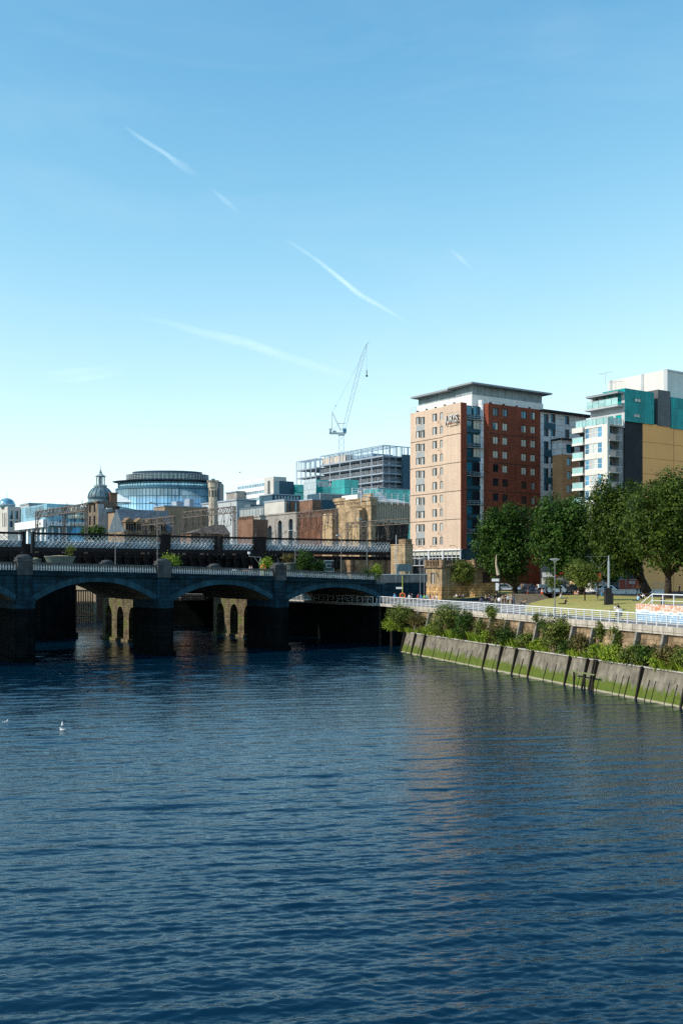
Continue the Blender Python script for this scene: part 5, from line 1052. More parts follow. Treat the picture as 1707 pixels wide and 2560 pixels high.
# ---------------------------------------------------------------- leaves, trees, shrubs
leaf_dark = leafmat('plane_tree_leaf', (.009,.03,.006), (.078,.155,.02)); leaf_mid = leafmat('lime_tree_leaf', (.012,.034,.006), (.105,.155,.02)); leaf_oliv = leafmat('shrub_leaf', (.04,.07,.012), (.22,.26,.05)); leaf_grn = leafmat('bright_weed_leaf', (.09,.17,.015), (.36,.44,.05)); leaf_brn = leafmat('dry_shrub_leaf', (.05,.05,.016), (.21,.17,.05))
bark = M('tree_bark', (.045,.034,.026), .95, var=.4, sc_=2, streak=.4, bump=.8)
def leaves(name, lobes, n, size, mat, seed, parent=None, loc=(0,0,0), flat=.0, fill=.25):
    g = np.random.default_rng(seed); L = np.array(lobes, float); area = (L[:,3]*L[:,4]+L[:,4]*L[:,5]+L[:,3]*L[:,5]); nc = max(4, n//9)
    k = g.choice(len(L), nc, p=area/area.sum()); d = g.normal(size=(nc,3)); d /= np.linalg.norm(d, axis=1, keepdims=True)
    r_ = np.where(g.random(nc) < fill, g.uniform(.35,.8,nc), g.uniform(.82,1.08,nc)); c = L[k,:3]+d*L[k,3:]*r_[:,None]
    keep = np.ones(nc, bool); c = c[keep]
    m = 9; tcl = g.random(len(c))**1.3
    sig = size*g.uniform(.7,1.7,len(c)); ctr = np.repeat(c, m, 0)+g.normal(size=(len(c)*m,3))*np.repeat(sig,m)[:,None]*np.array([1,1,.7]); dd = np.repeat(d, m, 0)
    nn = np.repeat(d*.8+g.normal(size=d.shape)*.45, m, 0)+g.normal(size=dd.shape)*.3+np.array([0,0,.5]); nn /= np.linalg.norm(nn, axis=1, keepdims=True)
    a = np.cross(nn, g.normal(size=nn.shape)); a /= np.linalg.norm(a, axis=1, keepdims=True); e = np.cross(nn, a); s = size*g.uniform(.55,1.15,len(nn))[:,None]
    v = np.stack([ctr-a*s*.62, ctr+e*s*.42+nn*s*.08, ctr+a*s*.62, ctr-e*s*.42+nn*s*.08], 1).reshape(-1,3)
    t = np.clip(np.repeat(tcl, m)*.75+g.random(len(nn))*.3-.05, 0, 1)
    me = npmesh(name, v, np.arange(len(v)).reshape(-1,4), [mat], False, np.repeat(t, 4)); return ob(name, me, parent, loc)
def gz(X, Y):
    s, w_ = Qi(X, Y)
    if w_ < 7.7: return 6.85
    if w_ < 36 and s > edge_s(w_): return hz(s, w_)
    return None
def tree(name, label, base, Y, box, n, size, mat, seed, trunk=.4, zb=8.2, lobes=11, group=None, lean=0):
    """base column, distance, crown box in photo pixels (x0, x1, top, bottom)"""
    X = (base-CX)/F*Y; t = thing(name, label, 'tree', (X, Y, zb), 0, group); g = random.Random(seed); s = Y/F
    x0, x1 = (box[0]-CX)*s-X, (box[1]-CX)*s-X; z1, z0 = zat(box[2], Y)-zb, zat(box[3], Y)-zb
    cx, cz, rx, rz = (x0+x1)/2, (z0+z1)/2, (x1-x0)/2, (z1-z0)/2; ll = []
    for i in range(lobes):
        th = 2*math.pi*i*.618+g.uniform(-.3,.3); v = -0.75+1.5*(i+.5)/lobes; q = math.sqrt(max(.05,1-v*v))*(.62 if v > -.4 else .5); k = g.uniform(.36,.5)*(1 if v < .4 else .82)
        ll.append((cx+math.cos(th)*q*rx, math.sin(th)*q*rx, cz+v*rz*.72, rx*k*1.1, rx*k*1.1, rz*k*.95))
    ll.append((cx, 0, cz, rx*.55, rx*.55, rz*.6))
    leaves('crown', ll, n, size, mat, seed, t, fill=.3)
    b = MB(); fork = max(1.2, z0*.85+.3) if z0 > 1.5 else z1*.2
    b.cyl((0,0,-.3),(0,0,.5),trunk*1.45,trunk*1.05,10); b.cyl((0,0,.5),(cx*.15,0,fork),trunk*1.05,trunk*.8,10)
    for q in ll[:-1:2]:
        m = Vector((cx*.15,0,fork)); e = Vector(q[:3]); mid = m.lerp(e,.5)+Vector((0,0,-.06*rz)); b.cyl(m,mid,trunk*.5,trunk*.32,7); b.cyl(mid,e,trunk*.32,trunk*.12,6)
    b.cyl((cx*.15,0,fork),(cx,0,cz+rz*.5),trunk*.75,trunk*.2,8); b.build('trunk', bark, t, smooth=True); return t
tree('plane_tree', 'rounded dark green plane tree nearest the hotel', 1287, 178, (1192,1326,1230,1468), 26000, .40, leaf_dark, 11, .42, 8.2, 12)
tree('plane_tree', 'broad dark plane tree above the parked truck', 1456, 168, (1332,1484,1206,1464), 30000, .40, leaf_dark, 12, .5, 8.2, 14)
tree('lime_tree', 'yellowing tree between the dark plane and the forked tree', 1617, 158, (1472,1612,1170,1455), 30000, .36, leaf_mid, 13, .75, 8.2, 13)
tree('lime_tree', 'tall forked tree with clear trunk at the right edge', 1668, 143, (1560,1795,1152,1440), 36000, .36, leaf_mid, 14, .55, 8.0, 15)
tree('plane_tree', 'dark tree half hidden behind the two big crowns', 1530, 180, (1455,1560,1300,1474), 16000, .42, leaf_dark, 15, .5, 8.2, 9)
tree('sapling', 'young slender tree on the lawn before the pavilion', 1156, 179, (1122,1187,1392,1463), 4200, .26, leaf_oliv, 16, .09, 7.35, 8)
p = gp(1461, 1502); tree('sapling', 'young round tree staked on the sunlit lawn', 1461, p[1], (1414,1500,1392,1474), 6000, .24, leaf_oliv, 17, .09, p[2], 8)
tree('sapling', 'small sapling with thin crown on the lawn by the steps', 1380, 150, (1366,1398,1440,1474), 900, .24, leaf_oliv, 18, .06, 7.9, 5)
tree('thin_tree', 'dark bushy tree rising behind the railway lattice', 235, 215, (205,262,1312,1350), 3000, .4, leaf_dark, 19, .15, 15.4, 6)
def shrub(label, x, y, w_, h, Y=None, at=None, mat=leaf_oliv, n=1500, size=.2, seed=1, group=None, name='shrub'):
    """a leafy clump whose foot is at photo pixel (x, y) or at point `at`, w_ by h metres"""
    loc = at or P(x, y, Y); w_ *= 1.2; h *= 1.15; n = int(n*1.3); t = thing(name, label, 'shrub', loc, 0, group); g = random.Random(seed)
    ll = [(g.uniform(-.3,.3)*w_, g.uniform(-.25,.25)*w_, h*(.35+.45*g.random()), w_*.27, w_*.27, h*.3) for _ in range(6)]
    leaves('foliage', ll, n, size, mat, seed, t, fill=.35); b = MB()
    for q in ll[:4]: b.cyl((0,0,-.1), q[:3], .05, .02, 5)
    b.build('stem', bark, t); return t
VG = 'shrubs along the quay ledge'
def QL(x, w_=1.6, z=3.05): return Q(sQ(x, w_), w_, z)
for i, (lab, x, w_, h, m, n, ww, z) in enumerate((
    ('big olive shrub at the far end of quay ledge', 1018, 5.0, 3.4, leaf_oliv, 3600, 1.5, 3.05), ('green bush hanging over the end of the quay', 985, 3.4, 2.4, leaf_grn, 2200, 1.0, 2.6), ('brown tinged bush beside the far olive shrub', 1050, 2.6, 2.6, leaf_brn, 1300, 1.7, 3.05),
    ('widest olive shrub reaching the coping of the quay', 1128, 5.2, 3.9, leaf_oliv, 4200, 1.7, 3.05), ('dark green shrub joined to the widest olive one', 1165, 3.4, 3.4, leaf_dark, 1800, 1.7, 3.05), ('small pale shrub sprouting from the quay coping', 1231, 1.5, 1.5, leaf_oliv, 700, 2.2, 6.0),
    ('reddish brown shrub below the pale coping sprout', 1245, 3.4, 2.6, leaf_brn, 1800, 1.5, 3.05), ('deep green bush next to the reddish shrub', 1275, 2.6, 1.8, leaf_dark, 1300, 1.4, 3.05), ('tall grey green shrub climbing the brown masonry', 1388, 3.2, 3.5, leaf_oliv, 2600, 1.6, 3.05),
    ('low dark shrub between two raking posts', 1424, 1.8, 1.7, leaf_dark, 900, 1.5, 3.05), ('rust tipped shrub above the timber landing', 1458, 2.2, 2.0, leaf_brn, 1300, 1.5, 3.05), ('trailing yellow green plant hanging from the coping', 1500, .9, 1.9, leaf_oliv, 700, 2.2, 4.6),
    ('pale leafed shrub with yellow tips near right edge', 1572, 1.7, 1.6, leaf_oliv, 1300, 1.5, 3.05), ('dark leafed shrub left of the last big bush', 1622, 1.8, 1.6, leaf_dark, 1300, 1.5, 3.05), ('big brownish bush at the right edge of the quay', 1680, 2.4, 2.0, leaf_brn, 2400, 1.5, 3.05), ('olive bush partly beyond the right edge', 1712, 2.2, 1.9, leaf_oliv, 1500, 1.5, 3.05),
    ('small sprig growing on the coping left of the mast', 1345, 1.0, .8, leaf_oliv, 400, 2.3, 6.1), ('mid green clump left of the widest olive shrub', 1090, 2.0, 1.7, leaf_grn, 1100, 1.5, 3.05), ('leafy climber between the dark and rust shrubs', 1198, 2.0, 2.4, leaf_oliv, 1200, 1.8, 3.05), ('low bright clump under the pale coping sprout', 1222, 1.6, 1.3, leaf_grn, 800, 1.2, 3.05), ('green bush midway between two tall shrubs', 1312, 2.2, 1.9, leaf_oliv, 1200, 1.6, 3.05),
    ('bright leafy clump left of the tall grey shrub', 1345, 1.3, 1.1, leaf_grn, 900, 1.3, 3.05), ('round bright bush right of the timber landing', 1492, 1.5, 1.3, leaf_grn, 1100, 1.3, 3.05), ('second round bright bush right of the landing', 1533, 1.5, 1.3, leaf_grn, 1100, 1.3, 3.05), ('weed clump hanging over the concrete, near right edge', 1600, 1.2, 1.0, leaf_oliv, 800, 1.1, 2.9), ('yellowish weed clump before the last brownish bush', 1650, 1.3, 1.1, leaf_grn, 900, 1.2, 3.0),
    ('ivy trailing down the masonry left of the mast', 1405, 1.0, 2.6, leaf_dark, 700, 2.25, 3.6), ('ivy patch below the coping near hanging plant', 1545, 1.2, 2.0, leaf_oliv, 600, 2.25, 4.2), ('weedy sprig under the coping by the tall shrub', 1360, 1.1, 1.2, leaf_dark, 420, 2.2, 5.2))):
    shrub(lab, x, 0, w_, h, at=QL(x, ww, z), mat=m, n=n, size=.2, seed=40+i, group=VG)
# the grass and weeds along the ledge, blade by blade in one uncounted mass
g = np.random.default_rng(5); vs = []; tt = []
for x0, x1, dens, hmax in ((985,1040,30,.9),(1040,1092,60,1.3),(1092,1156,60,1.5),(1156,1205,60,1.5),(1205,1250,40,1.0),(1250,1314,60,1.3),(1314,1360,35,1.1),(1360,1440,25,.9),(1440,1482,30,1.0),(1482,1512,75,1.6),(1515,1551,75,1.5),(1551,1650,35,1.1),(1650,1760,40,1.2)):
    sa, sb = sQ(x0,1.5), sQ(x1,1.5); n = int(abs(sb-sa)*dens*2.2)
    for _ in range(n):
        s_ = g.uniform(min(sa,sb), max(sa,sb))
        if math.sin(s_*2.1)+math.sin(s_*.83+1)+g.normal()*.4 < .35: continue
        ww = .75+abs(g.normal())*.45; h = hmax*g.uniform(.35,1.)*math.exp(-.15*(ww-1)); tl = g.uniform(-.45,.45,2)*h; tl[1] -= .2*h; wd = g.uniform(.05,.11); an = g.uniform(0,3.1)
        z0 = 2.85+.1*ww; c, q = math.cos(an)*wd, math.sin(an)*wd
        vs += [(s_-c,ww-q,z0),(s_+c,ww+q,z0),(s_+tl[0]*.6+c*.7,ww+tl[1]*.5+q*.7,z0+h*.62),(s_+tl[0],ww+tl[1],z0+h)]; tt += [g.random()]*4
o = ob('ledge_grass', npmesh('ledge_grass', np.array(vs), np.arange(len(vs)).reshape(-1,4), [leaf_grn], False, np.array(tt)), None, (8.9,149.4,0), QA)
tag(o, 'bright green grass and weeds growing along the quay ledge', 'grass', kind='stuff')
# greenery on the bridge
def Bp(x, y_, z=None):                                # a point on the bridge deck seen at photo column x, y_ metres behind its face
    O = off(BO, 0, y_); t = tU(x, O); q = off(O, t, 0); return (q[0], q[1], zp(t)-1.19 if z is None else z)
planter_m = M('mossy_stone_planter', (.15,.17,.15), .85, var=.3, streak=.3)
def planter(lab, x0, x1, y_, h=1.5):
    a, c = Bp(x0, y_), Bp(x1, y_); L_ = math.dist(a[:2], c[:2]); m = ((a[0]+c[0])/2,(a[1]+c[1])/2,a[2]); t = thing('planter', lab, 'planter', m, ANG)
    b = MB(); b.lathe([(.62,0),(.7,.3),(.95,h-.35),(1.02,h-.2),(1.02,h),(.9,h),(.88,h-.08),(.01,h-.08)], 24, sx=L_/2, sy=1.0); b.build('bowl', planter_m, t); b = MB(); b.lathe([(.86,h-.06),(.5,h+.05),(.02,h+.12)], 16, sx=L_/2); b.build('dry_soil', M('dry_straw', (.45,.36,.2), .95, var=.3), t); return m
m = planter('long shallow stone planter with dry grass on bridge', 112, 189, 9, 2.3)
p2 = planter('dark low planter beside the long grassy one', 74, 104, 10, 1.9)
p3 = planter('round green planter with wild bush by the pedestal', 710, 748, 9, 2.5)
shrub('tall grass tuft standing in the long bridge planter', 0,0,.8,1.4, at=(m[0]+1.3,m[1]+.9,m[2]+2.3), mat=leaf_oliv, n=240, size=.18, seed=71, name='grass_tuft')
for i, (lab, x, y_, zoff, w_, h, mt, n) in enumerate((('leafy plant climbing the second bridge pedestal', 428, 1.2, .3, 1.7, 2.1, leaf_grn, 1100), ('bright yellow green bush on the bridge by the third pedestal', 667, 4, .2, 1.9, 2.9, leaf_grn, 1700), ('wispy brown plant in the round planter', 722, 9, 2.4, 1.8, 1.6, leaf_brn, 500),
    ('largest dark green bush on the bridge deck', 763, 6, .2, 2.4, 4.0, leaf_dark, 2600), ('narrower bush right of the largest bridge bush', 797, 6, .2, 1.6, 2.9, leaf_dark, 1400), ('sprig growing through the balusters at bridge end', 914, .4, .0, 1.1, 1.9, leaf_dark, 600), ('green bush at the end of the balustrade', 940, .2, -.3, 1.3, 2.6, leaf_grn, 1100))):
    q = Bp(x, y_); shrub(lab, 0, 0, w_, h, at=(q[0],q[1],q[2]+zoff), mat=mt, n=n, size=.2, seed=80+i)
# ---------------------------------------------------------------- railway gantries
def gantry(label, xr_, xl_, ytop, y0=2.0, posts=(0,1), drops=7, zb=15.36):
    O = off(RO, 0, y0); a = tU(xr_, O); O2 = off(O, a, 0); L_ = tV(xl_, O2); zt_ = zat(ytop, O2[1])
    t = thing('railway_gantry', label, 'gantry', (*O2, zb), ANG+R(90), 'gantries over the railway'); h = zt_-zb   # local x runs away across the tracks
    for f in posts:
        b = MB(); x_ = L_*f
        for sx_, sy_ in ((-.22,-.22),(.22,-.22),(.22,.22),(-.22,.22)): b.bar((x_+sx_,sy_,0),(x_+sx_,sy_,h),.1)
        for k in range(int(h/.6)): b.bar((x_-.22,-.22,k*.6),(x_+.22,-.22,k*.6+.6),.05); b.bar((x_-.22,.22,k*.6+.6),(x_-.22,-.22,k*.6),.05)
        b.build('post', gan_m, t)
    b = MB(); n = int(L_/1.2)
    for yy in (-.25,.25):
        for zz_ in (h-1.25, h): b.bar((-.3,yy,zz_),(L_+.3,yy,zz_),.14)
        for k in range(n): x0, x1 = L_*k/n, L_*(k+1)/n; b.bar((x0,yy,h-1.25 if k % 2 else h),(x1,yy,h if k % 2 else h-1.25),.10)
    for f in posts:
        sg = 1 if f < .5 else -1; b.bar((L_*f,0,h-3),(L_*f+sg*1.6,0,h-1.3),.12)
    b.build('lattice_beam', gan_m, t)
    for k in range(drops):
        b = MB(); x_ = L_*(k+.5)/drops; dz = 2.4+.8*((k*7) % 3)/2; b.bar((x_,0,h-1.25),(x_,0,h-1.25-dz),.09); b.bar((x_,0,h-1.25-dz),(x_+1.1,.4,h-1.6-dz),.08); b.bar((x_+1.1,.4,h-1.6-dz),(x_+.2,.1,h-1.2),.06); b.cyl((x_,0,h-1.5-dz*.4),(x_,0,h-1.9-dz*.4),.14,n=6)
        if k % 2 == 0: b.bar((x_,0,h-1.2),(x_,0,h+.8),.08)
        b.build('dropper', gan_d, t)
gan_m = M('rusty_grey_gantry_steel', (.13,.112,.10), .7, var=.35, sc_=1.5); gan_d = M('dark_catenary_fitting', (.04,.035,.035), .6, var=.2)
gantry('far left gantry standing before the white shopping centre', 216, 93, 1259, posts=(0,.42,1)); gantry('railway gantry left of the octagonal tower foot', 436, 358, 1290, posts=(0,.5,1), drops=6); gantry('railway gantry between octagonal tower and arcade', 586, 461, 1266, posts=(0,.62,1), drops=8)
gantry('railway gantry against the sandstone window bays', 842, 744, 1272, posts=(0,1)); gantry('railway gantry before the station screen, next to hotel', 1030, 868, 1295, 8, posts=(.35,.75,1), drops=9)
mk = MB(); mk.cyl((0,0,0),(0,0,6.2),.12,.09,6); mk.bar((0,0,5),(1.9,0,5.4),.08); mk.bar((0,0,4.2),(1.9,0,5.4),.06); mk.bar((0,0,5.8),(-1.2,0,5.5),.07); mk.cyl((1.5,0,4.9),(1.5,0,4.5),.13,n=6); mk.cyl((-.9,0,5.5),(-.9,0,5.1),.12,n=6); mk.box(-.35,.35,-.2,.2,1.2,2.0)
mm = mk.mesh('mast', gan_m)
for i, (x, y_, lab, sc2) in enumerate(((318,10,'railway mast beside the tan brick block',.8),(372,12,'railway mast before the slate roofed wing',1.0),(402,6,'railway mast with signal below glass drum',1.1),(448,14,'railway mast left of the low slate shed',.9),(520,8,'railway mast in front of the octagonal tower',.8),(560,16,'railway mast at the slope of the slate shed',.9),(690,8,'railway mast against the arcade wall',.9),(722,14,'railway mast left of the dark red station brick',1.0),(802,10,'railway mast against the dark red brick wing',.95),(880,12,'railway mast before the station name',.85),(945,14,'railway mast by the dark shed opening',.9),(640,12,'railway mast by the brick gable',.8))):
    q = off(RO, tU(x, off(RO, 0, y_)), y_); o = ob('railway_mast', mm, None, (*q, 15.35), ANG+i*.9); o.scale = (sc2,)*3; tag(o, lab, 'mast', 'masts along the railway')
# ---------------------------------------------------------------- lamps, signs and other furniture
def pole_lamp(label, loc, h, arm=1.2, rz=0, kind='arm', mat=M('lamp_post_grey', (.17,.18,.19), .5, var=.1), group=None, r=.065):
    t = thing('street_lamp', label, 'street lamp', loc, rz, group); b = MB(); b.cyl((0,0,0),(0,0,1.1),r*1.7,r*1.6,10); b.cyl((0,0,1.1),(0,0,h),r*1.1,r*.7,10)
    if kind == 'arm': b.bar((0,0,h-.05),(arm,0,h+.25),.09)
    b.build('pole', mat, t); b = MB()
    if kind == 'arm': b.box(arm-.15,arm+.65,-.16,.16,h+.17,h+.34)
    else: b.lathe([(.1,h-.1),(.16,h),(.55,h+.22),(.6,h+.3),(.05,h+.34)], 14)
    b.build('lamp_head', M('pale_lamp_head', (.55,.56,.56), .4, var=0), t); return t
for lab, x, y_, ytop, rz, arm in (('slim lamp post on the bridge below the domed building', 289, 16, 1276, ANG, -1.3), ('slim lamp post on the bridge beneath the glass drum', 394, 16, 1261, ANG, -1.4), ('lamp post rising behind the round planter', 738, 14, 1330, ANG, -1.2), ('lamp post with grey base box on bridge, right of sign', 853, 14, 1342, ANG, -.9), ('tall lamp post with white arm near the bridge end', 917, 8, 1302, ANG, -1.9)):
    q = Bp(x, y_); pole_lamp(lab, q, zat(ytop, q[1])-q[2], arm, rz)
for lab, x, Y, ytop, zb_ in (('left of twin lamp posts beside the pavilion', 1050, 168, 1397, 6.85), ('right of twin lamp posts beside the pavilion', 1060, 169, 1394, 6.85), ('white disc topped lamp post just behind the railing', 1386, 115.5, 1397, 6.86)):
    pole_lamp(lab, ((x-CX)/F*Y, Y, zb_), zat(ytop, Y)-zb_-.3, kind='disc', group='disc topped promenade lamps')
q = Bp(990, 5); t = thing('banner_pole', 'grey pole with a pale hanging banner at bridge end', 'banner pole', (q[0],q[1],10.2), ANG); h = zat(1338, q[1])-10.2; b = MB(); b.cyl((0,0,0),(0,0,h),.1,.07,8); b.build('pole', grey_metal, t); b = MB(); b.box(.15,.75,-.02,.02,1.2,3.2); b.build('banner', M('pale_banner', (.55,.62,.55), .8, var=.1), t)
q = Bp(822, 6); t = thing('direction_sign', 'white edged direction sign on two posts on the bridge', 'road sign', q, ANG); b = MB(); b.cyl((-.7,0,0),(-.7,0,1.6),.06); b.cyl((.7,0,0),(.7,0,1.6),.06); b.build('post', grey_metal, t)
b = MB(); b.box(-1.0,1.0,-.05,.02,1.3,3.2); b.build('panel', M('green_grey_sign', (.06,.10,.10), .5, var=0), t); b = MB(); b.box(-1.0,1.0,-.07,-.051,3.08,3.2); b.box(-1.0,1.0,-.07,-.051,1.3,1.42); b.box(-1.0,-.9,-.07,-.051,1.42,3.08); b.box(.9,1.0,-.07,-.051,1.42,3.08); b.box(-.6,.55,-.07,-.051,2.55,2.65); b.box(-.6,.55,-.07,-.051,1.95,2.05); b.box(-.6,-.5,-.07,-.051,2.05,2.55); b.build('border', white_m, t)
q = Bp(832, 5); t = thing('traffic_light', 'dark traffic light right of the direction sign', 'traffic light', q, ANG); b = MB(); b.cyl((0,0,0),(0,0,2.9),.06); b.build('pole', black_m, t); b = MB(); b.box(-.2,.2,-.15,.15,1.9,3.1); b.build('head', black_m, t); b = MB()
for k in range(3): b.cyl((.21,0,2.1+k*.36),(.35,0,2.1+k*.36),.12,n=8)
b.build('visor', black_m, t)
q = Bp(1012, 4); t = thing('road_sign_back', 'large grey back of a road sign on two posts', 'road sign', (q[0],q[1],10.2), ANG); b = MB(); b.cyl((-1.1,.1,0),(-1.1,.1,3.2),.07); b.cyl((1.0,.1,0),(1.0,.1,3.2),.07); b.build('post', grey_metal, t); b = MB(); b.yprism([(-1.4,1.9),(-1.75,2.5),(-1.4,3.2),(1.4,3.2),(1.4,1.9)], -.03, .03); b.build('panel', M('grey_sign_back', (.20,.26,.27), .5, var=.1), t)
q = Bp(652, 6); t = thing('signal_mast', 'thin mast with angled signal bracket on the bridge', 'mast', q, ANG); b = MB(); z_ = zat(1393,q[1])-q[2]; b.cyl((0,0,0),(0,0,z_),.07); b.bar((0,0,z_),(-2.1,0,z_+.1),.06); b.bar((-2.1,0,z_+.1),(-2.1,0,z_+.7),.06); b.bar((-1.2,0,z_),(-.3,0,z_-1),.05); b.bar((-.3,0,z_-1),(0,0,z_-.1),.05); b.build('pole', grey_metal, t); b = MB(); b.box(-2.3,-1.95,-.15,.15,z_+.5,z_+.85); b.build('signal_head', white_m, t)
def lifebuoy(label, loc, h, rz=0):
    t = thing('lifebuoy_post', label, 'lifebuoy', loc, rz); b = MB(); b.cyl((0,0,0),(0,0,h),.06,n=8); b.build('post', M('yellow_green_post', (.42,.45,.08), .5, var=0), t)
    b = MB(); R_, r_ = .38, .09; vs = [((R_+r_*math.cos(v))*math.cos(u), -.14+r_*math.sin(v), 1.45+(R_+r_*math.cos(v))*math.sin(u)) for u in np.linspace(0,2*math.pi,16,endpoint=False) for v in np.linspace(0,2*math.pi,6,endpoint=False)]
    b.add(vs, [(i*6+j, i*6+(j+1)%6, ((i+1)%16)*6+(j+1)%6, ((i+1)%16)*6+j) for i in range(16) for j in range(6)]); b.build('ring', M('orange_lifebuoy', (.75,.17,.05), .5, var=0), t)
q = Q(sQ(1005,2.9), 2.95, 6.86); lifebuoy('orange ring buoy on a tall yellow green post by railing', q, 4.6)
q = Bp(657, 2); lifebuoy('orange ring buoy on the bridge beside the bright bush', q, 2.3, ANG)
q = Q(sQ(1001,3.3), 3.6, 6.86); t = thing('finger_sign', 'small white finger sign by the far end of railing', 'sign post', q, 0); b = MB(); b.cyl((0,0,0),(0,0,2.9),.05); b.build('post', grey_metal, t); b = MB(); b.box(-1.0,.1,-.04,.04,2.45,2.75); b.build('finger', white_m, t)
# dark signpost with white plates beside the crowd
X, Y = (1245-CX)/F*149, 149; t = thing('information_totem', 'dark double signpost with white plates above the crowd', 'sign post', (X,Y,6.85), 0); b = MB(); b.box(-.28,-.08,-.08,.08,0,5.0); b.box(.12,.3,-.08,.08,0,4.6); b.build('post', black_m, t); b = MB(); b.box(-.42,-.0,-.13,-.085,2.4,3.5); b.build('white_plate', white_m, t); b = MB(); b.box(-.95,.1,-.1,.1,3.75,4.15); b.build('finger_plate', white_m, t); b = MB(); b.cyl((.0,.0,4.7),(-.35,0,6.3),.28,.14,8); b.cyl((-.35,0,6.3),(-.3,.1,7.7),.14,.05,7); b.build('carved_top', M('bleached_timber', (.42,.33,.24), .8, var=.2), t)
# lamp mast with a dark base and wire arms on the promenade
X, Y = (1520.5-CX)/F*128, 128; t = thing('wired_mast', 'pale mast with wire bracket on a black square base', 'mast', (X,Y,6.86), 0); h = zat(1389, Y)-6.86; b = MB(); b.prism([(-.55,-.55),(.55,-.55),(.55,.55),(-.55,.55)], 0, 1.0); b.prism([(-.48,-.48),(.48,-.48),(.48,.48),(-.48,.48)], 1.0, 2.4); b.prism([(-.5,-.3),(.3,-.3),(.3,.3),(-.5,.3)], 2.4, 3.1); b.build('base', M('black_mast_base', (.022,.022,.024), .6, var=.2), t); b = MB(); b.cyl((0,0,2.4),(0,0,h-.7),.16,.14,10); b.cyl((0,0,h-.7),(0,0,h),.09,.07,8); b.build('pole', M('pale_blue_grey_pole', (.27,.31,.35), .4, var=.05), t); b = MB(); b.bar((0,0,h-.1),(-3.1,0,h-.15),.03); b.bar((0,0,h-.2),(-1.3,0,h-1.6),.03); b.bar((-1.3,0,h-1.6),(-2.4,0,h-.2),.03); b.bar((-1.3,0,h-1.6),(-.4,0,h-2.8),.03); b.build('wire_bracket', MC['lamp_post_grey'], t)
X, Y = (1493-CX)/F*146, 146; t = thing('no_entry_sign', 'thin black post with a small red sign among parked cars', 'road sign', (X,Y,7.9), 0); b = MB(); b.cyl((0,0,0),(0,0,3.9),.07); b.build('post', black_m, t); b = MB(); b.box(-.1,.5,-.06,.0,2.7,3.9); b.build('plate', M('red_sign', (.55,.06,.05), .5, var=.1), t)
for lab, x, Y in (('black bollard at the head of the stone steps', 1365, 173), ('black bollard behind the disc topped lamp', 1400, 170), ('slim black post standing near the sapling by steps', 1383, 158)):
    t = thing('bollard', lab, 'bollard', ((x-CX)/F*Y, Y, 8.2 if Y > 165 else 7.95), 0, 'bollards along the street'); b = MB(); b.lathe([(.16,0),(.15,.9),(.19,.95),(.19,1.05),(.12,1.12),(.02,1.18)], 10); b.build('post', black_m, t)
# painted platform with its railing, at the right
pl = thing('painted_platform', 'raised seating platform with orange and blue painted wall', 'platform', Q(sQ(1588,7.0), 7.0, 6.86), QA)
def graf(n, L, tc, cur, mixc, noise, ramp):
    sx = n.nodes.new('ShaderNodeSeparateXYZ'); L(tc.outputs['Object'], sx.inputs[0]); f = n.nodes.new('ShaderNodeMath'); f.operation = 'MULTIPLY_ADD'; L(noise(1.3, 4), f.inputs[0]); f.inputs[1].default_value = .8; L(sx.outputs[2], f.inputs[2])
    a = mixc(ramp(f.outputs[0], 1.28, 1.36, 0, 1), cur, (.74,.74,.72,1)); a = mixc(ramp(f.outputs[0], 1.46, 1.54, 0, 1), a, mixc(ramp(noise(2.6,3), .47, .53, 0, 1), (.55,.24,.13,1), (.56,.48,.41,1)))
    return mixc(ramp(noise(3.2,2), .60, .63, 0, 1), a, (.70,.72,.74,1))
b = MB(); b.box(0,34,0,.35,0,1.78); b.box(0,.35,.36,6,0,1.7); b.build('painted_wall', M('painted_mural_wall', (.22,.36,.50), .8, var=.1, extra=graf), pl)
MB().box(.36,34,.36,7,1.5,1.7).build('deck', pave, pl)
pp = MB(); pp.box(-.04,.04,-.04,.04,0,1.08)
ppm = pp.mesh('rail_post', white_metal)
for k in range(16): ob('rail_post', ppm, pl, (2.6+k*1.75, .18, 1.78))
b = MB(); b.bar((2.6,.18,2.86),(34,.18,2.86),.09); b.bar((2.6,.18,2.2),(34,.18,2.2),.05); b.bar((2.6,.18,2.86),(.1,.18,1.5),.07); b.bar((2.6,.18,2.2),(.8,.18,1.2),.05); b.bar((.1,.18,0),(.1,.18,1.5),.07); b.build('handrail', white_metal, pl)
# hoarding and barriers across the street
X0, X1, Yh = (1546-CX)/F*176, (1615-CX)/F*176, 176
t = thing('red_hoarding', 'dark red site hoarding with a small white notice', 'hoarding', (X0,Yh,8.2), 0); b = MB(); b.box(0,X1-X0,0,.08,.7,2.45); b.build('panel', M('dark_red_hoarding', (.33,.085,.055), .7, var=.1), t); b = MB(); L_ = X1-X0; b.box(L_*.36,L_*.58,-.04,-.005,1.7,2.2); b.build('notice', M('pale_notice', (.5,.42,.38), .7, var=0), t); b = MB()
for k in range(5): b.cyl((L_*k/4,-.1,0),(L_*k/4,-.1,2.5),.04,n=6)
b.bar((0,-.1,2.5),(L_,-.1,2.5),.06); b.build('fence_frame', grey_metal, t)
bar_ = MB(); bar_.xprism([(-.3,0),(-.28,.2),(-.12,.35),(-.1,.8),(.1,.8),(.12,.35),(.28,.2),(.3,0)], 0, 2.3)
bmsh = bar_.mesh('traffic_barrier', M('white_plastic_barrier', (.72,.66,.6), .5, var=.1))
for i, lab in enumerate(('white traffic barrier under the left end of hoarding', 'second white barrier along the hoarding foot', 'third white barrier along the hoarding foot', 'white traffic barrier by the big forked trunk')): tag(ob('traffic_barrier', bmsh, None, (X0-2+i*2.4, 173, 8.2), 0), lab, 'barrier', 'white barriers along the hoarding')
fp = MB()
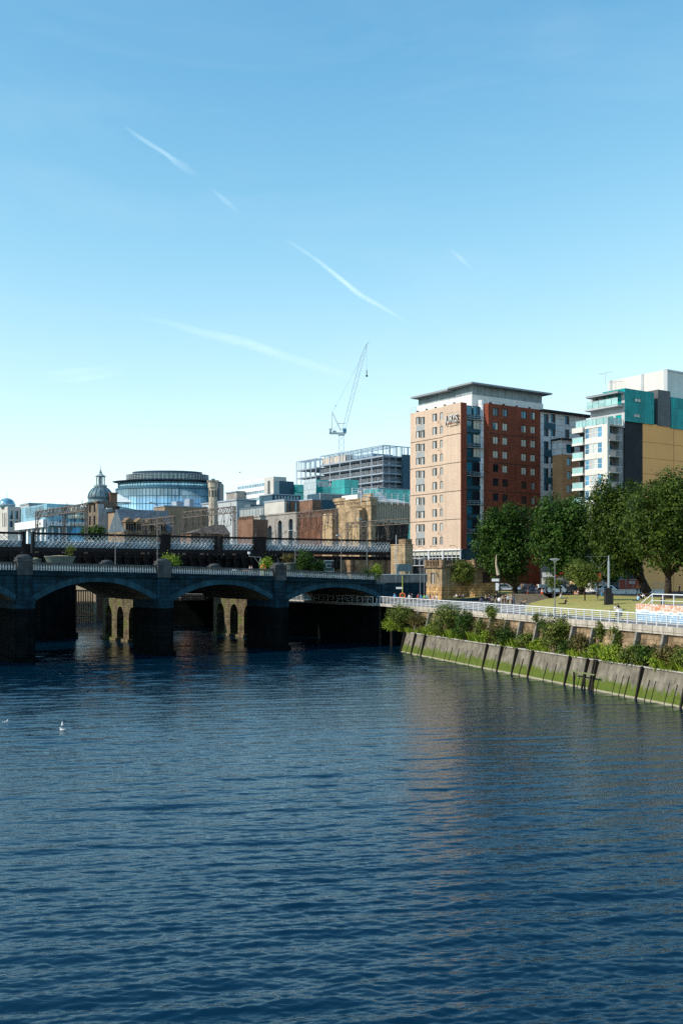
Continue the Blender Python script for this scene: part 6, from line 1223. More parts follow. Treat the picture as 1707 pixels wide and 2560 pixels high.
for z_ in (.1,1.9): fp.bar((0,0,z_),(3.2,0,z_),.045)
for k in range(17): fp.bar((k*.2,0,.1),(k*.2,0,1.9),.02 if k % 8 else .045)
fm = fp.mesh('site_fence', grey_metal)
for i, (x, lab) in enumerate(((1458,'mesh fence panel left of the white car'),(1512,'mesh fence panel right of the white car'),(1632,'mesh fence panel between the two big trunks'))): tag(ob('site_fence', fm, None, ((x-CX)/F*178,178,8.2), 0), lab, 'fence', 'mesh fence panels by the street')
cone = MB(); cone.box(-.2,.2,-.2,.2,0,.05); cone.lathe([(.15,.05),(.03,.75)], 10); cone.lathe([(.115,.26),(.085,.46)], 10, mi=1)
cm = cone.mesh('traffic_cone', [M('orange_cone', (.75,.12,.04), .6, var=0), white_m])
for x, lab, Y in ((1354,'orange and white cone in front of the flatbed truck',175),(1318,'orange and white cone beside the two pedestrians',178),(1444,'orange and white cone by the plane trunk',172)):
    o = ob('traffic_cone', cm, None, ((x-CX)/F*Y,Y,8.2)); o.scale = (1.25,)*3; tag(o, lab, 'traffic cone')
t = thing('white_site_kiosk', 'grey site cabin with red and white sign under trees', 'kiosk', ((1372-CX)/F*196,196,8.2), 0); b = MB(); b.box(-1.0,3.2,0,2.5,0,2.6); b.build('cabin', M('grey_cabin', (.35,.34,.33), .7, var=.1), t); b = MB(); b.box(-1.3,1.0,-.2,.1,2.8,3.7); b.build('white_sign', white_m, t); b = MB(); b.box(1.05,3.0,-.2,.1,3.0,3.7); b.build('red_sign', MC['red_sign'], t); b = MB(); b.cyl((-.8,-.05,0),(-.8,-.05,2.8),.09); b.build('post', grey_metal, t)
# ---------------------------------------------------------------- vehicles
tyre_m = M('tyre_rubber', (.015,.015,.016), .8, var=0); rim_m = M('wheel_rim', (.45,.46,.48), .35, metal=.6, var=0); carglass = glass('car_glass', (.015,.02,.025), .05, cell=(9,9)); lampr = M('red_tail_lamp', (.35,.02,.02), .3, var=0); lampw = M('clear_head_lamp', (.7,.7,.7), .2, var=0)
def wheelset(t, xs_, half, r=.32):
    for x_ in xs_:
        for sy_ in (-1, 1):
            b = MB(); b.cyl((x_,sy_*half-.1,r),(x_,sy_*half+.1,r),r,n=18); wv = b.build('wheel', tyre_m, t); b = MB(); b.cyl((x_,sy_*(half+.103)-.015,r),(x_,sy_*(half+.103)+.015,r),r*.66,n=14); b.build('rim', rim_m, wv)
def car(label, loc, rz, paint, suv=False, cat='car'):
    t = thing('parked_car', label, cat, loc, rz); h = .22 if suv else 0; W = .87
    low = [(-2.15,.35),(-2.18,.62),(-2.1,.86+h),(-1.55,.93+h),(.95,.93+h),(1.85,.80+h),(2.13,.66+h),(2.16,.40),(2.0,.28),(-2.0,.28)]
    b = MB(); b.yprism(low, -W, W); vs = b.v; b.v = [(x, y*(.93 if abs(x) > 2 else 1), z) for x, y, z in vs]
    roof = [(-1.95,.92+h),(-1.45,1.42+h*1.3),(-.9,1.5+h*1.3),(.15,1.47+h*1.3),(1.0,.92+h)] if not suv else [(-2.1,.92+h),(-1.9,1.45+h*1.3),(-1.2,1.52+h*1.3),(.15,1.48+h*1.3),(.95,.92+h)]
    n = len(roof); v0 = [(x, -W*(1 if i in (0,n-1) else .78), z) for i, (x, z) in enumerate(roof)]; v1 = [(x, -y, z) for x, y, z in v0]
    b.add(v0+v1, [tuple(range(n)), tuple(range(2*n-1,n-1,-1))]+[(i,n+i,n+i+1,i+1) for i in range(n-1)]); b.build('body', paint, t)
    g = MB()
    for sy_ in (-1, 1):
        q = [(roof[0][0]+.35,.97+h),(roof[1][0]+.22,1.36+h*1.3),(.1,1.40+h*1.3),(.82,.97+h)]
        g.add([(x, sy_*(W*(1.005 if z < 1+h else .82)), z) for x, z in q], [(0,1,2,3)])
    g.add([(.22,-W*.7,1.43+h*1.3),(.22,W*.7,1.43+h*1.3),(1.0,W*.86,.95+h),(1.0,-W*.86,.95+h)], [(0,1,2,3)]); g.add([(roof[1][0]-.06,-W*.7,1.38+h*1.3),(roof[1][0]-.06,W*.7,1.38+h*1.3),(roof[0][0]-.03,W*.85,.97+h),(roof[0][0]-.03,-W*.85,.97+h)], [(0,1,2,3)]); g.build('windows', carglass, t)
    for sy_ in (-1, 1): MB().box(2.0,2.17,sy_*.62-.16,sy_*.62+.16,.62+h,.76+h).build('headlight', lampw, t); MB().box(-2.19,-2.05,sy_*.66-.13,sy_*.66+.13,.66+h,.86+h).build('tail_light', lampr, t); MB().box(.6,.72,sy_*.98-.1,sy_*.98+.1,.98+h,1.12+h).build('wing_mirror', paint, t)
    wheelset(t, (-1.32, 1.34), W-.1, .36 if suv else .31); MB().box(-2.2,-2.17,-.26,.26,.48,.6).build('number_plate', M('yellow_plate', (.6,.45,.05), .5, var=0), t); return t
def paint(n, c=(.5,.5,.5), r=.25, met=.0): return M(n, c, r, metal=met, var=0, spec=.6)
def street(x, Y): return ((x-CX)/F*Y, Y, 8.2)
car('silver blue parked car beside the lamp post', street(1383,176), R(170), paint('silver_blue_paint', (.34,.46,.56), met=.3))
car('black parked estate seen from behind, right of silver car', street(1412,181), R(60), paint('black_car_paint', (.015,.016,.018)), True)
car('white parked car by the red hoarding', street(1507,176), R(195), paint('white_car_paint', (.78,.79,.80)))
car('blue parked car under the plane tree by the totem', street(1321,196), R(20), paint('blue_car_paint', (.05,.16,.30)))
car('dark grey car behind the white car', street(1535,183), R(185), paint('grey_car_paint', (.06,.065,.075)))
car('white parked car in the shade behind the totem', street(1262,200), R(10), paint('white_car_paint'))
tk = thing('flatbed_truck', 'white flatbed truck parked behind the silver car', 'truck', street(1384,186), R(4)); b = MB(); b.box(-2.9,.55,-1.0,1.0,.95,1.5); b.box(-3.0,.6,-1.05,1.05,.86,.95); b.build('flatbed', paint('white_truck_paint', (.82,.82,.82), .4), tk)
b = MB(); b.yprism([(.75,.45),(.75,2.35),(1.0,2.45),(2.0,2.4),(2.65,1.5),(2.75,1.3),(2.78,.45)], -.98, .98); b.build('cab', MC['white_truck_paint'], tk); b = MB(); b.add([(2.06,-.85,2.3),(2.06,.85,2.3),(2.69,.9,1.48),(2.69,-.9,1.48)], [(0,1,2,3)])
for sy_ in (-1,1): b.add([(1.05,sy_*.985,1.5),(1.05,sy_*.985,2.25),(1.95,sy_*.985,2.25),(2.45,sy_*.985,1.5)], [(0,1,2,3)])
b.build('windscreen', carglass, tk); MB().box(-2.8,2.5,-.4,.4,.5,.86).build('chassis', black_m, tk); wheelset(tk, (-1.7,1.75), .85, .4); b = MB(); b.bar((.68,-.9,.95),(.68,-.9,2.4),.07); b.bar((.68,.9,.95),(.68,.9,2.4),.07); b.bar((.68,-.9,2.4),(.68,.9,2.4),.07); b.build('headboard', MC['white_truck_paint'], tk)
MB().box(3.2,4.6,-.8,.8,.3,1.5).build('toolbox', M('green_grey_box', (.12,.17,.16), .6, var=.1), tk)
# a small workboat moored under the arch
q = P(101, 1591, 181); bt = thing('moored_workboat', 'small dark workboat with rails moored under left arch', 'boat', (q[0],q[1],0), R(-100)); b = MB(); sec = [(-3,.95),(-1.5,1.15),(0,1.2),(1.6,1.0),(2.8,.5),(3.4,.05)]; vs = []
for x_, w_ in sec: vs += [(x_,-w_,1.0+.08*max(0,x_)),(x_,-w_*.75,-.2),(x_,w_*.75,-.2),(x_,w_,1.0+.08*max(0,x_))]
b.add(vs, [(i*4+j,i*4+j+1,i*4+j+5,i*4+j+4) for i in range(5) for j in range(3)]+[(0,1,2,3)]+[(i*4+3,i*4,i*4+4,i*4+7) for i in range(5)]); b.build('hull', M('navy_hull', (.02,.035,.05), .5, var=.1), bt)
b = MB(); b.box(-1.6,.6,-.75,.75,1.05,2.7); b.build('cabin', M('grey_boat_cabin', (.05,.08,.10), .5, var=.1), bt); b = MB(); b.box(-1.62,-1.605,-.6,.6,1.9,2.5); b.box(-1.3,.3,-.765,-.755,1.9,2.5); b.build('cabin_window', gl_dark, bt)
b = MB()
for x_ in (-2.9,-2.2,.9,1.8): b.bar((x_,-.9,1.05),(x_,-.9,2.0),.05); b.bar((x_,.9,1.05),(x_,.9,2.0),.05)
for sy_ in (-1,1): b.bar((-2.9,sy_*.9,2.0),(1.8,sy_*.9,2.0),.05)
b.build('guard_rail', grey_metal, bt); b = MB(); b.cyl((-.5,-.5,2.7),(-.5,-.5,6.4),.05,.03); b.build('mast', white_metal, bt)
for k, y_ in enumerate((-.45,.3)): b = MB(); b.cyl((-3.1,y_,.4),(-3.0,y_,.6),.16,n=8); b.build('fender', white_m, bt)
# timber palisade on the far bank, seen through the left arch
ps = thing('timber_palisade', 'row of black timber piles before a sunlit wall, under left arch', 'palisade', (-67.5,236,0), R(-2)); MB().box(0,9,1.6,2.2,-2,9.5).build('backing_wall', M('sunlit_render_wall', (.60,.47,.32), .9, var=.2, sc_=.5, streak=.2), ps)
pile = MB(); pile.cyl((0,0,-2),(0,0,7.6),.15,n=7); pme = pile.mesh('pile', post_m)
for k in range(17): ob('pile', pme, ps, (-.1+k*.55,0,0))
for z_ in (1.6,4.3,7.4): MB().box(-.3,9.2,-.25,-.16,z_,z_+.4).build('waling', post_m, ps)
wj = thing('dark_jetty', 'dark jetty with a thin pale railing under the middle arch', 'jetty', P(418,1500,224)[:2]+(0,), R(8)); MB().box(-2,9.5,0,6,-2,5.6).build('jetty_wall', pier_shade, wj); b = MB()
for x_ in np.arange(-1.9, 9.5, 1.2): b.bar((x_,.1,5.6),(x_,.1,6.7),.06)
b.bar((-1.9,.1,6.7),(9.4,.1,6.7),.07); b.bar((-1.9,.1,6.2),(9.4,.1,6.2),.05); b.build('railing', white_metal, wj)
# ---------------------------------------------------------------- gulls
gull_w = M('white_plumage', (.8,.8,.79), .8, var=0); gull_g = M('grey_plumage', (.22,.24,.27), .8, var=0)
def gull_mesh():
    b = MB(); b.lathe([(.0,-.26),(.06,-.22),(.1,-.1),(.11,.02),(.09,.14),(.05,.22),(.0,.25)], 10); b.v = [(z*1.0, x, y*.8+.06) for x, y, z in b.v]; k = len(b.v); c = MB(); c.lathe([(0,-.06),(.05,-.03),(.058,.01),(.04,.05),(0,.065)], 8); b.add([(x+.2,y,z+.2) for x,y,z in c.v], c.f); b.cyl((.15,0,.1),(.19,0,.19),.06,.045,8); b.cyl((.25,0,.2),(.31,0,.185),.018,.004,5,1)
    b.add([(.1,-.1,.12),(-.3,-.05,.12),(-.34,0,.13),(-.3,.05,.12),(.1,.1,.12),(0,0,.17)], [(0,1,5),(1,2,5),(2,3,5),(3,4,5)], 1); return b.mesh('gull', [gull_w, gull_g], True)
gm = gull_mesh()
for i, (x, y, lab) in enumerate(((14,1807,'swimming gull at the left edge of the river'),(157,1813,'white gull swimming, farther of the close pair'),(158,1826,'gull swimming just in front of the white one'))): o = ob('gull', gm, None, gp(x, y, .02), R(40+i*70)); o.scale = (.95,)*3; tag(o, lab, 'gull', 'gulls on the river')
g = random.Random(8)
for i in range(20): x = 748+i*5.2+g.uniform(-2,2); o = ob('gull', gm, None, gp(x, 1579+g.uniform(-1.5,1.5), .02), g.uniform(0,6)); o.scale = (1.1,)*3; tag(o, 'gull resting in the flock under the right arch', 'gull', 'gulls flocking in the shade of the right arch')
b = MB(); b.lathe([(0,-.28),(.07,-.15),(.09,.05),(.05,.2),(0,.27)], 8); b.v = [(z, x, y) for x, y, z in b.v]; 
for s_ in (-1,1): b.add([(.1,s_*.05,.03),(-.1,s_*.05,.03),(.02,s_*.45,.22),(.14,s_*.42,.22),(-.05,s_*.85,.05)], [(0,1,2,3),(3,2,4)])
o = b.build('flying_gull', M('dark_bird', (.10,.11,.12), .8, var=0), None, P(600,1181,200), R(60)); o.scale = (1.0,)*3; tag(o, 'small bird flying above the pale office block', 'bird')
# ---------------------------------------------------------------- vapour trails
vm = bpy.data.materials.new('vapour_trail'); vm.use_nodes = True; n = vm.node_tree; n.nodes.clear(); L = n.links.new
at = n.nodes.new('ShaderNodeAttribute'); at.attribute_name = 'tint'; tc = n.nodes.new('ShaderNodeTexCoord'); nz = n.nodes.new('ShaderNodeTexNoise'); nz.inputs['Scale'].default_value = .0035; nz.inputs['Detail'].default_value = 5; L(tc.outputs['Object'], nz.inputs['Vector'])
mr = n.nodes.new('ShaderNodeMapRange'); L(nz.outputs['Fac'], mr.inputs[0]); mr.inputs[1].default_value = .3; mr.inputs[2].default_value = .7; mr.inputs[3].default_value = .55; mr.inputs[4].default_value = 1.1
mu = n.nodes.new('ShaderNodeMath'); mu.operation = 'MULTIPLY'; L(at.outputs['Fac'], mu.inputs[0]); L(mr.outputs[0], mu.inputs[1])
dd_ = n.nodes.new('ShaderNodeBsdfDiffuse'); dd_.inputs[0].default_value = (.9,.9,.9,1); tl_ = n.nodes.new('ShaderNodeBsdfTranslucent'); tl_.inputs[0].default_value = (.9,.9,.9,1); df = n.nodes.new('ShaderNodeAddShader'); L(dd_.outputs[0], df.inputs[0]); L(tl_.outputs[0], df.inputs[1])
tr = n.nodes.new('ShaderNodeBsdfTransparent'); ms = n.nodes.new('ShaderNodeMixShader'); L(mu.outputs[0], ms.inputs[0]); L(tr.outputs[0], ms.inputs[1]); L(df.outputs[0], ms.inputs[2]); mo = n.nodes.new('ShaderNodeOutputMaterial'); L(ms.outputs[0], mo.inputs[0])
def trail(label, pts, Y=8000, dens=.35):
    """pts: (photo x, y, half width in pixels)"""
    q = np.array(pts, float); t = np.linspace(0, 1, 48); k = np.linspace(0, 1, len(q)); c = np.stack([np.interp(t, k, q[:,i]) for i in range(3)], 1)
    for _ in range(6): c[1:-1] = (c[:-2]+2*c[1:-1]+c[2:])/4
    d = np.gradient(c[:,:2], axis=0); d /= np.linalg.norm(d, axis=1, keepdims=True); vs = []; tt = []; m = 12
    for i, (x, y, hw) in enumerate(c):
        for j in range(m):
            a = 2*math.pi*j/m; o_ = math.cos(a)*hw; X, Yy, Z = P(x-d[i,1]*o_, y+d[i,0]*o_, Y); vs.append((X, Yy+math.sin(a)*hw/F*Y, Z)); tt.append(dens*math.sin(a)**2*min(1, 2.2*t[i], 2.2*(1-t[i]))*.62)
    f = [(i*m+j, i*m+(j+1)%m, (i+1)*m+(j+1)%m, (i+1)*m+j) for i in range(47) for j in range(m)]
    tag(ob('vapour_trail', npmesh('vapour_trail', np.array(vs), np.array(f), [vm], True, np.array(tt))), label, 'vapour trail', 'vapour trails in the sky')
trail('short thick vapour trail high on the left', [(308,312,4),(335,334,6),(375,360,7),(415,384,6),(440,405,10),(465,420,13),(500,442,7)], dens=.28)
trail('faint broken remnant below the left vapour trail', [(520,466,4),(548,488,7),(575,512,8),(602,534,5)], dens=.16)
trail('bright curved vapour trail near the middle of sky', [(704,591,3),(790,648,6),(850,696,7),(900,738,8),(955,768,7),(1024,808,4)], dens=.5)
trail('long faint vapour trail passing behind the crane', [(325,790,5),(420,806,9),(510,834,12),(620,858,14),(730,897,13),(840,930,12),(960,974,8)], dens=.26)
trail('small faint wisp right of the bright trail', [(1118,618,4),(1150,645,7),(1182,675,5)], dens=.16)
trail('broad pale streak low at the left', [(80,945,14),(200,938,20),(330,922,12)], dens=.14)
# ---------------------------------------------------------------- people
SK = {'pelvis':(0,0,.95,.125),'chest':(0,0,1.28,.14),'neck':(0,.01,1.47,.052),'chin':(0,.035,1.555,.07),'head':(0,.015,1.635,.092),'crown':(0,0,1.70,.06)}
for s_, n_ in ((-1,'l'),(1,'r')):
    SK.update({n_+'hip':(s_*.09,0,.88,.09),n_+'knee':(s_*.1,.02,.49,.06),n_+'ankle':(s_*.1,-.01,.09,.043),n_+'toe':(s_*.115,.16,.04,.036),n_+'sh':(s_*.185,0,1.40,.058),n_+'elbow':(s_*.235,-.02,1.12,.042),n_+'wrist':(s_*.235,.06,.88,.03),n_+'palm':(s_*.235,.085,.81,.034)})
EDG = [('pelvis','chest'),('chest','neck'),('neck','chin'),('chin','head'),('head','crown')]+[(a, b) for n_ in 'lr' for a, b in (('pelvis',n_+'hip'),(n_+'hip',n_+'knee'),(n_+'knee',n_+'ankle'),(n_+'ankle',n_+'toe'),('chest',n_+'sh'),(n_+'sh',n_+'elbow'),(n_+'elbow',n_+'wrist'),(n_+'wrist',n_+'palm'))]
skin_m = [M('skin_pale', (.55,.34,.25), .6, var=0), M('skin_tan', (.42,.24,.16), .6, var=0), M('skin_brown', (.2,.11,.07), .6, var=0)]
hair_m = [M('dark_hair', (.02,.015,.012), .7, var=0), M('brown_hair', (.09,.05,.025), .7, var=0), M('fair_hair', (.38,.26,.12), .7, var=0)]
def cloth(nm, c): return M(nm, c, .85, var=.08, sc_=3)
SH = {k: cloth(k+'_top', c) for k, c in dict(white=(.75,.75,.75), black=(.02,.02,.022), blue=(.08,.32,.60), green=(.18,.50,.10), grey=(.22,.23,.24), red=(.42,.06,.05), orange=(.75,.2,.05), pale_blue=(.35,.55,.72), navy=(.02,.035,.07), tan=(.45,.33,.22), pink=(.65,.35,.36), olive=(.13,.13,.08)).items()}
TR = [cloth('dark_trousers', (.018,.02,.026)), cloth('denim', (.06,.10,.18)), cloth('pale_shorts', (.40,.36,.30))]; SHOE = cloth('shoe', (.03,.03,.03))
PM = {}
def pose(name, ch):
    sk = {k: list(v) for k, v in SK.items()}
    for k, v in ch.items(): sk[k][:3] = v
    names = list(sk); me = bpy.data.meshes.new('person_'+name); me.from_pydata([sk[k][:3] for k in names], [(names.index(a), names.index(b)) for a, b in EDG], [])
    o = bpy.data.objects.new('tmp', me); COL.objects.link(o); o.modifiers.new('s', 'SKIN'); sv = me.skin_vertices[0].data
    for i, k in enumerate(names): sv[i].radius = (sk[k][3],)*2 if k not in ('chest','pelvis') else (sk[k][3]*1.12, sk[k][3]*.86); sv[i].use_root = k == 'pelvis'
    m = o.modifiers.new('d', 'SUBSURF'); m.levels = m.render_levels = 1
    dg = bpy.context.evaluated_depsgraph_get(); out = bpy.data.meshes.new_from_object(o.evaluated_get(dg)); bpy.data.objects.remove(o)
    V_ = [tuple(v.co) for v in out.vertices]; F_ = [tuple(p.vertices) for p in out.polygons]; b = MB(); b.v = V_; b.f = F_
    bones = []
    for a, c in EDG:
        lab = 0 if a in ('neck','chin','head') or c.endswith('wrist') or c.endswith('palm') else 2 if ('hip' in c or 'knee' in c or 'ankle' in c) else 3 if 'toe' in c else 1
        bones.append((Vector(sk[a][:3]), Vector(sk[c][:3]), lab))
    for f in F_:
        c = sum((Vector(V_[i]) for i in f), Vector())/len(f); best = (9, 0)
        for a, e, lab in bones:
            d = e-a; t = max(0, min(1, (c-a).dot(d)/d.length_squared)); q = (c-a-d*t).length
            if q < best[0]: best = (q, lab)
        b.m.append(best[1])
    for n_, s_ in (('l',-1),('r',1)):                 # four fingers and a thumb, each its own length
        w_, p_ = Vector(sk[n_+'wrist'][:3]), Vector(sk[n_+'palm'][:3]); d = (p_-w_).normalized(); sd = d.cross(Vector((s_,0,.2))).normalized()
        for k, ln in enumerate((.075,.085,.08,.062)): a = p_+d*.02+sd*(.028-.018*k); e = a+d*ln*.6; b.cyl(a, e, .0095, .0085, 5); b.cyl(e, e+(d*.7+Vector((-s_*.4,0,0))).normalized()*ln*.45, .0085, .006, 5)
        a = p_-d*.03+sd*.03; b.cyl(a, a+(d*.6+sd*.8).normalized()*.055, .011, .007, 5)
    h = Vector(sk['head'][:3]); ch_ = Vector(sk['chin'][:3]); up = (Vector(sk['crown'][:3])-ch_).normalized(); fw = Vector((0,1,0)); fw = (fw-up*fw.dot(up)).normalized()
    b.cyl(h+fw*.085-up*.005, h+fw*.115-up*.035, .009, .016, 5)
    for s_ in (-1,1): b.cyl(h+Vector((s_*.088,0,-.01)), h+Vector((s_*.102,-.01,-.01)), .028, .02, 6)
    body = b.mesh('person', [skin_m[0], SH['white'], TR[0], SHOE], True)
    hb = MB(); hb.lathe([(.101*math.cos(t), .112*math.sin(t)) for t in np.linspace(-.15,1.5,7)], 12); hb.v = [tuple(h+Vector((x, y-.018, 0))+up*(z+.01)) for x, y, z in hb.v]; hb.lathe([(.0,-.12),(.06,-.1),(.085,-.02),(.08,.05),(.0,.07)], 10, h.x, h.y-.045); k = 50; hb.v[-k:] = [(x,y,z+h.z) for x,y,z in hb.v[-k:]]
    eb = MB()
    for s_ in (-1,1): e = h+fw*.088+Vector((s_*.033,0,.008)); eb.box(e.x-.012,e.x+.012,e.y-.012,e.y+.006,e.z-.007,e.z+.007)
    PM[name] = (body, hb.mesh('hair', hair_m[0], True), eb.mesh('eyes', black_m))
pose('stand', {})
pose('arms_folded', {'lelbow':(-.25,.02,1.13),'lwrist':(-.06,.19,1.17),'lpalm':(.01,.2,1.18),'relbow':(.25,.02,1.13),'rwrist':(.06,.17,1.13),'rpalm':(-.01,.19,1.12),'lankle':(-.13,.03,.09),'ltoe':(-.17,.19,.04)})
pose('walk', {'lknee':(-.1,.2,.52),'lankle':(-.1,.30,.13),'ltoe':(-.1,.46,.12),'rknee':(.1,-.05,.48),'rankle':(.1,-.32,.14),'rtoe':(.1,-.2,.04),'lelbow':(-.24,-.14,1.13),'lwrist':(-.22,-.1,.9),'lpalm':(-.22,-.07,.83),'relbow':(.24,.08,1.13),'rwrist':(.21,.25,.98),'rpalm':(.2,.31,.95)})
sit = {'pelvis':(0,0,.12),'chest':(0,-.06,.46),'neck':(0,-.05,.65),'chin':(0,-.02,.73),'head':(0,-.04,.81),'crown':(0,-.05,.88)}
for s_, n_ in ((-1,'l'),(1,'r')): sit.update({n_+'hip':(s_*.1,.03,.12),n_+'knee':(s_*.13,.42,.42),n_+'ankle':(s_*.12,.68,.09),n_+'toe':(s_*.13,.84,.05),n_+'sh':(s_*.185,-.06,.58),n_+'elbow':(s_*.25,.13,.42),n_+'wrist':(s_*.17,.33,.47),n_+'palm':(s_*.13,.39,.47)})
pose('sit', sit); s2 = dict(sit)
for s_, n_ in ((-1,'l'),(1,'r')): s2.update({n_+'knee':(s_*.12,.46,.14),n_+'ankle':(s_*.12,.86,.08),n_+'toe':(s_*.15,.92,.2),n_+'elbow':(s_*.27,-.2,.32),n_+'wrist':(s_*.27,-.3,.09),n_+'palm':(s_*.27,-.33,.04)})
pose('lounge', s2); s3 = {k: (v[0], v[1], v[2]+.36) for k, v in sit.items()}
for s_, n_ in ((-1,'l'),(1,'r')): s3.update({n_+'knee':(s_*.13,.45,.50),n_+'ankle':(s_*.13,.46,.09),n_+'toe':(s_*.14,.62,.05)})
pose('bench', s3)
def person(label, x, Y, ps_, top, rz, z=None, tr=0, sk_=0, hr=0, group=None, s=1.0, at=None):
    X = (x-CX)/F*Y; zz_ = z if z is not None else gz(X, Y) or 6.86
    body, hair, eyes = PM[ps_]; o = ob('person', body, None, (X, Y, zz_), R(rz)); o.scale = (s,)*3; tag(o, label, 'person', group)
    for i, m in enumerate((skin_m[sk_], SH[top], TR[tr])): o.material_slots[i].link = 'OBJECT'; o.material_slots[i].material = m
    h = ob('hair', hair, o); h.material_slots[0].link = 'OBJECT'; h.material_slots[0].material = hair_m[hr]; ob('eyes', eyes, o); return o
GA, GB, GL = 'people by the far railing', 'crowd on the shaded path', 'people sitting on the lawn'
for a in (('person in bright blue top alone left of the buoy',986,163,'walk','blue',120,6.86,0,0,0,GA),('person in dark clothes right behind the ring buoy',1000,160,'stand','black',40,6.86,1,0,1,GA),
 ('person in pale grey top facing away by the railing',1023,158,'stand','white',10,6.86,0,0,1,GA),('person in black next to the pale grey top',1030,160,'arms_folded','black',80,6.86,0,0,0,GA),('person in red trousers crowd, tan top, left of blue shirts',1045,157,'stand','red',200,6.86,1,0,1,GA),
 ('person in sky blue shirt left of the green one',1052,156,'stand','blue',30,6.86,1,0,0,GA),('person in lime green shirt at the railing',1060,156,'arms_folded','green',150,6.86,0,0,0,GA),('person in pale blue hoodie right of the green shirt',1067,156,'stand','pale_blue',20,6.86,1,0,2,GA),
 ('person in dark navy between pale hoodie and pink top',1075,158,'stand','navy',250,6.86,0,0,0,GA),('person in pink top against the railing',1083,152,'stand','pink',180,6.86,0,1,0,GA),('person in white and teal top at right of railing group',1091,153,'arms_folded','pale_blue',100,6.86,0,0,0,GA),
 ('person in navy at the left end of the shaded crowd',1203,152,'stand','navy',20,6.86,1,0,1,GB),('person with a white bag colour top, left side of crowd',1214,154,'arms_folded','tan',70,6.86,0,0,0,GB),('person in black with folded arms behind olive shirt',1222,157,'arms_folded','black',160,6.86,0,0,0,GB),('person in olive shirt standing before the totem',1232,146,'stand','olive',0,6.86,0,0,1,GB),
 ('tall person in black beside the totem post',1240,156,'stand','black',90,6.86,0,0,0,GB,1.05),('person in bright white shirt in front of the totem',1247,142,'stand','white',-20,6.86,1,0,0,GB),('person in tan top right of the white shirt',1256,153,'stand','tan',200,6.86,0,1,0,GB),
 ('person in black, third from right in crowd',1263,155,'arms_folded','black',130,6.86,0,0,0,GB),('person in white shirt at right of the crowd',1269,150,'stand','white',30,6.86,0,0,0,GB),('person in grey at the right end of the crowd',1279,153,'stand','grey',60,6.86,0,0,1,GB),('person in pale grey partly shaded, last of the crowd',1284,150,'walk','grey',100,6.86,1,0,1,GB),
 ('person in blue seen between black coated pair in crowd',1227,151,'stand','navy',300,6.86,0,0,0,GB),('person in white top sitting under the pavilion sapling',1140,177.5,'sit','white',130,7.3,2,0,1,GL),('person in black sitting close to the white top',1148,177.8,'sit','black',200,7.32,0,0,0,GL),('person in grey sitting right of the sapling stem',1157,178,'lounge','grey',160,7.35,0,0,1,GL)):
    person(*a)
for lab, x, y, ps_, top, rz, tr, hr in (('person in black seated alone on the middle of lawn',1412,1511,'lounge','black',100,0,0),('person in white lying back near the lamp post',1402,1497,'lounge','white',250,1,1),('person in orange tinted top seated by the plane trunk',1437,1489,'sit','orange',200,2,1),('tanned person seated at the corner of steps and path',1312,1513,'sit','tan',60,0,0),
 ('fair haired person in black beside the mast base',1543,1527,'lounge','black',110,2,2),('person in white bending by the mast base',1538,1530,'sit','white',200,2,1),('person in navy seated behind the thin black post',1494,1491,'sit','navy',150,1,0),('person in blue seated left of the mast on lawn',1504,1491,'lounge','blue',220,1,1),('person in dark grey seated in the group near white car',1512,1490,'sit','grey',100,0,0),
 ('person in black seated in shade near the wide trunk',1600,1501,'sit','black',30,0,0),('person in pale top lounging in the tree shade',1593,1503,'lounge','pale_blue',120,1,1),('person in white and black beside the shaded pair',1606,1498,'sit','white',150,0,0)):
    p = gp(x, y); person(lab, x, p[1], ps_, top, rz, p[2], tr, 0, hr, GL)
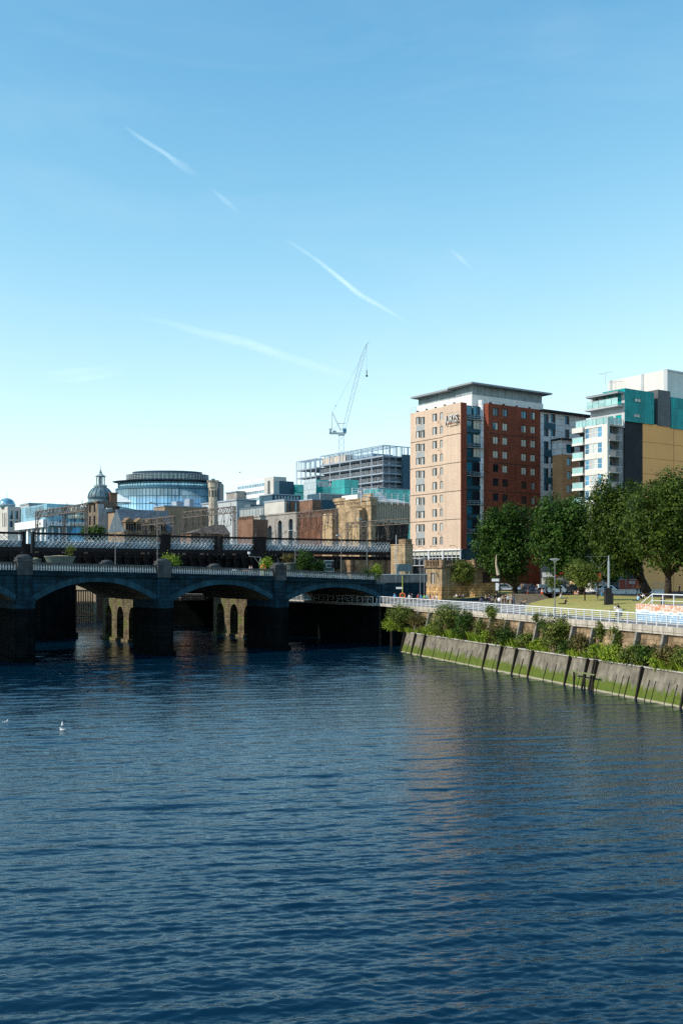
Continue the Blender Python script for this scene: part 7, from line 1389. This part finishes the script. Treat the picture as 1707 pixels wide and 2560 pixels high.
for a in (('person in orange jacket standing behind the wide trunk',1592,170,'stand','orange',180,8.2,0,0,0),('person in orange jacket bending beside the trunk',1600,171,'arms_folded','orange',220,8.2,0,0,1),('person in black walking by the custom house wall',1697,168,'walk','black',80,8.2,0,0,0),('pedestrian in black at the head of the steps',1341,173,'stand','black',120,8.2,1,0,0),('pedestrian in dark blue beside the cone',1329,177,'walk','navy',60,8.2,1,0,1),('pedestrian in pale pink beyond the steps',1318,180,'walk','pink',80,8.2,2,0,1),('bare armed pedestrian under the plane tree',1303,186,'stand','tan',200,8.2,2,1,0),('second pedestrian under the plane tree',1307,188,'stand','tan',20,8.2,0,1,1)): person(*a)
for lab, s_, w_, top, rz, hr in (('person in white sitting on the painted platform edge',12.5,2.0,'white',180,0),('person in orange top sitting on platform at right edge',14.2,2.3,'orange',180,0),('person in pink sitting behind the platform railing',4.5,4.2,'pink',170,1),('person in dark top at the platform rail corner',1.6,2.2,'black',160,0)):
    q0_ = sQ(1588,7.0); q = Q(q0_+s_, 7.0+w_, 8.56); person(lab, CX+q[0]/q[1]*F, q[1], 'sit', top, rz, q[2], 1, 0, hr)
for lab, x, y_, top, rz in (('person in white crossing the bridge by the lifebuoy',625,3,'white',70),('person in pink crossing the bridge behind the white one',630,4,'pink',80),('person in blue on the boardwalk under right arch',0,0,'blue',0)):
    if x: q = Bp(x, y_); person(lab, x, q[1], 'walk', top, rz, q[2], 0, 0, 1)
    else: q = off((0,162), 6.9, 9)+(6.85,); person(lab, CX+q[0]/q[1]*F, q[1], 'walk', top, 160, 6.86, 1, 0, 0)
# pushchair and picnic bits by the railing, small things beside the people
q = Q(sQ(1541,4.2), 4.4, 6.86); t = thing('pushchair', 'black and white pushchair standing behind the railing', 'pushchair', q, R(20)); b = MB(); b.xprism([(-.35,.55),(-.3,1.0),(.1,.95),(.35,.6),(.1,.45)], -.24, .24); b.build('seat', M('black_canvas', (.03,.03,.035), .8, var=.1), t); b = MB(); b.xprism([(-.38,.95),(-.3,1.2),(0,1.25),(.12,1.0)], -.25, .25); b.build('hood', white_m, t); b = MB()
for sx_ in (-.22,.22): b.bar((sx_,-.4,1.05),(sx_,.35,.15),.03); b.bar((sx_,.3,.6),(sx_,-.3,.15),.03)
b.bar((-.22,-.4,1.05),(.22,-.4,1.05),.03); b.build('frame', grey_metal, t)
for sx_ in (-.25,.25):
    for sy_ in (-.32,.36): b = MB(); b.cyl((sx_-.02,sy_,.14),(sx_+.02,sy_,.14),.14,n=12); b.build('wheel', tyre_m, t)
